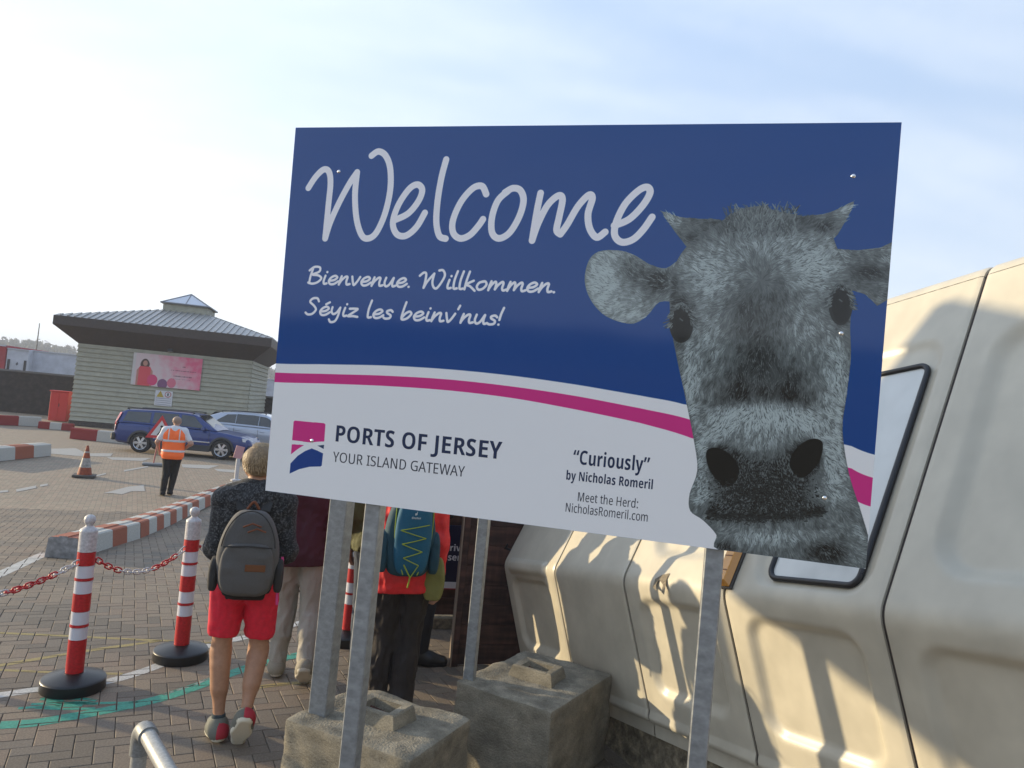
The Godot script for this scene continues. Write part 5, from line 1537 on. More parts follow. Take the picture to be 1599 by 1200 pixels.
func grey_pack(o: Vector3, turn: float, H: float) -> void:
	var g := mat("pack_grey", Color(0.155, 0.150, 0.148), 0.9, 0, "weave", 9.0, {"world": false, "rim": 0.15})
	var dk := mat("pack_dark", Color(0.055, 0.053, 0.052), 0.9, 0, "weave", 9.0)
	var p := thing("backpack", "grey canvas backpack with a tan leather patch, on the child's back", "backpack", o, turn, "")
	var b := Transform3D(Basis(Vector3.RIGHT, 0.06), Vector3(0.005, 0.828, 0.195))
	var m := MB.new(); m.grid(pack_rows(0.315, 0.445, 0.17, 0.66, b, 0.05), Vector3.ZERO, true); put("main_bag", m, g, p)
	var f := MB.new(); f.grid(pack_rows(0.268, 0.265, 0.07, 0.97, b * Transform3D(Basis(), Vector3(0, 0.025, 0.075)), 0.1), Vector3.ZERO, true); var fp := put("front_pocket", f, g, p)
	var z := MB.new(); z.tube([b * Vector3(-0.12, 0.275, 0.105), b * Vector3(0, 0.283, 0.112), b * Vector3(0.12, 0.275, 0.105)], [0.004], 6); put("zip", z, dk, fp)
	var lp := MB.new(); lp.box(b * Vector3(0.045, 0.172, 0.1165), Vector3(0.10, 0.036, 0.006), 0.002, b.basis); put("leather_patch", lp, mat("leather", Color(0.20, 0.072, 0.022), 0.7, 0, "grain", 8.0), fp)
	for s in [-1.0, 1.0]:
		var sp := MB.new(); sp.grid(pack_rows(0.05, 0.17, 0.12, 0.9, b * Transform3D(Basis(), Vector3(s * 0.163, 0.02, -0.005))), Vector3.ZERO, true); put("side_pocket", sp, dk, p)
		var zt := MB.new(); var zz := []
		for k in 9: zz.append(b * Vector3(s * lerpf(0.132, 0.0, pow(k / 8.0, 1.6)), 0.27 + 0.185 * sin(PI * 0.5 * k / 8.0), 0.082 - 0.020 * k / 8.0))
		zt.tube(zz, [0.0035], 6); put("zip", zt, dk, p)
		var st := MB.new(); ribbon(st, smooth_line([b * Vector3(s * 0.06, 0.43, -0.055), Vector3(s * 0.082, H * 0.835, 0.085), Vector3(s * 0.092, H * 0.855, 0.02), Vector3(s * 0.095, H * 0.815, -0.075), Vector3(s * 0.10, H * 0.70, -0.12), Vector3(s * 0.135, H * 0.60, -0.05), b * Vector3(s * 0.15, 0.06, -0.06)], 4), [Vector3(0, 0.8, 0.6), Vector3(0, 1, 0.2), Vector3(0, 1, 0), Vector3(0, 0.5, -1), Vector3(0, 0, -1)], 0.05, 0.008); put("shoulder_strap", st, dk, p)
	var h := MB.new(); h.tube(smooth_line([b * Vector3(-0.03, 0.445, -0.03), b * Vector3(0, 0.485, -0.03), b * Vector3(0.03, 0.445, -0.03)], 5), [0.007], 8); put("grab_handle", h, mat("handle_rust", Color(0.16, 0.05, 0.02), 0.8), p)
	for s in [[0.01, 0.385, 0.092], [0.035, 0.36, 0.098]]:
		var t := MB.new(); t.tube([b * Vector3(s[0] - 0.045, s[1] - 0.008, s[2]), b * Vector3(s[0], s[1] + 0.012, s[2]), b * Vector3(s[0] + 0.045, s[1] - 0.004, s[2])], [0.005], 6); put("cord", t, mat("handle_rust", Color(), 0.8), p)
	var pk := MB.new(); ribbon(pk, smooth_line([b * Vector3(0.172, 0.20, -0.02), b * Vector3(0.180, 0.12, 0.0), b * Vector3(0.165, 0.03, 0.02), b * Vector3(0.170, -0.045, 0.025)], 4), [Vector3(0.3, 0, 1)], 0.013); put("pink_ribbon", pk, mat("pink", Color(0.60, 0.045, 0.20), 0.7), p)
func teal_pack(o: Vector3, turn: float, H: float) -> void:
	var t := mat("pack_teal", Color(0.020, 0.085, 0.125), 0.8, 0, "weave", 9.0)
	var bl := mat("pack_blue", Color(0.012, 0.15, 0.27), 0.75, 0, "weave", 9.0)
	var lime := mat("pack_lime", Color(0.26, 0.33, 0.03), 0.7)
	var p := thing("backpack", "teal hiking backpack laced with lime cord, on the red jacket's back", "backpack", o, turn)
	var b := Transform3D(Basis(Vector3.RIGHT, 0.03), Vector3(-0.005, 0.905, 0.185))
	var m := MB.new(); m.grid(pack_rows(0.30, 0.50, 0.15, 0.66, b, 0.05), Vector3.ZERO, true); put("main_bag", m, t, p)
	var f := MB.new(); f.grid(pack_rows(0.215, 0.47, 0.09, 0.85, b * Transform3D(Basis(), Vector3(0.012, 0.025, 0.070)), 0.15), Vector3.ZERO, true); var fp := put("front_panel", f, bl, p)
	for s in [-1.0, 1.0]:
		var sp := MB.new(); sp.grid(pack_rows(0.07, 0.24, 0.14, 0.8, b * Transform3D(Basis(), Vector3(s * 0.150, 0.02, 0.0))), Vector3.ZERO, true); put("side_pocket", sp, t, p)
		var pl := []
		for k in 9: pl.append(b * Vector3(0.012 + s * lerpf(0.04, 0.108, sin(PI * 0.5 * minf(1.0, k / 5.0))), 0.03 + 0.42 * k / 8.0, 0.108 - 0.006 * k))
		var pm := MB.new(); pm.tube(pl, [0.0035], 6); put("piping", pm, lime, fp)
		var st := MB.new(); ribbon(st, smooth_line([b * Vector3(s * 0.06, 0.45, -0.07), Vector3(s * 0.085, H * 0.85, 0.06), Vector3(s * 0.095, H * 0.85, 0.0), Vector3(s * 0.098, H * 0.80, -0.09), Vector3(s * 0.11, H * 0.66, -0.12), b * Vector3(s * 0.15, 0.06, -0.08)], 4), [Vector3(0, 0.8, 0.6), Vector3(0, 1, 0.2), Vector3(0, 1, 0), Vector3(0, 0.5, -1), Vector3(0, 0, -1)], 0.05, 0.008); put("shoulder_strap", st, t, p)
	var zig := []
	for k in 7: zig.append(b * Vector3(0.012 + (-1.0 if k % 2 else 1.0) * lerpf(0.042, 0.085, k / 6.0), 0.09 + 0.235 * k / 6.0, 0.124))
	for k in 6:
		var c := MB.new(); c.tube([zig[k], (zig[k] + zig[k + 1]) * 0.5 + b.basis.z * 0.006, zig[k + 1]], [0.0032], 6); put("lacing", c, lime, fp)
	var tail := MB.new(); tail.tube([b * Vector3(-0.03, 0.09, 0.122), b * Vector3(0.012, 0.02, 0.122), b * Vector3(0.006, -0.045, 0.10)], [0.0045], 6); put("lacing", tail, lime, fp)
	var t2 := MB.new(); t2.tube([b * Vector3(0.054, 0.09, 0.122), b * Vector3(0.014, 0.02, 0.122)], [0.0032], 6); put("lacing", t2, lime, fp)
	# pale emblem: a small flame-like mark over a short word
	var wm := mat("pack_print", Color(0.5, 0.56, 0.58), 0.7)
	var em := MB.new()
	em.sheet(PackedVector2Array([Vector2(-0.008, 0), Vector2(0.004, 0.004), Vector2(0.005, 0.026), Vector2(-0.001, 0.014), Vector2(-0.009, 0.012)]), b * Transform3D(Basis(), Vector3(0.015, 0.375, 0.1235)))
	put("emblem", em, wm, fp)
	var tx := TextMesh.new(); var fo := SystemFont.new(); fo.font_names = PackedStringArray(["Droid Sans"]); fo.font_weight = 600
	tx.text = "deuter"; tx.font = fo; tx.font_size = 32; tx.pixel_size = 0.00052; tx.depth = 0.002
	var mi := MeshInstance3D.new(); mi.name = "lettering"; mi.mesh = tx; mi.material_override = wm; fp.add_child(mi, true)
	mi.transform = b * Transform3D(Basis(), Vector3(0.015, 0.361, 0.1235))

# ---------- chain posts, chain ----------
func make_bollards() -> void:
	var red := mat("plastic_red", Color(0.60, 0.014, 0.020), 0.45, 0, "grain", 2.0)
	var white := mat("plastic_white", Color(0.66, 0.64, 0.64), 0.45, 0, "grain", 2.0)
	var tape := mat("plastic_tape", Color(0.58, 0.58, 0.63), 0.3)
	var rubber := mat("base_rubber", Color(0.014, 0.015, 0.017), 0.38, 0, "grain", 4.0)
	var o := thing("chain_post", "red and white chain post standing beside the green paint splashes", "post", Vector3.ZERO, 0, "chain posts along the white line")
	var b := MB.new(); b.lathe([[0.0, 0.0], [0.172, 0.0], [0.172, 0.0], [0.178, 0.008], [0.178, 0.062], [0.178, 0.062], [0.170, 0.074], [0.10, 0.094], [0.062, 0.102], [0.062, 0.102], [0.0, 0.102]], 48)
	put("rubber_base", b, rubber, o)
	var R := 0.050
	var y := 0.102
	for s in [[0.20, 0], [0.075, 2], [0.016, 3], [0.078, 2], [0.108, 0], [0.078, 2], [0.016, 3], [0.075, 2], [0.082, 0], [0.125, 1]]:
		var m := MB.new(); var r: float = R * (1.045 if s[1] == 3 else (0.985 if s[1] == 2 else 1.0))
		m.lathe([[r * 0.9, y], [r, y + 0.0015], [r, y + 0.0015], [r, y + s[0] - 0.0015], [r, y + s[0] - 0.0015], [r * 0.9, y + s[0]]], 32)
		put(["tube", "cap", "reflective_band", "ring"][s[1]], m, [red, white, tape, red][s[1]], o)
		y += s[0]
	var k := MB.new(); k.lathe([[R, y - 0.0015], [R * 0.97, y + 0.010], [R * 0.62, y + 0.022], [0.021, y + 0.030], [0.020, y + 0.038], [0.030, y + 0.050], [0.0335, y + 0.068], [0.029, y + 0.086], [0.016, y + 0.097], [0.0, y + 0.100]], 28)
	put("knob", k, white, o)
	var spots := [[gp(113, 1076), "red and white chain post standing beside the green paint splashes"], [gp(281, 1029), "red and white chain post on the white line beside the child in red shorts"], [gp(541, 1003), "red and white chain post half hidden behind the sign's posts"], [Vector3(-1.25, 0, -4.40), "red and white chain post at the near end of the chain"]]
	for i in spots.size():
		var q := o if i == 0 else o.duplicate() as Node3D
		if i > 0: q.name = numbered("chain_post"); add_child(q)
		q.position = spots[i][0]; q.set_meta("label", spots[i][1])
		# lean a touch, as they do
		q.rotation = Vector3(0, i * 0.7, [0.012, 0.014, 0.0, 0.0][i])
	var hook := 0.775
	var link := MB.new(); var lp := []
	for k2 in 15:
		var a := TAU * k2 / 14
		lp.append(Vector3(cos(a) * 0.018 + signf(cos(a)) * 0.009, sin(a) * 0.0155, 0))
	link.tube(lp, [0.0047], 6, false)
	var lm := link.mesh()
	chain(spots[0][0], spots[1][0], hook, 0.120, lm, red, white, "red and white plastic chain sagging between the two chain posts", [[0.0, 0.24, 0], [0.24, 0.62, 1], [0.62, 0.9, 0], [0.9, 1.0, 1]])
	chain(spots[3][0], spots[0][0], hook, 0.115, lm, red, white, "red and white plastic chain running from the splashed post out of view", [[0.0, 0.5, 0], [0.5, 0.62, 1], [0.62, 0.86, 0], [0.86, 1.0, 1]])
	chain(spots[1][0], spots[2][0], hook, 0.24, lm, red, white, "red and white plastic chain passing behind the child", [[0.0, 0.2, 1], [0.2, 0.5, 0], [0.5, 0.75, 1], [0.75, 1.0, 0]])
func chain(a: Vector3, b: Vector3, h: float, sag: float, lm: Mesh, red: Material, white: Material, label: String, cols: Array) -> void:
	var d := (b - a).normalized()
	var p0 := a + d * 0.056 + Vector3(0, h, 0); var p1 := b - d * 0.056 + Vector3(0, h, 0)
	var o := thing("plastic_chain", label, "chain", Vector3(p0.x, p0.y, p0.z), 0, "plastic chains between posts")
	var P := func(t: float) -> Vector3: return p0.lerp(p1, t) - Vector3(0, sag * 4.0 * t * (1 - t), 0)
	var len := 0.0
	for i in 60: len += (P.call((i + 1) / 60.0) - P.call(i / 60.0)).length()
	var n := int(len / 0.0355)
	for i in n:
		var t := (i + 0.5) / n
		var dir: Vector3 = (P.call(minf(1, t + 0.01)) - P.call(maxf(0, t - 0.01))).normalized()
		var z := dir.cross(Vector3.UP).normalized(); var yv := z.cross(dir)
		var roll := 0.0 if i % 2 == 0 else PI * 0.5
		var c := 0
		for q in cols: if t >= q[0] and t <= q[1]: c = q[2]
		var l := put("link", lm, white if c == 1 else red, o)
		l.transform = Transform3D(Basis(dir, yv, z) * Basis(Vector3.RIGHT, roll), P.call(t) - o.position)
	for e in [[p0, -d], [p1, d]]:
		var hk := MB.new(); hk.tube([e[0] - o.position, e[0] + e[1] * 0.012 - o.position], [0.010, 0.012], 8)
		put("hook", hk, red, o)

# ---------- concrete kerb barriers ----------
func barrier(a: Vector3, b: Vector3, stripes: int, first_red: bool, label: String, w: float, h: float, grey_end := false, tone := 0) -> void:
	var d := b - a; var fl := Vector3(d.x, 0, d.z).normalized()
	var o := thing("kerb_barrier", label, "barrier", a, 0, "red and white kerb barriers")
	var red := mat("barrier_red", Color(0.42, 0.125, 0.065), 0.85, 0, "grain", 1.5) if tone == 0 else mat("barrier_red2", Color(0.34, 0.030, 0.028), 0.8, 0, "grain", 1.5)
	var white := mat("barrier_white", Color(0.60, 0.58, 0.52), 0.85, 0, "grain", 1.5)
	var grey := mat("barrier_grey", Color(0.42, 0.42, 0.42), 0.9, 0, "blotch", 1.5)
	var side := fl.cross(Vector3.UP)
	var pr := [Vector2(-0.5 * w, 0), Vector2(-0.44 * w, h * 0.93), Vector2(-0.38 * w, h), Vector2(-0.13 * w, h), Vector2(-0.12 * w, h + 0.012), Vector2(0.12 * w, h + 0.012), Vector2(0.13 * w, h), Vector2(0.38 * w, h), Vector2(0.44 * w, h * 0.93), Vector2(0.5 * w, 0)]
	for i in stripes:
		var t0 := float(i) / stripes; var t1 := float(i + 1) / stripes
		var m := MB.new()
		var q0 := d * t0; var q1 := d * t1
		for k in pr.size() - 1:
			var c0: Vector2 = pr[k]; var c1: Vector2 = pr[k + 1]
			m.quad(q0 + side * c0.x + Vector3.UP * c0.y, q1 + side * c0.x + Vector3.UP * c0.y, q1 + side * c1.x + Vector3.UP * c1.y, q0 + side * c1.x + Vector3.UP * c1.y, side * (c0.x + c1.x) + Vector3.UP * 0.05)
		for e in [[i == 0, q0, -fl], [i == stripes - 1, q1, fl]]:
			if not e[0]: continue
			var em := m if not grey_end or e[2] == fl else MB.new()
			for k in range(1, pr.size() - 1): em.tri(e[1] + side * pr[0].x, e[1] + side * pr[k].x + Vector3.UP * pr[k].y, e[1] + side * pr[k + 1].x + Vector3.UP * pr[k + 1].y, e[2])
			if em != m: put("end_face", em, grey, o)
		put("painted_stripe", m, red if (i % 2 == 0) == first_red else white, o)
func make_barriers() -> void:
	var p := []
	for q in [[95, 872], [165, 853], [234, 826], [289, 801], [330, 782], [368, 768]]: p.append(gp(q[0], q[1]))
	# five units in a row along a smooth line
	var line := smooth_line(p, 8)
	var L := [0.0]
	for i in line.size() - 1: L.append(L[-1] + (line[i + 1] - line[i]).length())
	var A := func(s: float) -> Vector3:
		for i in line.size() - 1:
			if s <= L[i + 1]: return line[i].lerp(line[i + 1], (s - L[i]) / (L[i + 1] - L[i]))
		return line[-1]
	var n := 5
	for i in n:
		var a: Vector3 = A.call(L[-1] * i / n + (0.012 if i > 0 else 0.0)); var b: Vector3 = A.call(L[-1] * (i + 1) / n - 0.012)
		a.y = gy(a.z); b.y = gy(b.z)
		barrier(a, b, 4, true, ["grey-ended kerb barrier behind the splashed chain post", "kerb barrier second from the grey-ended one", "kerb barrier in the middle of the long row", "kerb barrier beside the steward's path, fourth in the row", "farthest kerb barrier of the row, by the child's head"][i], 0.34, 0.225, i == 0)
	barrier(gp(-60, 724), gp(66, 711), 4, true, "short kerb barrier on its own out on the paving near the cone", 0.5, 0.36)
	barrier(gp(-50, 662), gp(61, 666), 3, false, "kerb barrier in front of the brown boundary wall", 0.3, 0.42, false, 1)
	barrier(gp(60, 669), gp(114, 673), 3, true, "low kerb barrier in front of the red cabinet", 0.3, 0.30, false, 1)
	barrier(gp(113, 685), gp(196, 693), 2, true, "kerb barrier by the back bumper of the blue estate car", 0.4, 0.42, false, 1)

# ---------- cone and hazard sign ----------
func make_cone() -> void:
	var o := thing("traffic_cone", "faded orange and white traffic cone out on the paving", "cone", gp(131, 745))
	var orange := mat("cone_orange", Color(0.42, 0.085, 0.03), 0.7, 0, "blotch", 2.0); var white := mat("cone_white", Color(0.5, 0.48, 0.44), 0.6, 0, "blotch", 2.0)
	var b := MB.new(); b.box(Vector3(0, 0.03, 0), Vector3(0.50, 0.06, 0.50), 0.012); put("base", b, mat("cone_base", Color(0.06, 0.055, 0.05), 0.8), o)
	for s in [[0.06, 0.24, 0], [0.24, 0.47, 1], [0.47, 0.60, 0], [0.60, 0.64, 1], [0.64, 0.78, 0]]:
		var m := MB.new(); var r := func(y: float) -> float: return lerpf(0.165, 0.026, (y - 0.06) / 0.72)
		m.lathe([[r.call(s[0]), s[0]], [r.call(s[1]), s[1]]], 24)
		if s[1] == 0.78: m.lathe([[0.026, 0.78], [0.0, 0.782]], 24)
		put("sleeve" if s[2] else "cone_body", m, white if s[2] else orange, o)
func hazard_sign(at0: Vector3, turn: float, s: float, label: String) -> void:
	var o := thing("hazard_sign", label, "road sign", at0, turn)
	var red := mat("hazard_red", Color(0.52, 0.035, 0.04), 0.5); var white := mat("hazard_white", Color(0.6, 0.58, 0.57), 0.5); var blk := mat("hazard_black", Color(0.015, 0.015, 0.016), 0.6)
	var b := MB.new(); b.box(Vector3(0, 0.035, 0), Vector3(0.62, 0.07, 0.42), 0.015); put("base", b, mat("hazard_base", Color(0.16, 0.17, 0.18), 0.8), o)
	var p := MB.new(); p.tube([Vector3(0, 0.06, -0.03), Vector3(0.11, 1.48, -0.03)], [0.022], 10); put("pole", p, mat("hazard_pole", Color(0.40, 0.13, 0.11), 0.6), o)
	var c := Vector3(0.10, 1.06, 0)
	var tri := func(k: float) -> PackedVector2Array: return PackedVector2Array([Vector2(0, 0.60 * s * k), Vector2(-0.52 * s * k, -0.30 * s * k), Vector2(0.52 * s * k, -0.30 * s * k)])
	var m := MB.new(); m.prism(tri.call(1.0), Transform3D(Basis(), c + Vector3(0, 0, -0.006)), 0.010); put("plate", m, red, o)
	var w := MB.new(); w.prism(tri.call(0.66), Transform3D(Basis(), c + Vector3(0, 0, 0.0045)), 0.002); put("field", w, white, o)
	# walking figure
	var f := MB.new()
	f.prism(PackedVector2Array([Vector2(-0.02, 0.05), Vector2(0.04, 0.05), Vector2(0.05, -0.05), Vector2(0.09, -0.16), Vector2(0.05, -0.17), Vector2(0.01, -0.06), Vector2(-0.06, -0.17), Vector2(-0.10, -0.16), Vector2(-0.03, -0.04)]), Transform3D(Basis(), c + Vector3(0, 0.02, 0.007)), 0.002)
	var hd := PackedVector2Array()
	for k in 12: hd.append(Vector2(cos(TAU * k / 12), sin(TAU * k / 12)) * 0.038)
	f.prism(hd, Transform3D(Basis(), c + Vector3(0.012, 0.12, 0.007)), 0.002)
	put("pictogram", f, blk, o)

# ---------- cars ----------
func car(sp: Dictionary, at0: Vector3, turn: float, label: String) -> void:
	var o := thing("parked_car", label, "car", at0, turn)
	var paint: Material = sp.paint
	var glass := mat("car_glass", Color(0.020, 0.024, 0.026), 0.06, 0, "", 1, {"spec": 0.7})
	var trim := mat("car_trim", Color(0.035, 0.036, 0.040), 0.65); var chrome := mat("car_silver", Color(0.55, 0.56, 0.58), 0.25, 0.8)
	# lower body: stations [x, y of floor, y of top, half width]
	var fine := []
	for i in sp.body.size() - 1:
		var a: Array = sp.body[i]; var b: Array = sp.body[i + 1]
		var n := maxi(1, int((b[0] - a[0]) / 0.045))
		for k in n: fine.append([0, 1, 2, 3].map(func(e): return lerpf(a[e], b[e], float(k) / n)))
	fine.append(sp.body[-1])
	var ctl := [[0.0, 0.0], [0.86, 0.0], [0.97, 0.10], [1.0, 0.35], [0.995, 0.62], [0.965, 0.86], [0.90, 0.975], [0.6, 1.0], [0.0, 1.0]]
	var rows := []
	for s in fine:
		var row := PackedVector3Array()
		var hw: float = s[3]; var y0: float = s[1]; var y1: float = s[2]
		for e in ctl.size() - 1:
			for k in 4:
				var q := Vector2(ctl[e][0], ctl[e][1]).lerp(Vector2(ctl[e + 1][0], ctl[e + 1][1]), k / 4.0)
				row.append(Vector3(s[0], lerpf(y0, y1, q.y), hw * q.x))
		row.append(Vector3(s[0], y1 + 0.012, 0))
		for i in range(row.size() - 2, 0, -1): row.append(Vector3(row[i].x, row[i].y, -row[i].z))
		rows.append(row)
	var m := MB.new(); m.grid(rows, Vector3.ZERO, true)
	# open the wheel arches
	var keep := PackedInt32Array()
	for i in range(0, m.idx.size(), 6):
		var c0 := (m.v[m.idx[i]] + m.v[m.idx[i + 1]] + m.v[m.idx[i + 2]] + m.v[m.idx[i + 5]]) * 0.25
		var hole := false
		for x in sp.wheels:
			if absf(c0.z) > sp.half * 0.62 and Vector2(c0.x - x, c0.y - sp.radius).length() < sp.radius * 1.12: hole = true
		if not hole: for e in 6: keep.append(m.idx[i + e])
	m.idx = keep
	for e in [0, rows.size() - 1]:
		for k in rows[e].size() - 1: m.tri(rows[e][0], rows[e][k], rows[e][k + 1], Vector3(-1 if e == 0 else 1, 0, 0))
	put("body", m, paint, o)
	# cabin: stations [x, y base, y roof, half base, half roof]
	var cr := []
	for s in sp.cabin:
		var row := PackedVector3Array()
		for q in [[1.0, 0.0, 0.0], [0.55, 0.45, 0.5], [0.12, 0.88, 0.9], [0.0, 0.94, 0.965], [-0.12, 1.0, 1.0]]:
			row.append(Vector3(s[0], lerpf(s[1], s[2], q[2]), lerpf(s[4], s[3], maxf(q[0], 0.0)) if q[0] >= 0 else s[4] * 0.86))
		row.append(Vector3(s[0], s[2] + 0.012, 0))
		for i in range(4, -1, -1): row.append(Vector3(row[i].x, row[i].y, -row[i].z))
		cr.append(row)
	var c := MB.new(); c.grid(cr, Vector3.UP)
	put("cabin", c, paint, o)
	var cab := func(x: float, f: float, side: float, off: float) -> Vector3:
		for i in sp.cabin.size() - 1:
			var a: Array = sp.cabin[i]; var b: Array = sp.cabin[i + 1]
			if x >= a[0] and x <= b[0] or i == sp.cabin.size() - 2:
				var t: float = (x - a[0]) / (b[0] - a[0])
				var y := lerpf(lerpf(a[1], b[1], t), lerpf(a[2], b[2], t), f); var z := lerpf(lerpf(a[3], b[3], t), lerpf(a[4], b[4], t), f) + off
				return Vector3(x, y, z * side)
		return Vector3.ZERO
	for side in [-1.0, 1.0]:
		for w in sp.windows:
			var g := MB.new(); var gr := []
			for i in 5:
				var row := PackedVector3Array(); var f := lerpf(w[4], w[5], i / 4.0)
				for j in 9: row.append(cab.call(lerpf(lerpf(w[0], w[2], i / 4.0), lerpf(w[1], w[3], i / 4.0), j / 8.0), f, side, 0.012))
				gr.append(row)
			g.grid(gr, Vector3(0, 0.2, side)); put("side_window", g, glass, o)
		# wheels
		for x in sp.wheels:
			var R: float = sp.radius
			var zf := Transform3D(Basis(Vector3.RIGHT, PI * 0.5 * side), Vector3(x, R, side * (sp.track)))
			var t := MB.new(); t.lathe([[R * 0.66, -0.11], [R * 0.93, -0.11], [R, -0.075], [R, 0.075], [R * 0.93, 0.11], [R * 0.68, 0.105]], 32, zf)
			var wh := put("wheel", t, mat("tyre", Color(0.018, 0.018, 0.019), 0.85), o)
			var rm := MB.new(); rm.lathe([[R * 0.69, 0.10], [R * 0.62, 0.095], [R * 0.60, 0.03]], 32, zf); rm.lathe([[R * 0.16, 0.085], [0.0, 0.09]], 20, zf)
			for k in sp.spokes:
				var a: float = TAU * k / sp.spokes
				var d := Vector3(cos(a), 0, sin(a)); var n := Vector3(-sin(a), 0, cos(a))
				rm.quad(zf * (d * R * 0.1 + n * R * 0.10 + Vector3(0, 0.088, 0)), zf * (d * R * 0.64 + n * R * 0.13 + Vector3(0, 0.080, 0)), zf * (d * R * 0.64 - n * R * 0.13 + Vector3(0, 0.080, 0)), zf * (d * R * 0.1 - n * R * 0.10 + Vector3(0, 0.088, 0)), zf.basis.y)
			put("rim", rm, chrome, wh)
			var dk := MB.new(); dk.lathe([[R * 0.62, 0.03], [0.0, 0.03]], 24, zf); put("brake_disc", dk, trim, wh)
			# arch lip
			var al := MB.new(); var ar := []
			for k in 17:
				var a := PI * (k / 16.0) ; var q := Vector3(cos(a), sin(a), 0)
				ar.append(PackedVector3Array([Vector3(x, R, side * (sp.half + 0.020)) + q * (R * 1.07), Vector3(x, R, side * (sp.half + 0.006)) + q * (R * 1.28)]))
			al.grid(ar, Vector3(0, 0, side)); put("wheel_arch", al, trim if sp.cladding else paint, o)
			var wl := MB.new(); var wr := []
			for k in 15:
				var a := lerpf(-0.25, PI + 0.25, k / 14.0); var q := Vector3(cos(a), sin(a), 0) * R * 1.15
				wr.append(PackedVector3Array([Vector3(x, R, side * (sp.half - 0.004)) + q, Vector3(x, R, side * (sp.half - 0.30)) + q, Vector3(x, R + 0.1, side * (sp.half - 0.30))]))
			wl.grid(wr, Vector3(0, -1, side)); put("arch_liner", wl, trim, o)
		if sp.cladding:
			var cl := MB.new(); cl.box(Vector3((sp.wheels[0] + sp.wheels[1]) * 0.5, 0.34, side * (sp.half - 0.012)), Vector3(absf(sp.wheels[1] - sp.wheels[0]) - sp.radius * 2.3, 0.22, 0.05), 0.015); put("sill_cladding", cl, trim, o)
			var rb := MB.new(); rb.box(Vector3((sp.wheels[0] + sp.wheels[1]) * 0.5, 0.56, side * (sp.half + 0.004)), Vector3(absf(sp.wheels[1] - sp.wheels[0]) - sp.radius * 2.4, 0.045, 0.018), 0.006); put("rubbing_strip", rb, chrome, o)
		var rl := MB.new(); rl.tube(smooth_line([cab.call(sp.rail[0], 1.0, side, 0.0), cab.call(sp.rail[0] + 0.08, 1.0, side, 0.0) + Vector3(0, 0.05, 0), cab.call(sp.rail[1] - 0.08, 1.0, side, 0.0) + Vector3(0, 0.05, 0), cab.call(sp.rail[1], 1.0, side, 0.0)], 4), [0.016], 8); put("roof_rail", rl, trim, o)
		var mr := MB.new(); mr.frustum(cab.call(sp.mirror, 0.05, side, 0.11) + Vector3(0, 0.03, 0), Vector3(0.12, 0.13, 0.19), Vector3(0.09, 0.13, 0.16), 0.02); put("mirror", mr, paint, o)
		var hl := MB.new(); hl.grid(sp.lamp.call(side), Vector3(1, 0.2, side * 0.3)); put("headlight", hl, mat("headlamp", Color(0.55, 0.55, 0.56), 0.1, 0, "", 1, {"spec": 0.7}), o)
		var tl := MB.new(); tl.grid(sp.tail.call(side), Vector3(-1, 0, side)); put("tail_light", tl, mat("tail_lamp", Color(0.42, 0.025, 0.02), 0.15, 0, "", 1, {"spec": 0.6}), o)
		for x in sp.doors:
			var dl := MB.new(); dl.box(Vector3(x, 0.70, side * (sp.half + 0.0005)), Vector3(0.010, 0.50, 0.006)); put("door_gap", dl, trim, o)
		for x in sp.handles:
			var hd := MB.new(); hd.box(Vector3(x, 0.86, side * (sp.half - 0.01)), Vector3(0.18, 0.03, 0.035), 0.008); put("door_handle", hd, paint, o)
	# front and rear screens
	for w in sp.screens:
		var g := MB.new(); var gr := []
		for i in 4:
			var row := PackedVector3Array()
			for j in 9:
				var f := lerpf(0.10, 0.92, i / 3.0); var u := lerpf(-0.90, 0.90, j / 8.0)
				var a: Array = w[0]; var b: Array = w[1]
				row.append(Vector3(lerpf(a[0], b[0], f) + w[2] * 0.012, lerpf(a[1], b[1], f) + 0.012, lerpf(a[2], b[2], f) * u))
			gr.append(row)
		g.grid(gr, Vector3(w[2], 0.5, 0)); put("windscreen" if w[2] > 0 else "rear_window", g, glass, o)
	for bmp in sp.bumpers:
		var b := MB.new(); b.box(Vector3(bmp[0], bmp[1], 0), Vector3(0.16, bmp[2], sp.half * 2.0 - 0.06), 0.05); put("bumper", b, trim if sp.cladding else paint, o)
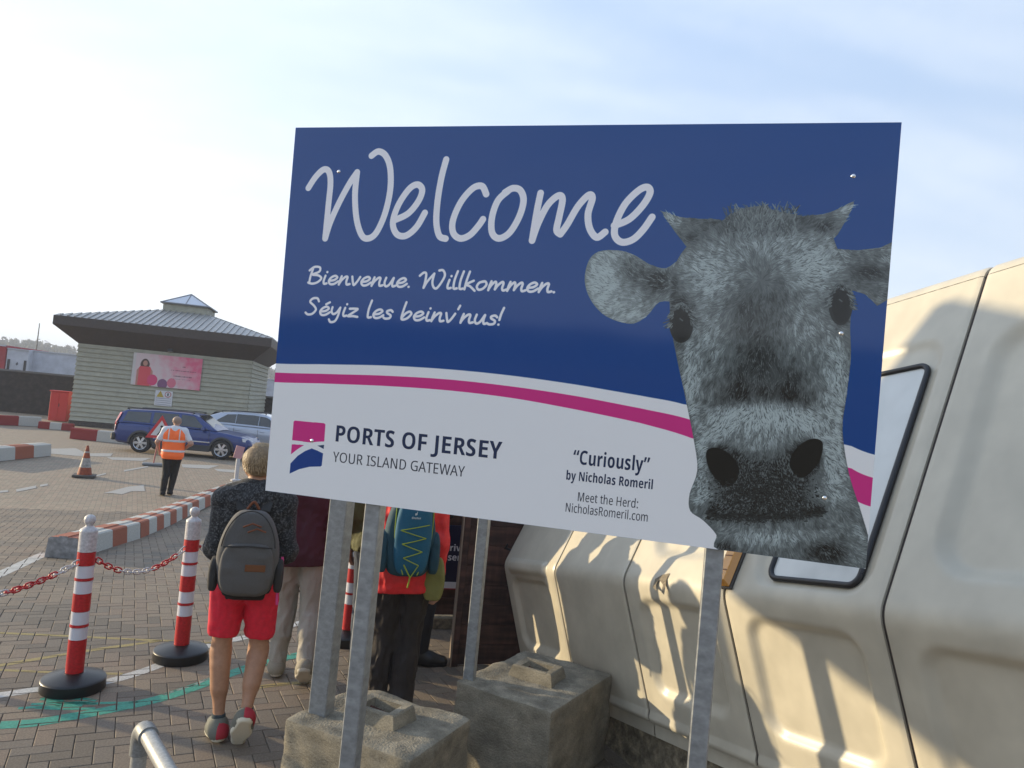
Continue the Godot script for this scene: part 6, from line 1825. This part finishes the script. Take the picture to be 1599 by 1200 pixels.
func make_cars() -> void:
	var blue := mat("car_blue", Color(0.005, 0.026, 0.15), 0.3, 0.1, "", 1, {"coat": 0.5})
	var silver := mat("car_silverblue", Color(0.38, 0.42, 0.50), 0.28, 0.4, "", 1, {"coat": 1.0})
	var a := gp(216, 707); var b := gp(345, 718)
	var dir := (b - a); dir.y = 0
	var est := {"paint": blue, "half": 0.91, "track": 0.815, "radius": 0.345, "wheels": [-1.38, 1.38], "spokes": 6, "cladding": true,
		"body": [[-2.36, 0.42, 0.80, 0.70], [-2.34, 0.36, 0.98, 0.80], [-2.2, 0.30, 1.03, 0.87], [-1.6, 0.26, 1.04, 0.91], [-0.5, 0.24, 1.02, 0.915], [0.7, 0.24, 1.0, 0.915], [1.0, 0.24, 0.99, 0.91], [1.5, 0.25, 0.93, 0.90], [1.95, 0.27, 0.86, 0.87], [2.22, 0.30, 0.78, 0.80], [2.33, 0.34, 0.68, 0.70], [2.36, 0.40, 0.58, 0.62]],
		"cabin": [[-2.34, 0.98, 1.02, 0.78, 0.74], [-2.22, 1.0, 1.36, 0.82, 0.66], [-2.02, 1.02, 1.47, 0.84, 0.64], [-1.0, 1.01, 1.52, 0.86, 0.65], [0.0, 1.0, 1.52, 0.86, 0.65], [0.35, 1.0, 1.48, 0.86, 0.64], [0.8, 0.99, 1.20, 0.85, 0.74], [1.15, 0.97, 0.985, 0.83, 0.80]],
		"windows": [[-2.08, -1.15, -1.98, -1.18, 0.10, 0.84], [-1.06, -0.22, -1.08, -0.24, 0.10, 0.86], [-0.12, 0.86, -0.14, 0.30, 0.10, 0.86]], "rail": [-1.95, 0.2], "mirror": 0.72, "doors": [-1.12, -0.17, 0.92], "handles": [-1.0, -0.05],
		"lamp": func(s): return [PackedVector3Array([Vector3(2.33, 0.66, s * 0.45), Vector3(2.24, 0.66, s * 0.74), Vector3(2.08, 0.68, s * 0.86)]), PackedVector3Array([Vector3(2.30, 0.76, s * 0.45), Vector3(2.20, 0.78, s * 0.74), Vector3(2.05, 0.80, s * 0.87)])],
		"tail": func(s): return [PackedVector3Array([Vector3(-2.37, 0.72, s * 0.70), Vector3(-2.28, 0.72, s * 0.885)]), PackedVector3Array([Vector3(-2.37, 1.0, s * 0.71), Vector3(-2.26, 1.0, s * 0.875)]), PackedVector3Array([Vector3(-2.27, 1.34, s * 0.62), Vector3(-2.16, 1.36, s * 0.72)])],
		"screens": [[[1.08, 1.0, 0.80], [0.36, 1.50, 0.64], 1.0], [[-2.36, 1.0, 0.76], [-2.20, 1.40, 0.64], -1.0]], "bumpers": [[-2.34, 0.50, 0.26], [2.33, 0.42, 0.24]]}
	var away := Vector3(dir.z, 0, -dir.x).normalized() * 0.86
	if away.z > 0: away = -away
	car(est, (a + b) * 0.5 + away, -atan2(dir.z, dir.x), "dark blue estate car with grey cladding, parked before the hut")
	var suv := est.duplicate()
	suv.merge({"paint": silver, "cladding": false, "half": 0.93, "track": 0.835, "radius": 0.36, "spokes": 5,
		"body": [[-2.36, 0.45, 0.85, 0.72], [-2.33, 0.38, 1.02, 0.82], [-2.15, 0.32, 1.08, 0.89], [-1.5, 0.28, 1.09, 0.93], [-0.4, 0.28, 1.07, 0.93], [0.8, 0.28, 1.04, 0.93], [1.15, 0.28, 1.02, 0.92], [1.6, 0.28, 0.98, 0.90], [2.05, 0.30, 0.90, 0.86], [2.28, 0.34, 0.78, 0.78], [2.36, 0.42, 0.62, 0.66]],
		"cabin": [[-2.33, 1.02, 1.05, 0.78, 0.74], [-2.05, 1.06, 1.36, 0.84, 0.68], [-1.6, 1.07, 1.53, 0.86, 0.66], [-0.9, 1.06, 1.61, 0.88, 0.66], [-0.2, 1.05, 1.62, 0.88, 0.66], [0.25, 1.04, 1.57, 0.88, 0.66], [0.9, 1.03, 1.25, 0.87, 0.76], [1.25, 1.01, 1.03, 0.85, 0.81]],
		"windows": [[-1.80, -0.93, -1.30, -0.93, 0.14, 0.80], [-0.91, -0.01, -0.91, -0.01, 0.12, 0.82], [0.01, 0.98, 0.01, 0.40, 0.12, 0.82]], "rail": [-1.5, 0.2], "mirror": 0.82, "doors": [-0.94, 0.02, 1.0], "handles": [-0.78, 0.2],
		"screens": [[[1.18, 1.05, 0.82], [0.40, 1.60, 0.66], 1.0], [[-2.28, 1.08, 0.78], [-1.80, 1.55, 0.66], -1.0]]}, true)
	var c := on_level(318, 690, -0.62)
	var rear := at(322, 668, 31.0)
	car(suv, Vector3(rear.x, -0.62, rear.z) + dir.normalized() * 2.3 + Vector3(0.0, 0, 0), -atan2(dir.z, dir.x), "silver sport utility car half hidden behind the blue estate car")

# ---------- hut and far side of the yard ----------
func make_hut() -> void:
	var ex := Vector3(0.978, 0, 0.208); var ez := Vector3(-0.208, 0, 0.978)
	var c0 := Vector3(-4.47, -0.62, -42.3)
	var o := thing("hut", "pale green clad hut with a shallow hipped metal roof and deep brown fascia", "building", c0 + Vector3(0, 0, 0), -atan2(ex.z, ex.x))
	# local axes: x along the front, y up, z towards the yard
	var W := 8.2; var D := 8.0; var Hh := 4.12
	var pale := [mat("clad_a", Color(0.41, 0.40, 0.315), 0.75, 0, "faint", 0.5), mat("clad_b", Color(0.42, 0.41, 0.325), 0.75, 0, "faint", 0.6), mat("clad_c", Color(0.40, 0.39, 0.305), 0.75, 0, "faint", 0.4)]
	var core := MB.new(); core.box(Vector3(W * 0.5, Hh * 0.5, -D * 0.5), Vector3(W - 0.1, Hh, D - 0.1)); put("core", core, pale[0], o)
	var nb := 17; var bh := (Hh - 0.25) / nb
	for wall in 4:
		var len := W if wall % 2 == 0 else D
		var base: Vector3 = [Vector3(W * 0.5, 0, 0), Vector3(W, 0, -D * 0.5), Vector3(W * 0.5, 0, -D), Vector3(0, 0, -D * 0.5)][wall]
		var bs := Basis(Vector3.UP, [0.0, PI * 0.5, PI, -PI * 0.5][wall])
		for i in nb:
			var m := MB.new()
			var y := 0.25 + i * bh
			var x := len * 0.5
			# lapped board: thick at its lower edge
			var q := [Vector3(-x, y, -0.02), Vector3(-x, y, 0.075), Vector3(-x, y + bh + 0.01, 0.010), Vector3(-x, y + bh + 0.01, -0.02)]
			for e in 3:
				var a: Vector3 = q[e]; var b: Vector3 = q[e + 1]
				m.quad(base + bs * a, base + bs * (a + Vector3(2 * x, 0, 0)), base + bs * (b + Vector3(2 * x, 0, 0)), base + bs * b, bs * [Vector3.DOWN, Vector3.BACK, Vector3.UP][e])
			for e in [-1.0, 1.0]: m.quad(base + bs * Vector3(x * e, q[0].y, q[0].z), base + bs * Vector3(x * e, q[1].y, q[1].z), base + bs * Vector3(x * e, q[2].y, q[2].z), base + bs * Vector3(x * e, q[3].y, q[3].z), bs * Vector3(e, 0, 0))
			put("cladding_board", m, pale[(i * 7 + wall) % 3], o)
	var pl := MB.new(); pl.box(Vector3(W * 0.5, 0.12, -D * 0.5), Vector3(W + 0.12, 0.26, D + 0.12), 0.02); put("plinth", pl, mat("hut_plinth", Color(0.12, 0.10, 0.09), 0.9, 0, "concrete", 1.0), o)
	# roof: sloping soffit, fascia, hipped sheet with ribs, glazed lantern
	var brown := mat("fascia_brown", Color(0.062, 0.046, 0.040), 0.6, 0, "faint", 1.0)
	var ov := 0.95
	var R := func(e: float, y: float) -> Array: return [Vector3(-e, y, e), Vector3(W + e, y, e), Vector3(W + e, y, -D - e), Vector3(-e, y, -D - e)]
	var r0: Array = R.call(0.03, Hh - 0.05); var r1: Array = R.call(ov, Hh + 0.72); var r2: Array = R.call(ov, Hh + 1.16); var cen := Vector3(W * 0.5, Hh + 1.0, -D * 0.5)
	var sf := MB.new(); var fc := MB.new()
	for i in 4:
		var j := (i + 1) % 4
		var out: Vector3 = (r1[i] + r1[j]) * 0.5 - cen
		sf.quad(r0[i], r0[j], r1[j], r1[i], out * Vector3(1, 0, 1) + Vector3.DOWN * 5.0)
		fc.quad(r1[i], r1[j], r2[j], r2[i], out * Vector3(1, 0, 1))
	put("soffit", sf, brown, o); put("fascia", fc, brown, o)
	var metal := mat("roof_metal", Color(0.42, 0.41, 0.39), 0.42, 0.35, "faint", 0.5)
	var apex := 1.15
	var r3 := [Vector3(W * 0.5 - 1.05, Hh + 1.2 + apex, -D * 0.5 + 1.0), Vector3(W * 0.5 + 1.05, Hh + 1.2 + apex, -D * 0.5 + 1.0), Vector3(W * 0.5 + 1.05, Hh + 1.2 + apex, -D * 0.5 - 1.0), Vector3(W * 0.5 - 1.05, Hh + 1.2 + apex, -D * 0.5 - 1.0)]
	var rf := MB.new(); var rb := MB.new()
	for i in 4:
		var j := (i + 1) % 4
		rf.quad(r2[i], r2[j], r3[j], r3[i], Vector3.UP)
		var side := (r2[j] - r2[i]) as Vector3; var n := int(side.length() / 0.30)
		var nrm: Vector3 = (r2[j] - r2[i]).cross(r3[i] - r2[i]).normalized()
		if nrm.y < 0: nrm = -nrm
		var e := side.normalized(); var up: Vector3 = nrm.cross(e)
		if up.y < 0: up = -up
		for k in range(1, n):
			var p: Vector3 = r2[i] + side * (float(k) / n)
			# length until the hip or the lantern
			var u := float(k) / n
			var t0: float = ((r3[i] - r2[i]) as Vector3).dot(e) / side.length(); var t1: float = 1.0 - ((r2[j] - r3[j]) as Vector3).dot(e) / side.length()
			var slope: float = ((r3[i] - r2[i]) as Vector3).dot(up)
			var l := slope * (minf(1.0, minf(u / t0, (1.0 - u) / (1.0 - t1))))
			rb.box(p + up * l * 0.5 + nrm * 0.03, Vector3(0.05, l, 0.055), 0.0, Basis(e, up, nrm))
	var roof := put("roof", rf, metal, o); put("roof_ribs", rb, metal, roof).set_meta("kind", "stuff")
	var lb := MB.new(); lb.box(Vector3(W * 0.5, Hh + 1.2 + apex + 0.10, -D * 0.5), Vector3(2.3, 0.55, 2.2)); var lan := put("lantern", lb, pale[1], roof)
	var g0 := Hh + 1.2 + apex + 0.40
	var gl := MB.new(); var gb := MB.new()
	var e4 := [Vector3(W * 0.5 - 1.25, g0, -D * 0.5 + 1.2), Vector3(W * 0.5 + 1.25, g0, -D * 0.5 + 1.2), Vector3(W * 0.5 + 1.25, g0, -D * 0.5 - 1.2), Vector3(W * 0.5 - 1.25, g0, -D * 0.5 - 1.2)]
	var ap := Vector3(W * 0.5, g0 + 0.72, -D * 0.5)
	for i in 4:
		var j := (i + 1) % 4
		gl.tri(e4[i], e4[j], ap, Vector3.UP); gb.tube([e4[i], e4[j]], [0.05], 6); gb.tube([e4[i], ap], [0.04], 6); gb.tube([(e4[i] + e4[j]) * 0.5, ap], [0.03], 6)
	put("glazing", gl, mat("lantern_glass", Color(0.55, 0.57, 0.62), 0.2), lan); put("glazing_bars", gb, mat("lantern_bar", Color(0.20, 0.20, 0.21), 0.5), lan)
	# poster board, notice, lamp
	var P := func(px: float, py: float) -> Vector3: return on_plane(px, py, c0 + ez * 0.06, ez)
	var ptl: Vector3 = P.call(209.5, 550.5); var pbr: Vector3 = P.call(311.5, 610.5)
	var pw := (pbr - ptl).dot(ex); var ph := ptl.y - pbr.y
	var po := thing("poster", "pink advertising poster with a dark-haired woman, on the pale green hut", "poster", ptl - Vector3(0, ph, 0), -atan2(ex.z, ex.x))
	var pm := MB.new(); pm.quad_uv(Vector3(0, 0, 0.06), Vector3(pw, 0, 0.06), Vector3(pw, ph, 0.06), Vector3(0, ph, 0.06), Vector3.BACK, [Vector2(0, 1), Vector2(1, 1), Vector2(1, 0), Vector2(0, 0)])
	var pmat := StandardMaterial3D.new(); pmat.albedo_texture = poster_tex(); pmat.roughness = 0.6
	put("print", pm, pmat, po)
	var fr := MB.new()
	fr.box(Vector3(pw * 0.5, ph * 0.5, 0.028), Vector3(pw, ph, 0.056)); put("backing", fr, mat("poster_frame", Color(0.30, 0.27, 0.26), 0.6), po)
	var ntl: Vector3 = P.call(242.8, 609.5); var nbr: Vector3 = P.call(267.5, 635.5)
	var nw := (nbr - ntl).dot(ex); var nh := ntl.y - nbr.y
	var no := thing("notice_board", "small white safety notice with warning symbols below the poster", "notice", ntl - Vector3(0, nh, 0), -atan2(ex.z, ex.x))
	var nm := MB.new(); nm.box(Vector3(nw * 0.5, nh * 0.5, 0.015), Vector3(nw, nh, 0.02), 0.003); put("plate", nm, mat("notice_white", Color(0.58, 0.58, 0.60), 0.5), no)
	var y1 := MB.new(); y1.prism(PackedVector2Array([Vector2(-0.17, -0.15), Vector2(0.17, -0.15), Vector2(0, 0.17)]), Transform3D(Basis(), Vector3(nw * 0.29, nh * 0.77, 0.0255)), 0.004); put("warning_triangle", y1, mat("notice_yellow", Color(0.42, 0.30, 0.03), 0.5), no)
	var y2 := MB.new(); var cp := PackedVector2Array()
	for k in 20: cp.append(Vector2(cos(TAU * k / 20), sin(TAU * k / 20)) * 0.155)
	y2.prism(cp, Transform3D(Basis(), Vector3(nw * 0.73, nh * 0.77, 0.0255)), 0.004); put("prohibition_disc", y2, mat("notice_red", Color(0.42, 0.16, 0.17), 0.5), no)
	var y3 := MB.new(); y3.prism(PackedVector2Array(Array(cp).map(func(q): return q * 0.72)), Transform3D(Basis(), Vector3(nw * 0.73, nh * 0.77, 0.030)), 0.003); put("disc_field", y3, mat("notice_white", Color(), 0.5), no)
	var y4 := MB.new(); y4.box(Vector3(nw * 0.73, nh * 0.77, 0.0345), Vector3(0.06, 0.14, 0.003)); put("pictogram", y4, mat("hazard_black", Color(), 0.6), no)
	for k in 4:
		var ln := MB.new(); ln.box(Vector3(nw * 0.5, nh * (0.09 + 0.135 * k), 0.0265), Vector3(nw * 0.88, 0.022, 0.003)); put("ruled_line", ln, mat("notice_grey", Color(0.20, 0.21, 0.25), 0.6), no)
	var lq: Vector3 = P.call(267, 547)
	var lo := thing("wall_lamp", "small black floodlight above the pink poster", "lamp", lq, -atan2(ex.z, ex.x))
	var l1 := MB.new(); l1.frustum(Vector3(0, 0, 0.14), Vector3(0.30, 0.16, 0.18), Vector3(0.22, 0.16, 0.12), 0.02); l1.tube([Vector3(0, 0.05, 0), Vector3(0, 0.05, 0.1)], [0.025], 8); put("housing", l1, mat("lamp_black", Color(0.02, 0.02, 0.022), 0.5), lo)
	var l2 := MB.new(); l2.box(Vector3(0, -0.083, 0.14), Vector3(0.24, 0.01, 0.13)); put("lamp_glass", l2, mat("lamp_glass", Color(0.4, 0.4, 0.38), 0.2), lo)
func poster_tex() -> ImageTexture:
	var W := 512; var H := 256
	var im := Image.create(W, H, false, Image.FORMAT_RGB8)
	var f := FastNoiseLite.new(); f.seed = 3; f.frequency = 0.012; f.fractal_octaves = 3
	for y in H:
		for x in W:
			var u := float(x) / W; var v := float(y) / H
			var c := Color(0.60, 0.48, 0.49).lerp(Color(0.66, 0.10, 0.20), clampf((u - 0.32) * 1.4 - (v - 0.3) * 0.5 + f.get_noise_2d(x, y) * 0.35, 0, 0.95))
			if u < 0.04: c = Color(0.55, 0.52, 0.50)
			# figure: hair, face, dress; then balloons
			var hair := Vector2((u - 0.175) / (0.055 + 0.03 * clampf((v - 0.2) * 3, 0, 1)), (v - 0.31) / 0.15).length()
			if hair < 1.0: c = Color(0.07, 0.035, 0.03)
			if Vector2((u - 0.178) / 0.033, (v - 0.30) / 0.085).length() < 1.0: c = Color(0.44, 0.22, 0.17)
			if v > 0.40 and absf(u - 0.18) < 0.075 + 0.04 * smoothstep(0.4, 0.55, v): c = Color(0.62, 0.07, 0.09) if absf(u - 0.18) < 0.085 else Color(0.45, 0.2, 0.16)
			for b in [[0.30, 0.80, 0.075, 0.17, Color(0.62, 0.05, 0.16)], [0.45, 0.90, 0.072, 0.16, Color(0.19, 0.075, 0.17)], [0.58, 0.84, 0.065, 0.15, Color(0.60, 0.15, 0.22)]]:
				if Vector2((u - b[0]) / b[2], (v - b[1]) / b[3]).length() < 1.0: c = b[4]
			im.set_pixel(x, y, c.linear_to_srgb())
	# print too small to read in the photograph: soft grey lines
	for q in [[0.72, 0.30, 0.045, 0.03], [0.56, 0.43, 0.36, 0.025], [0.60, 0.60, 0.27, 0.04], [0.60, 0.70, 0.25, 0.012]]:
		for y in range(int(q[1] * H), int((q[1] + q[3]) * H)):
			for x in range(int(q[0] * W), int((q[0] + q[2]) * W)):
				if f.get_noise_2d(x * 14.0, int(q[1] * 90)) > -0.15: im.set_pixel(x, y, im.get_pixel(x, y).lerp(Color(0.25, 0.16, 0.2), 0.5))
	return ImageTexture.create_from_image(im)
func make_background() -> void:
	# brown boundary wall, red cabinet, container, mast
	var brown := mat("boundary", Color(0.060, 0.044, 0.038), 0.9, 0, "concrete", 0.25)
	var wl := func(px0: float, px1: float, pyb: float, depth: float, y0: float, y1: float, label: String, called: String, cat: String, m: Material, thick: float) -> Node3D:
		var a := at(px0, pyb, depth); var b := at(px1, pyb, depth + 1.2)
		var d := (b - a); d.y = 0
		var o := thing(called, label, cat, Vector3(a.x, y0, a.z), -atan2(d.z, d.x))
		var q := MB.new(); q.box(Vector3(d.length() * 0.5, (y1 - y0) * 0.5, -thick * 0.5), Vector3(d.length(), y1 - y0, thick), 0.02)
		put("wall", q, m, o)
		if cat == "wall":
			var c := MB.new(); c.box(Vector3(d.length() * 0.5, y1 - y0 + 0.05, -thick * 0.5), Vector3(d.length() + 0.05, 0.12, thick + 0.12), 0.02); put("coping", c, mat("wall_coping", Color(0.13, 0.125, 0.12), 0.85), o)
		return o
	wl.call(-180.0, 128.0, 600.0, 42.0, -0.64, 1.72, "long dark brown boundary wall left of the pale green hut", "boundary_wall", "wall", brown, 0.3)
	wl.call(380.0, 470.0, 640.0, 46.0, -0.64, 1.55, "dark brown boundary wall right of the pale green hut", "boundary_wall", "wall", brown, 0.3)
	var white := mat("container_white", Color(0.55, 0.57, 0.63), 0.6, 0, "faint", 0.3); var redc := mat("container_red", Color(0.36, 0.02, 0.03), 0.6, 0, "faint", 0.3)
	container(at(42, 590, 56.0), at(122, 590, 57.4), 0.55, 3.42, white, "plain white freight trailer behind the brown wall", false)
	container(at(5, 590, 54.5), at(41, 590, 55.0), 0.55, 3.38, white, "white trailer end with two black door bars and a faint emblem", true)
	container(at(-90, 590, 54.0), at(4, 590, 54.4), 0.55, 3.55, redc, "red freight trailer at the end of the row behind the brown wall", false)
	container(at(388, 610, 60.0), at(500, 618, 62.0), -0.6, 3.0, white, "white shed wall glimpsed between hut and welcome sign", false)
	var ca := gp(91, 660)
	ca = at(93, 640, 38.6); ca.y = -0.62
	var cb := thing("utility_cabinet", "bright red steel cabinet at the left corner of the hut", "cabinet", ca, -0.21)
	var red := mat("cabinet_red", Color(0.50, 0.022, 0.018), 0.55)
	var m := MB.new(); m.box(Vector3(0, 0.78, 0), Vector3(0.84, 1.52, 0.55), 0.02); put("body", m, red, cb)
	var m2 := MB.new(); m2.box(Vector3(0, 1.56, 0.02), Vector3(0.92, 0.07, 0.66), 0.02); put("lid", m2, red, cb)
	for s in [-1.0, 1.0]:
		var d := MB.new(); d.box(Vector3(s * 0.205, 0.80, 0.282), Vector3(0.395, 1.38, 0.02), 0.004); put("door", d, red, cb)
	var hd := MB.new(); hd.box(Vector3(0.03, 0.85, 0.30), Vector3(0.03, 0.16, 0.03), 0.006); put("handle", hd, mat("lamp_black", Color(), 0.5), cb)
	var mb := at(56.5, 545, 120.0); mb.y = -0.6
	var ms := thing("mast", "thin dark mast rising above the trailers", "mast", mb)
	var top := at(61.5, 505, 120.0)
	var mm := MB.new(); mm.tube([Vector3(0, 0, 0), Vector3(0, top.y + 0.6, 0)], [0.16, 0.07], 8); put("pole", mm, mat("mast_dark", Color(0.09, 0.085, 0.08), 0.7), ms)
	var m3 := MB.new(); m3.tube([Vector3(-0.25, top.y * 0.55, 0), Vector3(0.25, top.y * 0.55, 0)], [0.05], 6); put("crosstree", m3, mat("mast_dark", Color(), 0.7), ms)
	# wooded rise all round the harbour
	var hills := MB.new(); var rows := [[], [], [], []]
	var f := FastNoiseLite.new(); f.seed = 9; f.frequency = 0.55; f.fractal_octaves = 4
	var N := 220
	var ridge := func(a: float) -> float: return 15.0 + 7.0 * f.get_noise_2d(cos(a) * 6.0, sin(a) * 6.0) + 9.0 * smoothstep(0.1, -0.7, cos(a))
	for k in 4:
		var row := PackedVector3Array()
		for i in N:
			var a := TAU * i / N
			var r: float = [380.0, 430.0, 520.0, 640.0][k]
			row.append(Vector3(sin(a) * r, [-1.0, 0.62, 1.0, 0.3][k] * (ridge.call(a) if k > 0 else 1.0), -cos(a) * r))
		rows[k] = row
	hills.grid(rows, Vector3.UP, true)
	var hm := put("hill", hills, mat("hill", Color(0.075, 0.085, 0.045), 0.95, 0, "blotch", 0.02)); hm.set_meta("kind", "structure")
	# trees on it, thousands of leaf clumps read as one wood
	rng.seed = 5
	var lf := MB.new()
	for i in 2600:
		var a := rng.randf_range(-0.75, 0.5) if i < 1900 else rng.randf() * TAU
		var k := rng.randf()
		var r := lerpf(425.0, 525.0, k); var y: float = ridge.call(a) * lerpf(0.60, 1.0, k)
		var c := Vector3(sin(a) * r, y + rng.randf_range(0.0, 2.2), -cos(a) * r)
		clump(lf, c, rng.randf_range(1.2, 2.8), 7)
	var wd := put("far_wood", lf, mat("wood_far", Color(0.050, 0.062, 0.030), 0.9, 0, "", 1, {"vc": true})); wd.set_meta("kind", "stuff")
	tag(wd, "hazy green wood covering the far hillside", "wood")
	for q in [[47, 541, 4.5, 8.0, "broad-crowned hazy pine on the far hill, just left of the mast"], [63, 544, 3.6, 7.5, "hazy pine on the far hill, right beside the mast"], [100, 545, 3.8, 8.0, "hazy pine on the far hill, close to the hut's eaves"], [423, 577, 5.0, 8.0, "wide hazy tree on the far hill between hut and welcome sign"], [405, 575, 4.0, 7.0, "smaller hazy tree on the far hill right of the hut"], [15, 544, 4.0, 7.0, "hazy tree on the far hill above the red trailer"], [82, 549, 3.4, 6.5, "low hazy tree on the far hill above the plain white trailer"]]:
		var c := at(q[0], q[1], 395.0)
		var tr := thing("pine_tree", q[4], "tree", Vector3(c.x, c.y - q[3], c.z), 0, "trees on the far hill")
		var tk := MB.new(); tk.tube([Vector3(0, 0, 0), Vector3(0.3, q[3] * 0.55, 0), Vector3(0, q[3] * 0.85, 0.2)], [0.5, 0.35, 0.15], 7)
		for b in 4: tk.tube([Vector3(0.2, q[3] * (0.45 + 0.08 * b), 0), Vector3(cos(b * 2.1) * q[2] * 0.5, q[3] * (0.62 + 0.08 * b), sin(b * 2.1) * q[2] * 0.5)], [0.18, 0.06], 5)
		put("trunk", tk, mat("bark", Color(0.06, 0.045, 0.035), 0.9), tr)
		var cr := MB.new()
		for b in 70: clump(cr, Vector3(rng.randfn() * q[2] * 0.42, q[3] * 0.78 + rng.randfn() * q[3] * 0.13, rng.randfn() * q[2] * 0.42), rng.randf_range(0.5, 1.0), 6)
		put("crown", cr, mat("wood_far", Color(), 0.9), tr)
	# a board on posts out of view to the left; its shadow falls across the walkway
	var bd := thing("roadside_board", "blank grey board on two steel posts beyond the chain", "board", Vector3(-3.55, 0, -6.6))
	var s1 := MB.new(); s1.box(Vector3(0, 3.16, 0), Vector3(1.85, 1.50, 0.03), 0.004); put("panel", s1, mat("board_grey", Color(0.35, 0.36, 0.37), 0.6), bd)
	for x in [-0.80, 0.86]:
		var s2 := MB.new(); s2.tube([Vector3(x, gy(-6.6) - 0.02, -0.06), Vector3(x, 3.9, -0.06)], [0.045], 14); put("post", s2, mat("board_post", Color(0.40, 0.42, 0.43), 0.42, 0.35), bd)
func clump(m: MB, c: Vector3, r: float, n: int) -> void:
	for k in n:
		var d := Vector3(rng.randfn(), rng.randfn() * 0.8, rng.randfn()).normalized()
		var p := c + d * r * rng.randf_range(0.4, 1.0)
		var u := d.cross(Vector3(rng.randfn(), rng.randfn(), rng.randfn())).normalized(); var w := d.cross(u)
		var s := r * rng.randf_range(0.35, 0.7)
		m.tint = Color(1, 1, 1) * rng.randf_range(0.045, 0.10) * 1.0
		m.tint = Color(m.tint.r * 14.0, m.tint.g * 14.5, m.tint.b * 12.0)
		m.tri(p - u * s, p + u * s * 0.7 - w * s * 0.5, p + w * s, d); m.tri(p - u * s * 0.6 - w * s * 0.6, p + u * s, p - u * s * 0.3 + w * s * 0.8, d)
func container(a: Vector3, b: Vector3, y0: float, y1: float, m: Material, label: String, bars: bool) -> void:
	var d := b - a; d.y = 0
	var o := thing("freight_trailer" if y0 > 0 else "shed", label, "trailer" if y0 > 0 else "shed", Vector3(a.x, 0, a.z), -atan2(d.z, d.x))
	var L := d.length(); var dep := 6.0
	var q := MB.new(); q.box(Vector3(L * 0.5, (y0 + y1) * 0.5, -dep * 0.5), Vector3(L - 0.05, y1 - y0, dep), 0.03); put("box", q, m, o)
	var dark := mat("lamp_black", Color(0.02, 0.02, 0.022), 0.5)
	var fr := mat("container_frame", Color(0.40, 0.41, 0.44), 0.6)
	for e in [[L * 0.5, y1 - 0.05, L, 0.10], [L * 0.5, y0 + 0.06, L, 0.12]]:
		var r := MB.new(); r.box(Vector3(e[0], e[1], 0.02), Vector3(e[2] - 0.05, e[3], 0.06), 0.01); put("rail", r, fr, o)
	if y0 > 0:
		for x in [0.9, L - 0.9]:
			for s in [0.0, 1.0]:
				var w := MB.new(); w.lathe([[0.0, -0.15], [0.5, -0.15], [0.5, 0.15], [0.0, 0.15]], 20, Transform3D(Basis(Vector3.RIGHT, PI * 0.5), Vector3(x, -0.12, -0.6 - s * 4.6))); put("wheel", w, mat("tyre", Color(0.018, 0.018, 0.019), 0.85), o)
		var ch := MB.new(); ch.box(Vector3(L * 0.5, y0 - 0.2, -dep * 0.5), Vector3(L * 0.8, 0.35, dep * 0.8), 0.02); put("chassis", ch, dark, o)
	if bars:
		for x in [L * 0.14, L * 0.86]:
			var k := MB.new(); k.box(Vector3(x, lerpf(y0, y1, 0.45), 0.03), Vector3(0.16, (y1 - y0) * 0.52, 0.05), 0.01); put("door_bar", k, dark, o)
		var em := MB.new(); em.prism(PackedVector2Array([Vector2(-0.08, 0), Vector2(0.0, -0.12), Vector2(0.1, 0.0), Vector2(0.03, 0.16)]), Transform3D(Basis(), Vector3(L * 0.5, lerpf(y0, y1, 0.6), 0.002)), 0.01); put("emblem", em, mat("emblem_grey", Color(0.08, 0.08, 0.10), 0.6), o)
		var el := MB.new(); el.box(Vector3(L * 0.5, lerpf(y0, y1, 0.45), 0.006), Vector3(L * 0.42, 0.07, 0.01)); put("emblem_bar", el, mat("emblem_grey2", Color(0.30, 0.31, 0.34), 0.6), o)

func _ready() -> void:
	make_light()
	make_textures()
	make_ground()
	make_walkway()
	make_hut()
	make_background()
	make_sign()
	make_foreground()
	make_bollards()
	make_barriers()
	make_cone()
	hazard_sign(gp(239, 727), 0.0, 0.78, "triangular red-edged pedestrian warning sign beside the blue car")
	var wp0 := gp(368, 752)
	var ps := thing("white_post", "slim white post with a pinkish plate by the child's head", "post", wp0)
	var pm := MB.new(); pm.lathe([[0.055, 0.0], [0.055, 0.62], [0.055, 0.62], [0.0, 0.63]], 16); pm.lathe([[0.14, 0.0], [0.14, 0.05], [0.14, 0.05], [0.05, 0.07]], 20); put("tube", pm, mat("plastic_white", Color(0.64, 0.62, 0.63), 0.4), ps)
	var pp := MB.new(); pp.box(Vector3(0.0, 0.80, 0.0), Vector3(0.24, 0.34, 0.02), 0.004, Basis(Vector3.UP, 0.3) * Basis(Vector3.BACK, -0.2)); put("plate", pp, mat("plate_pink", Color(0.50, 0.26, 0.27), 0.6), ps)
	make_cars()
	make_people()
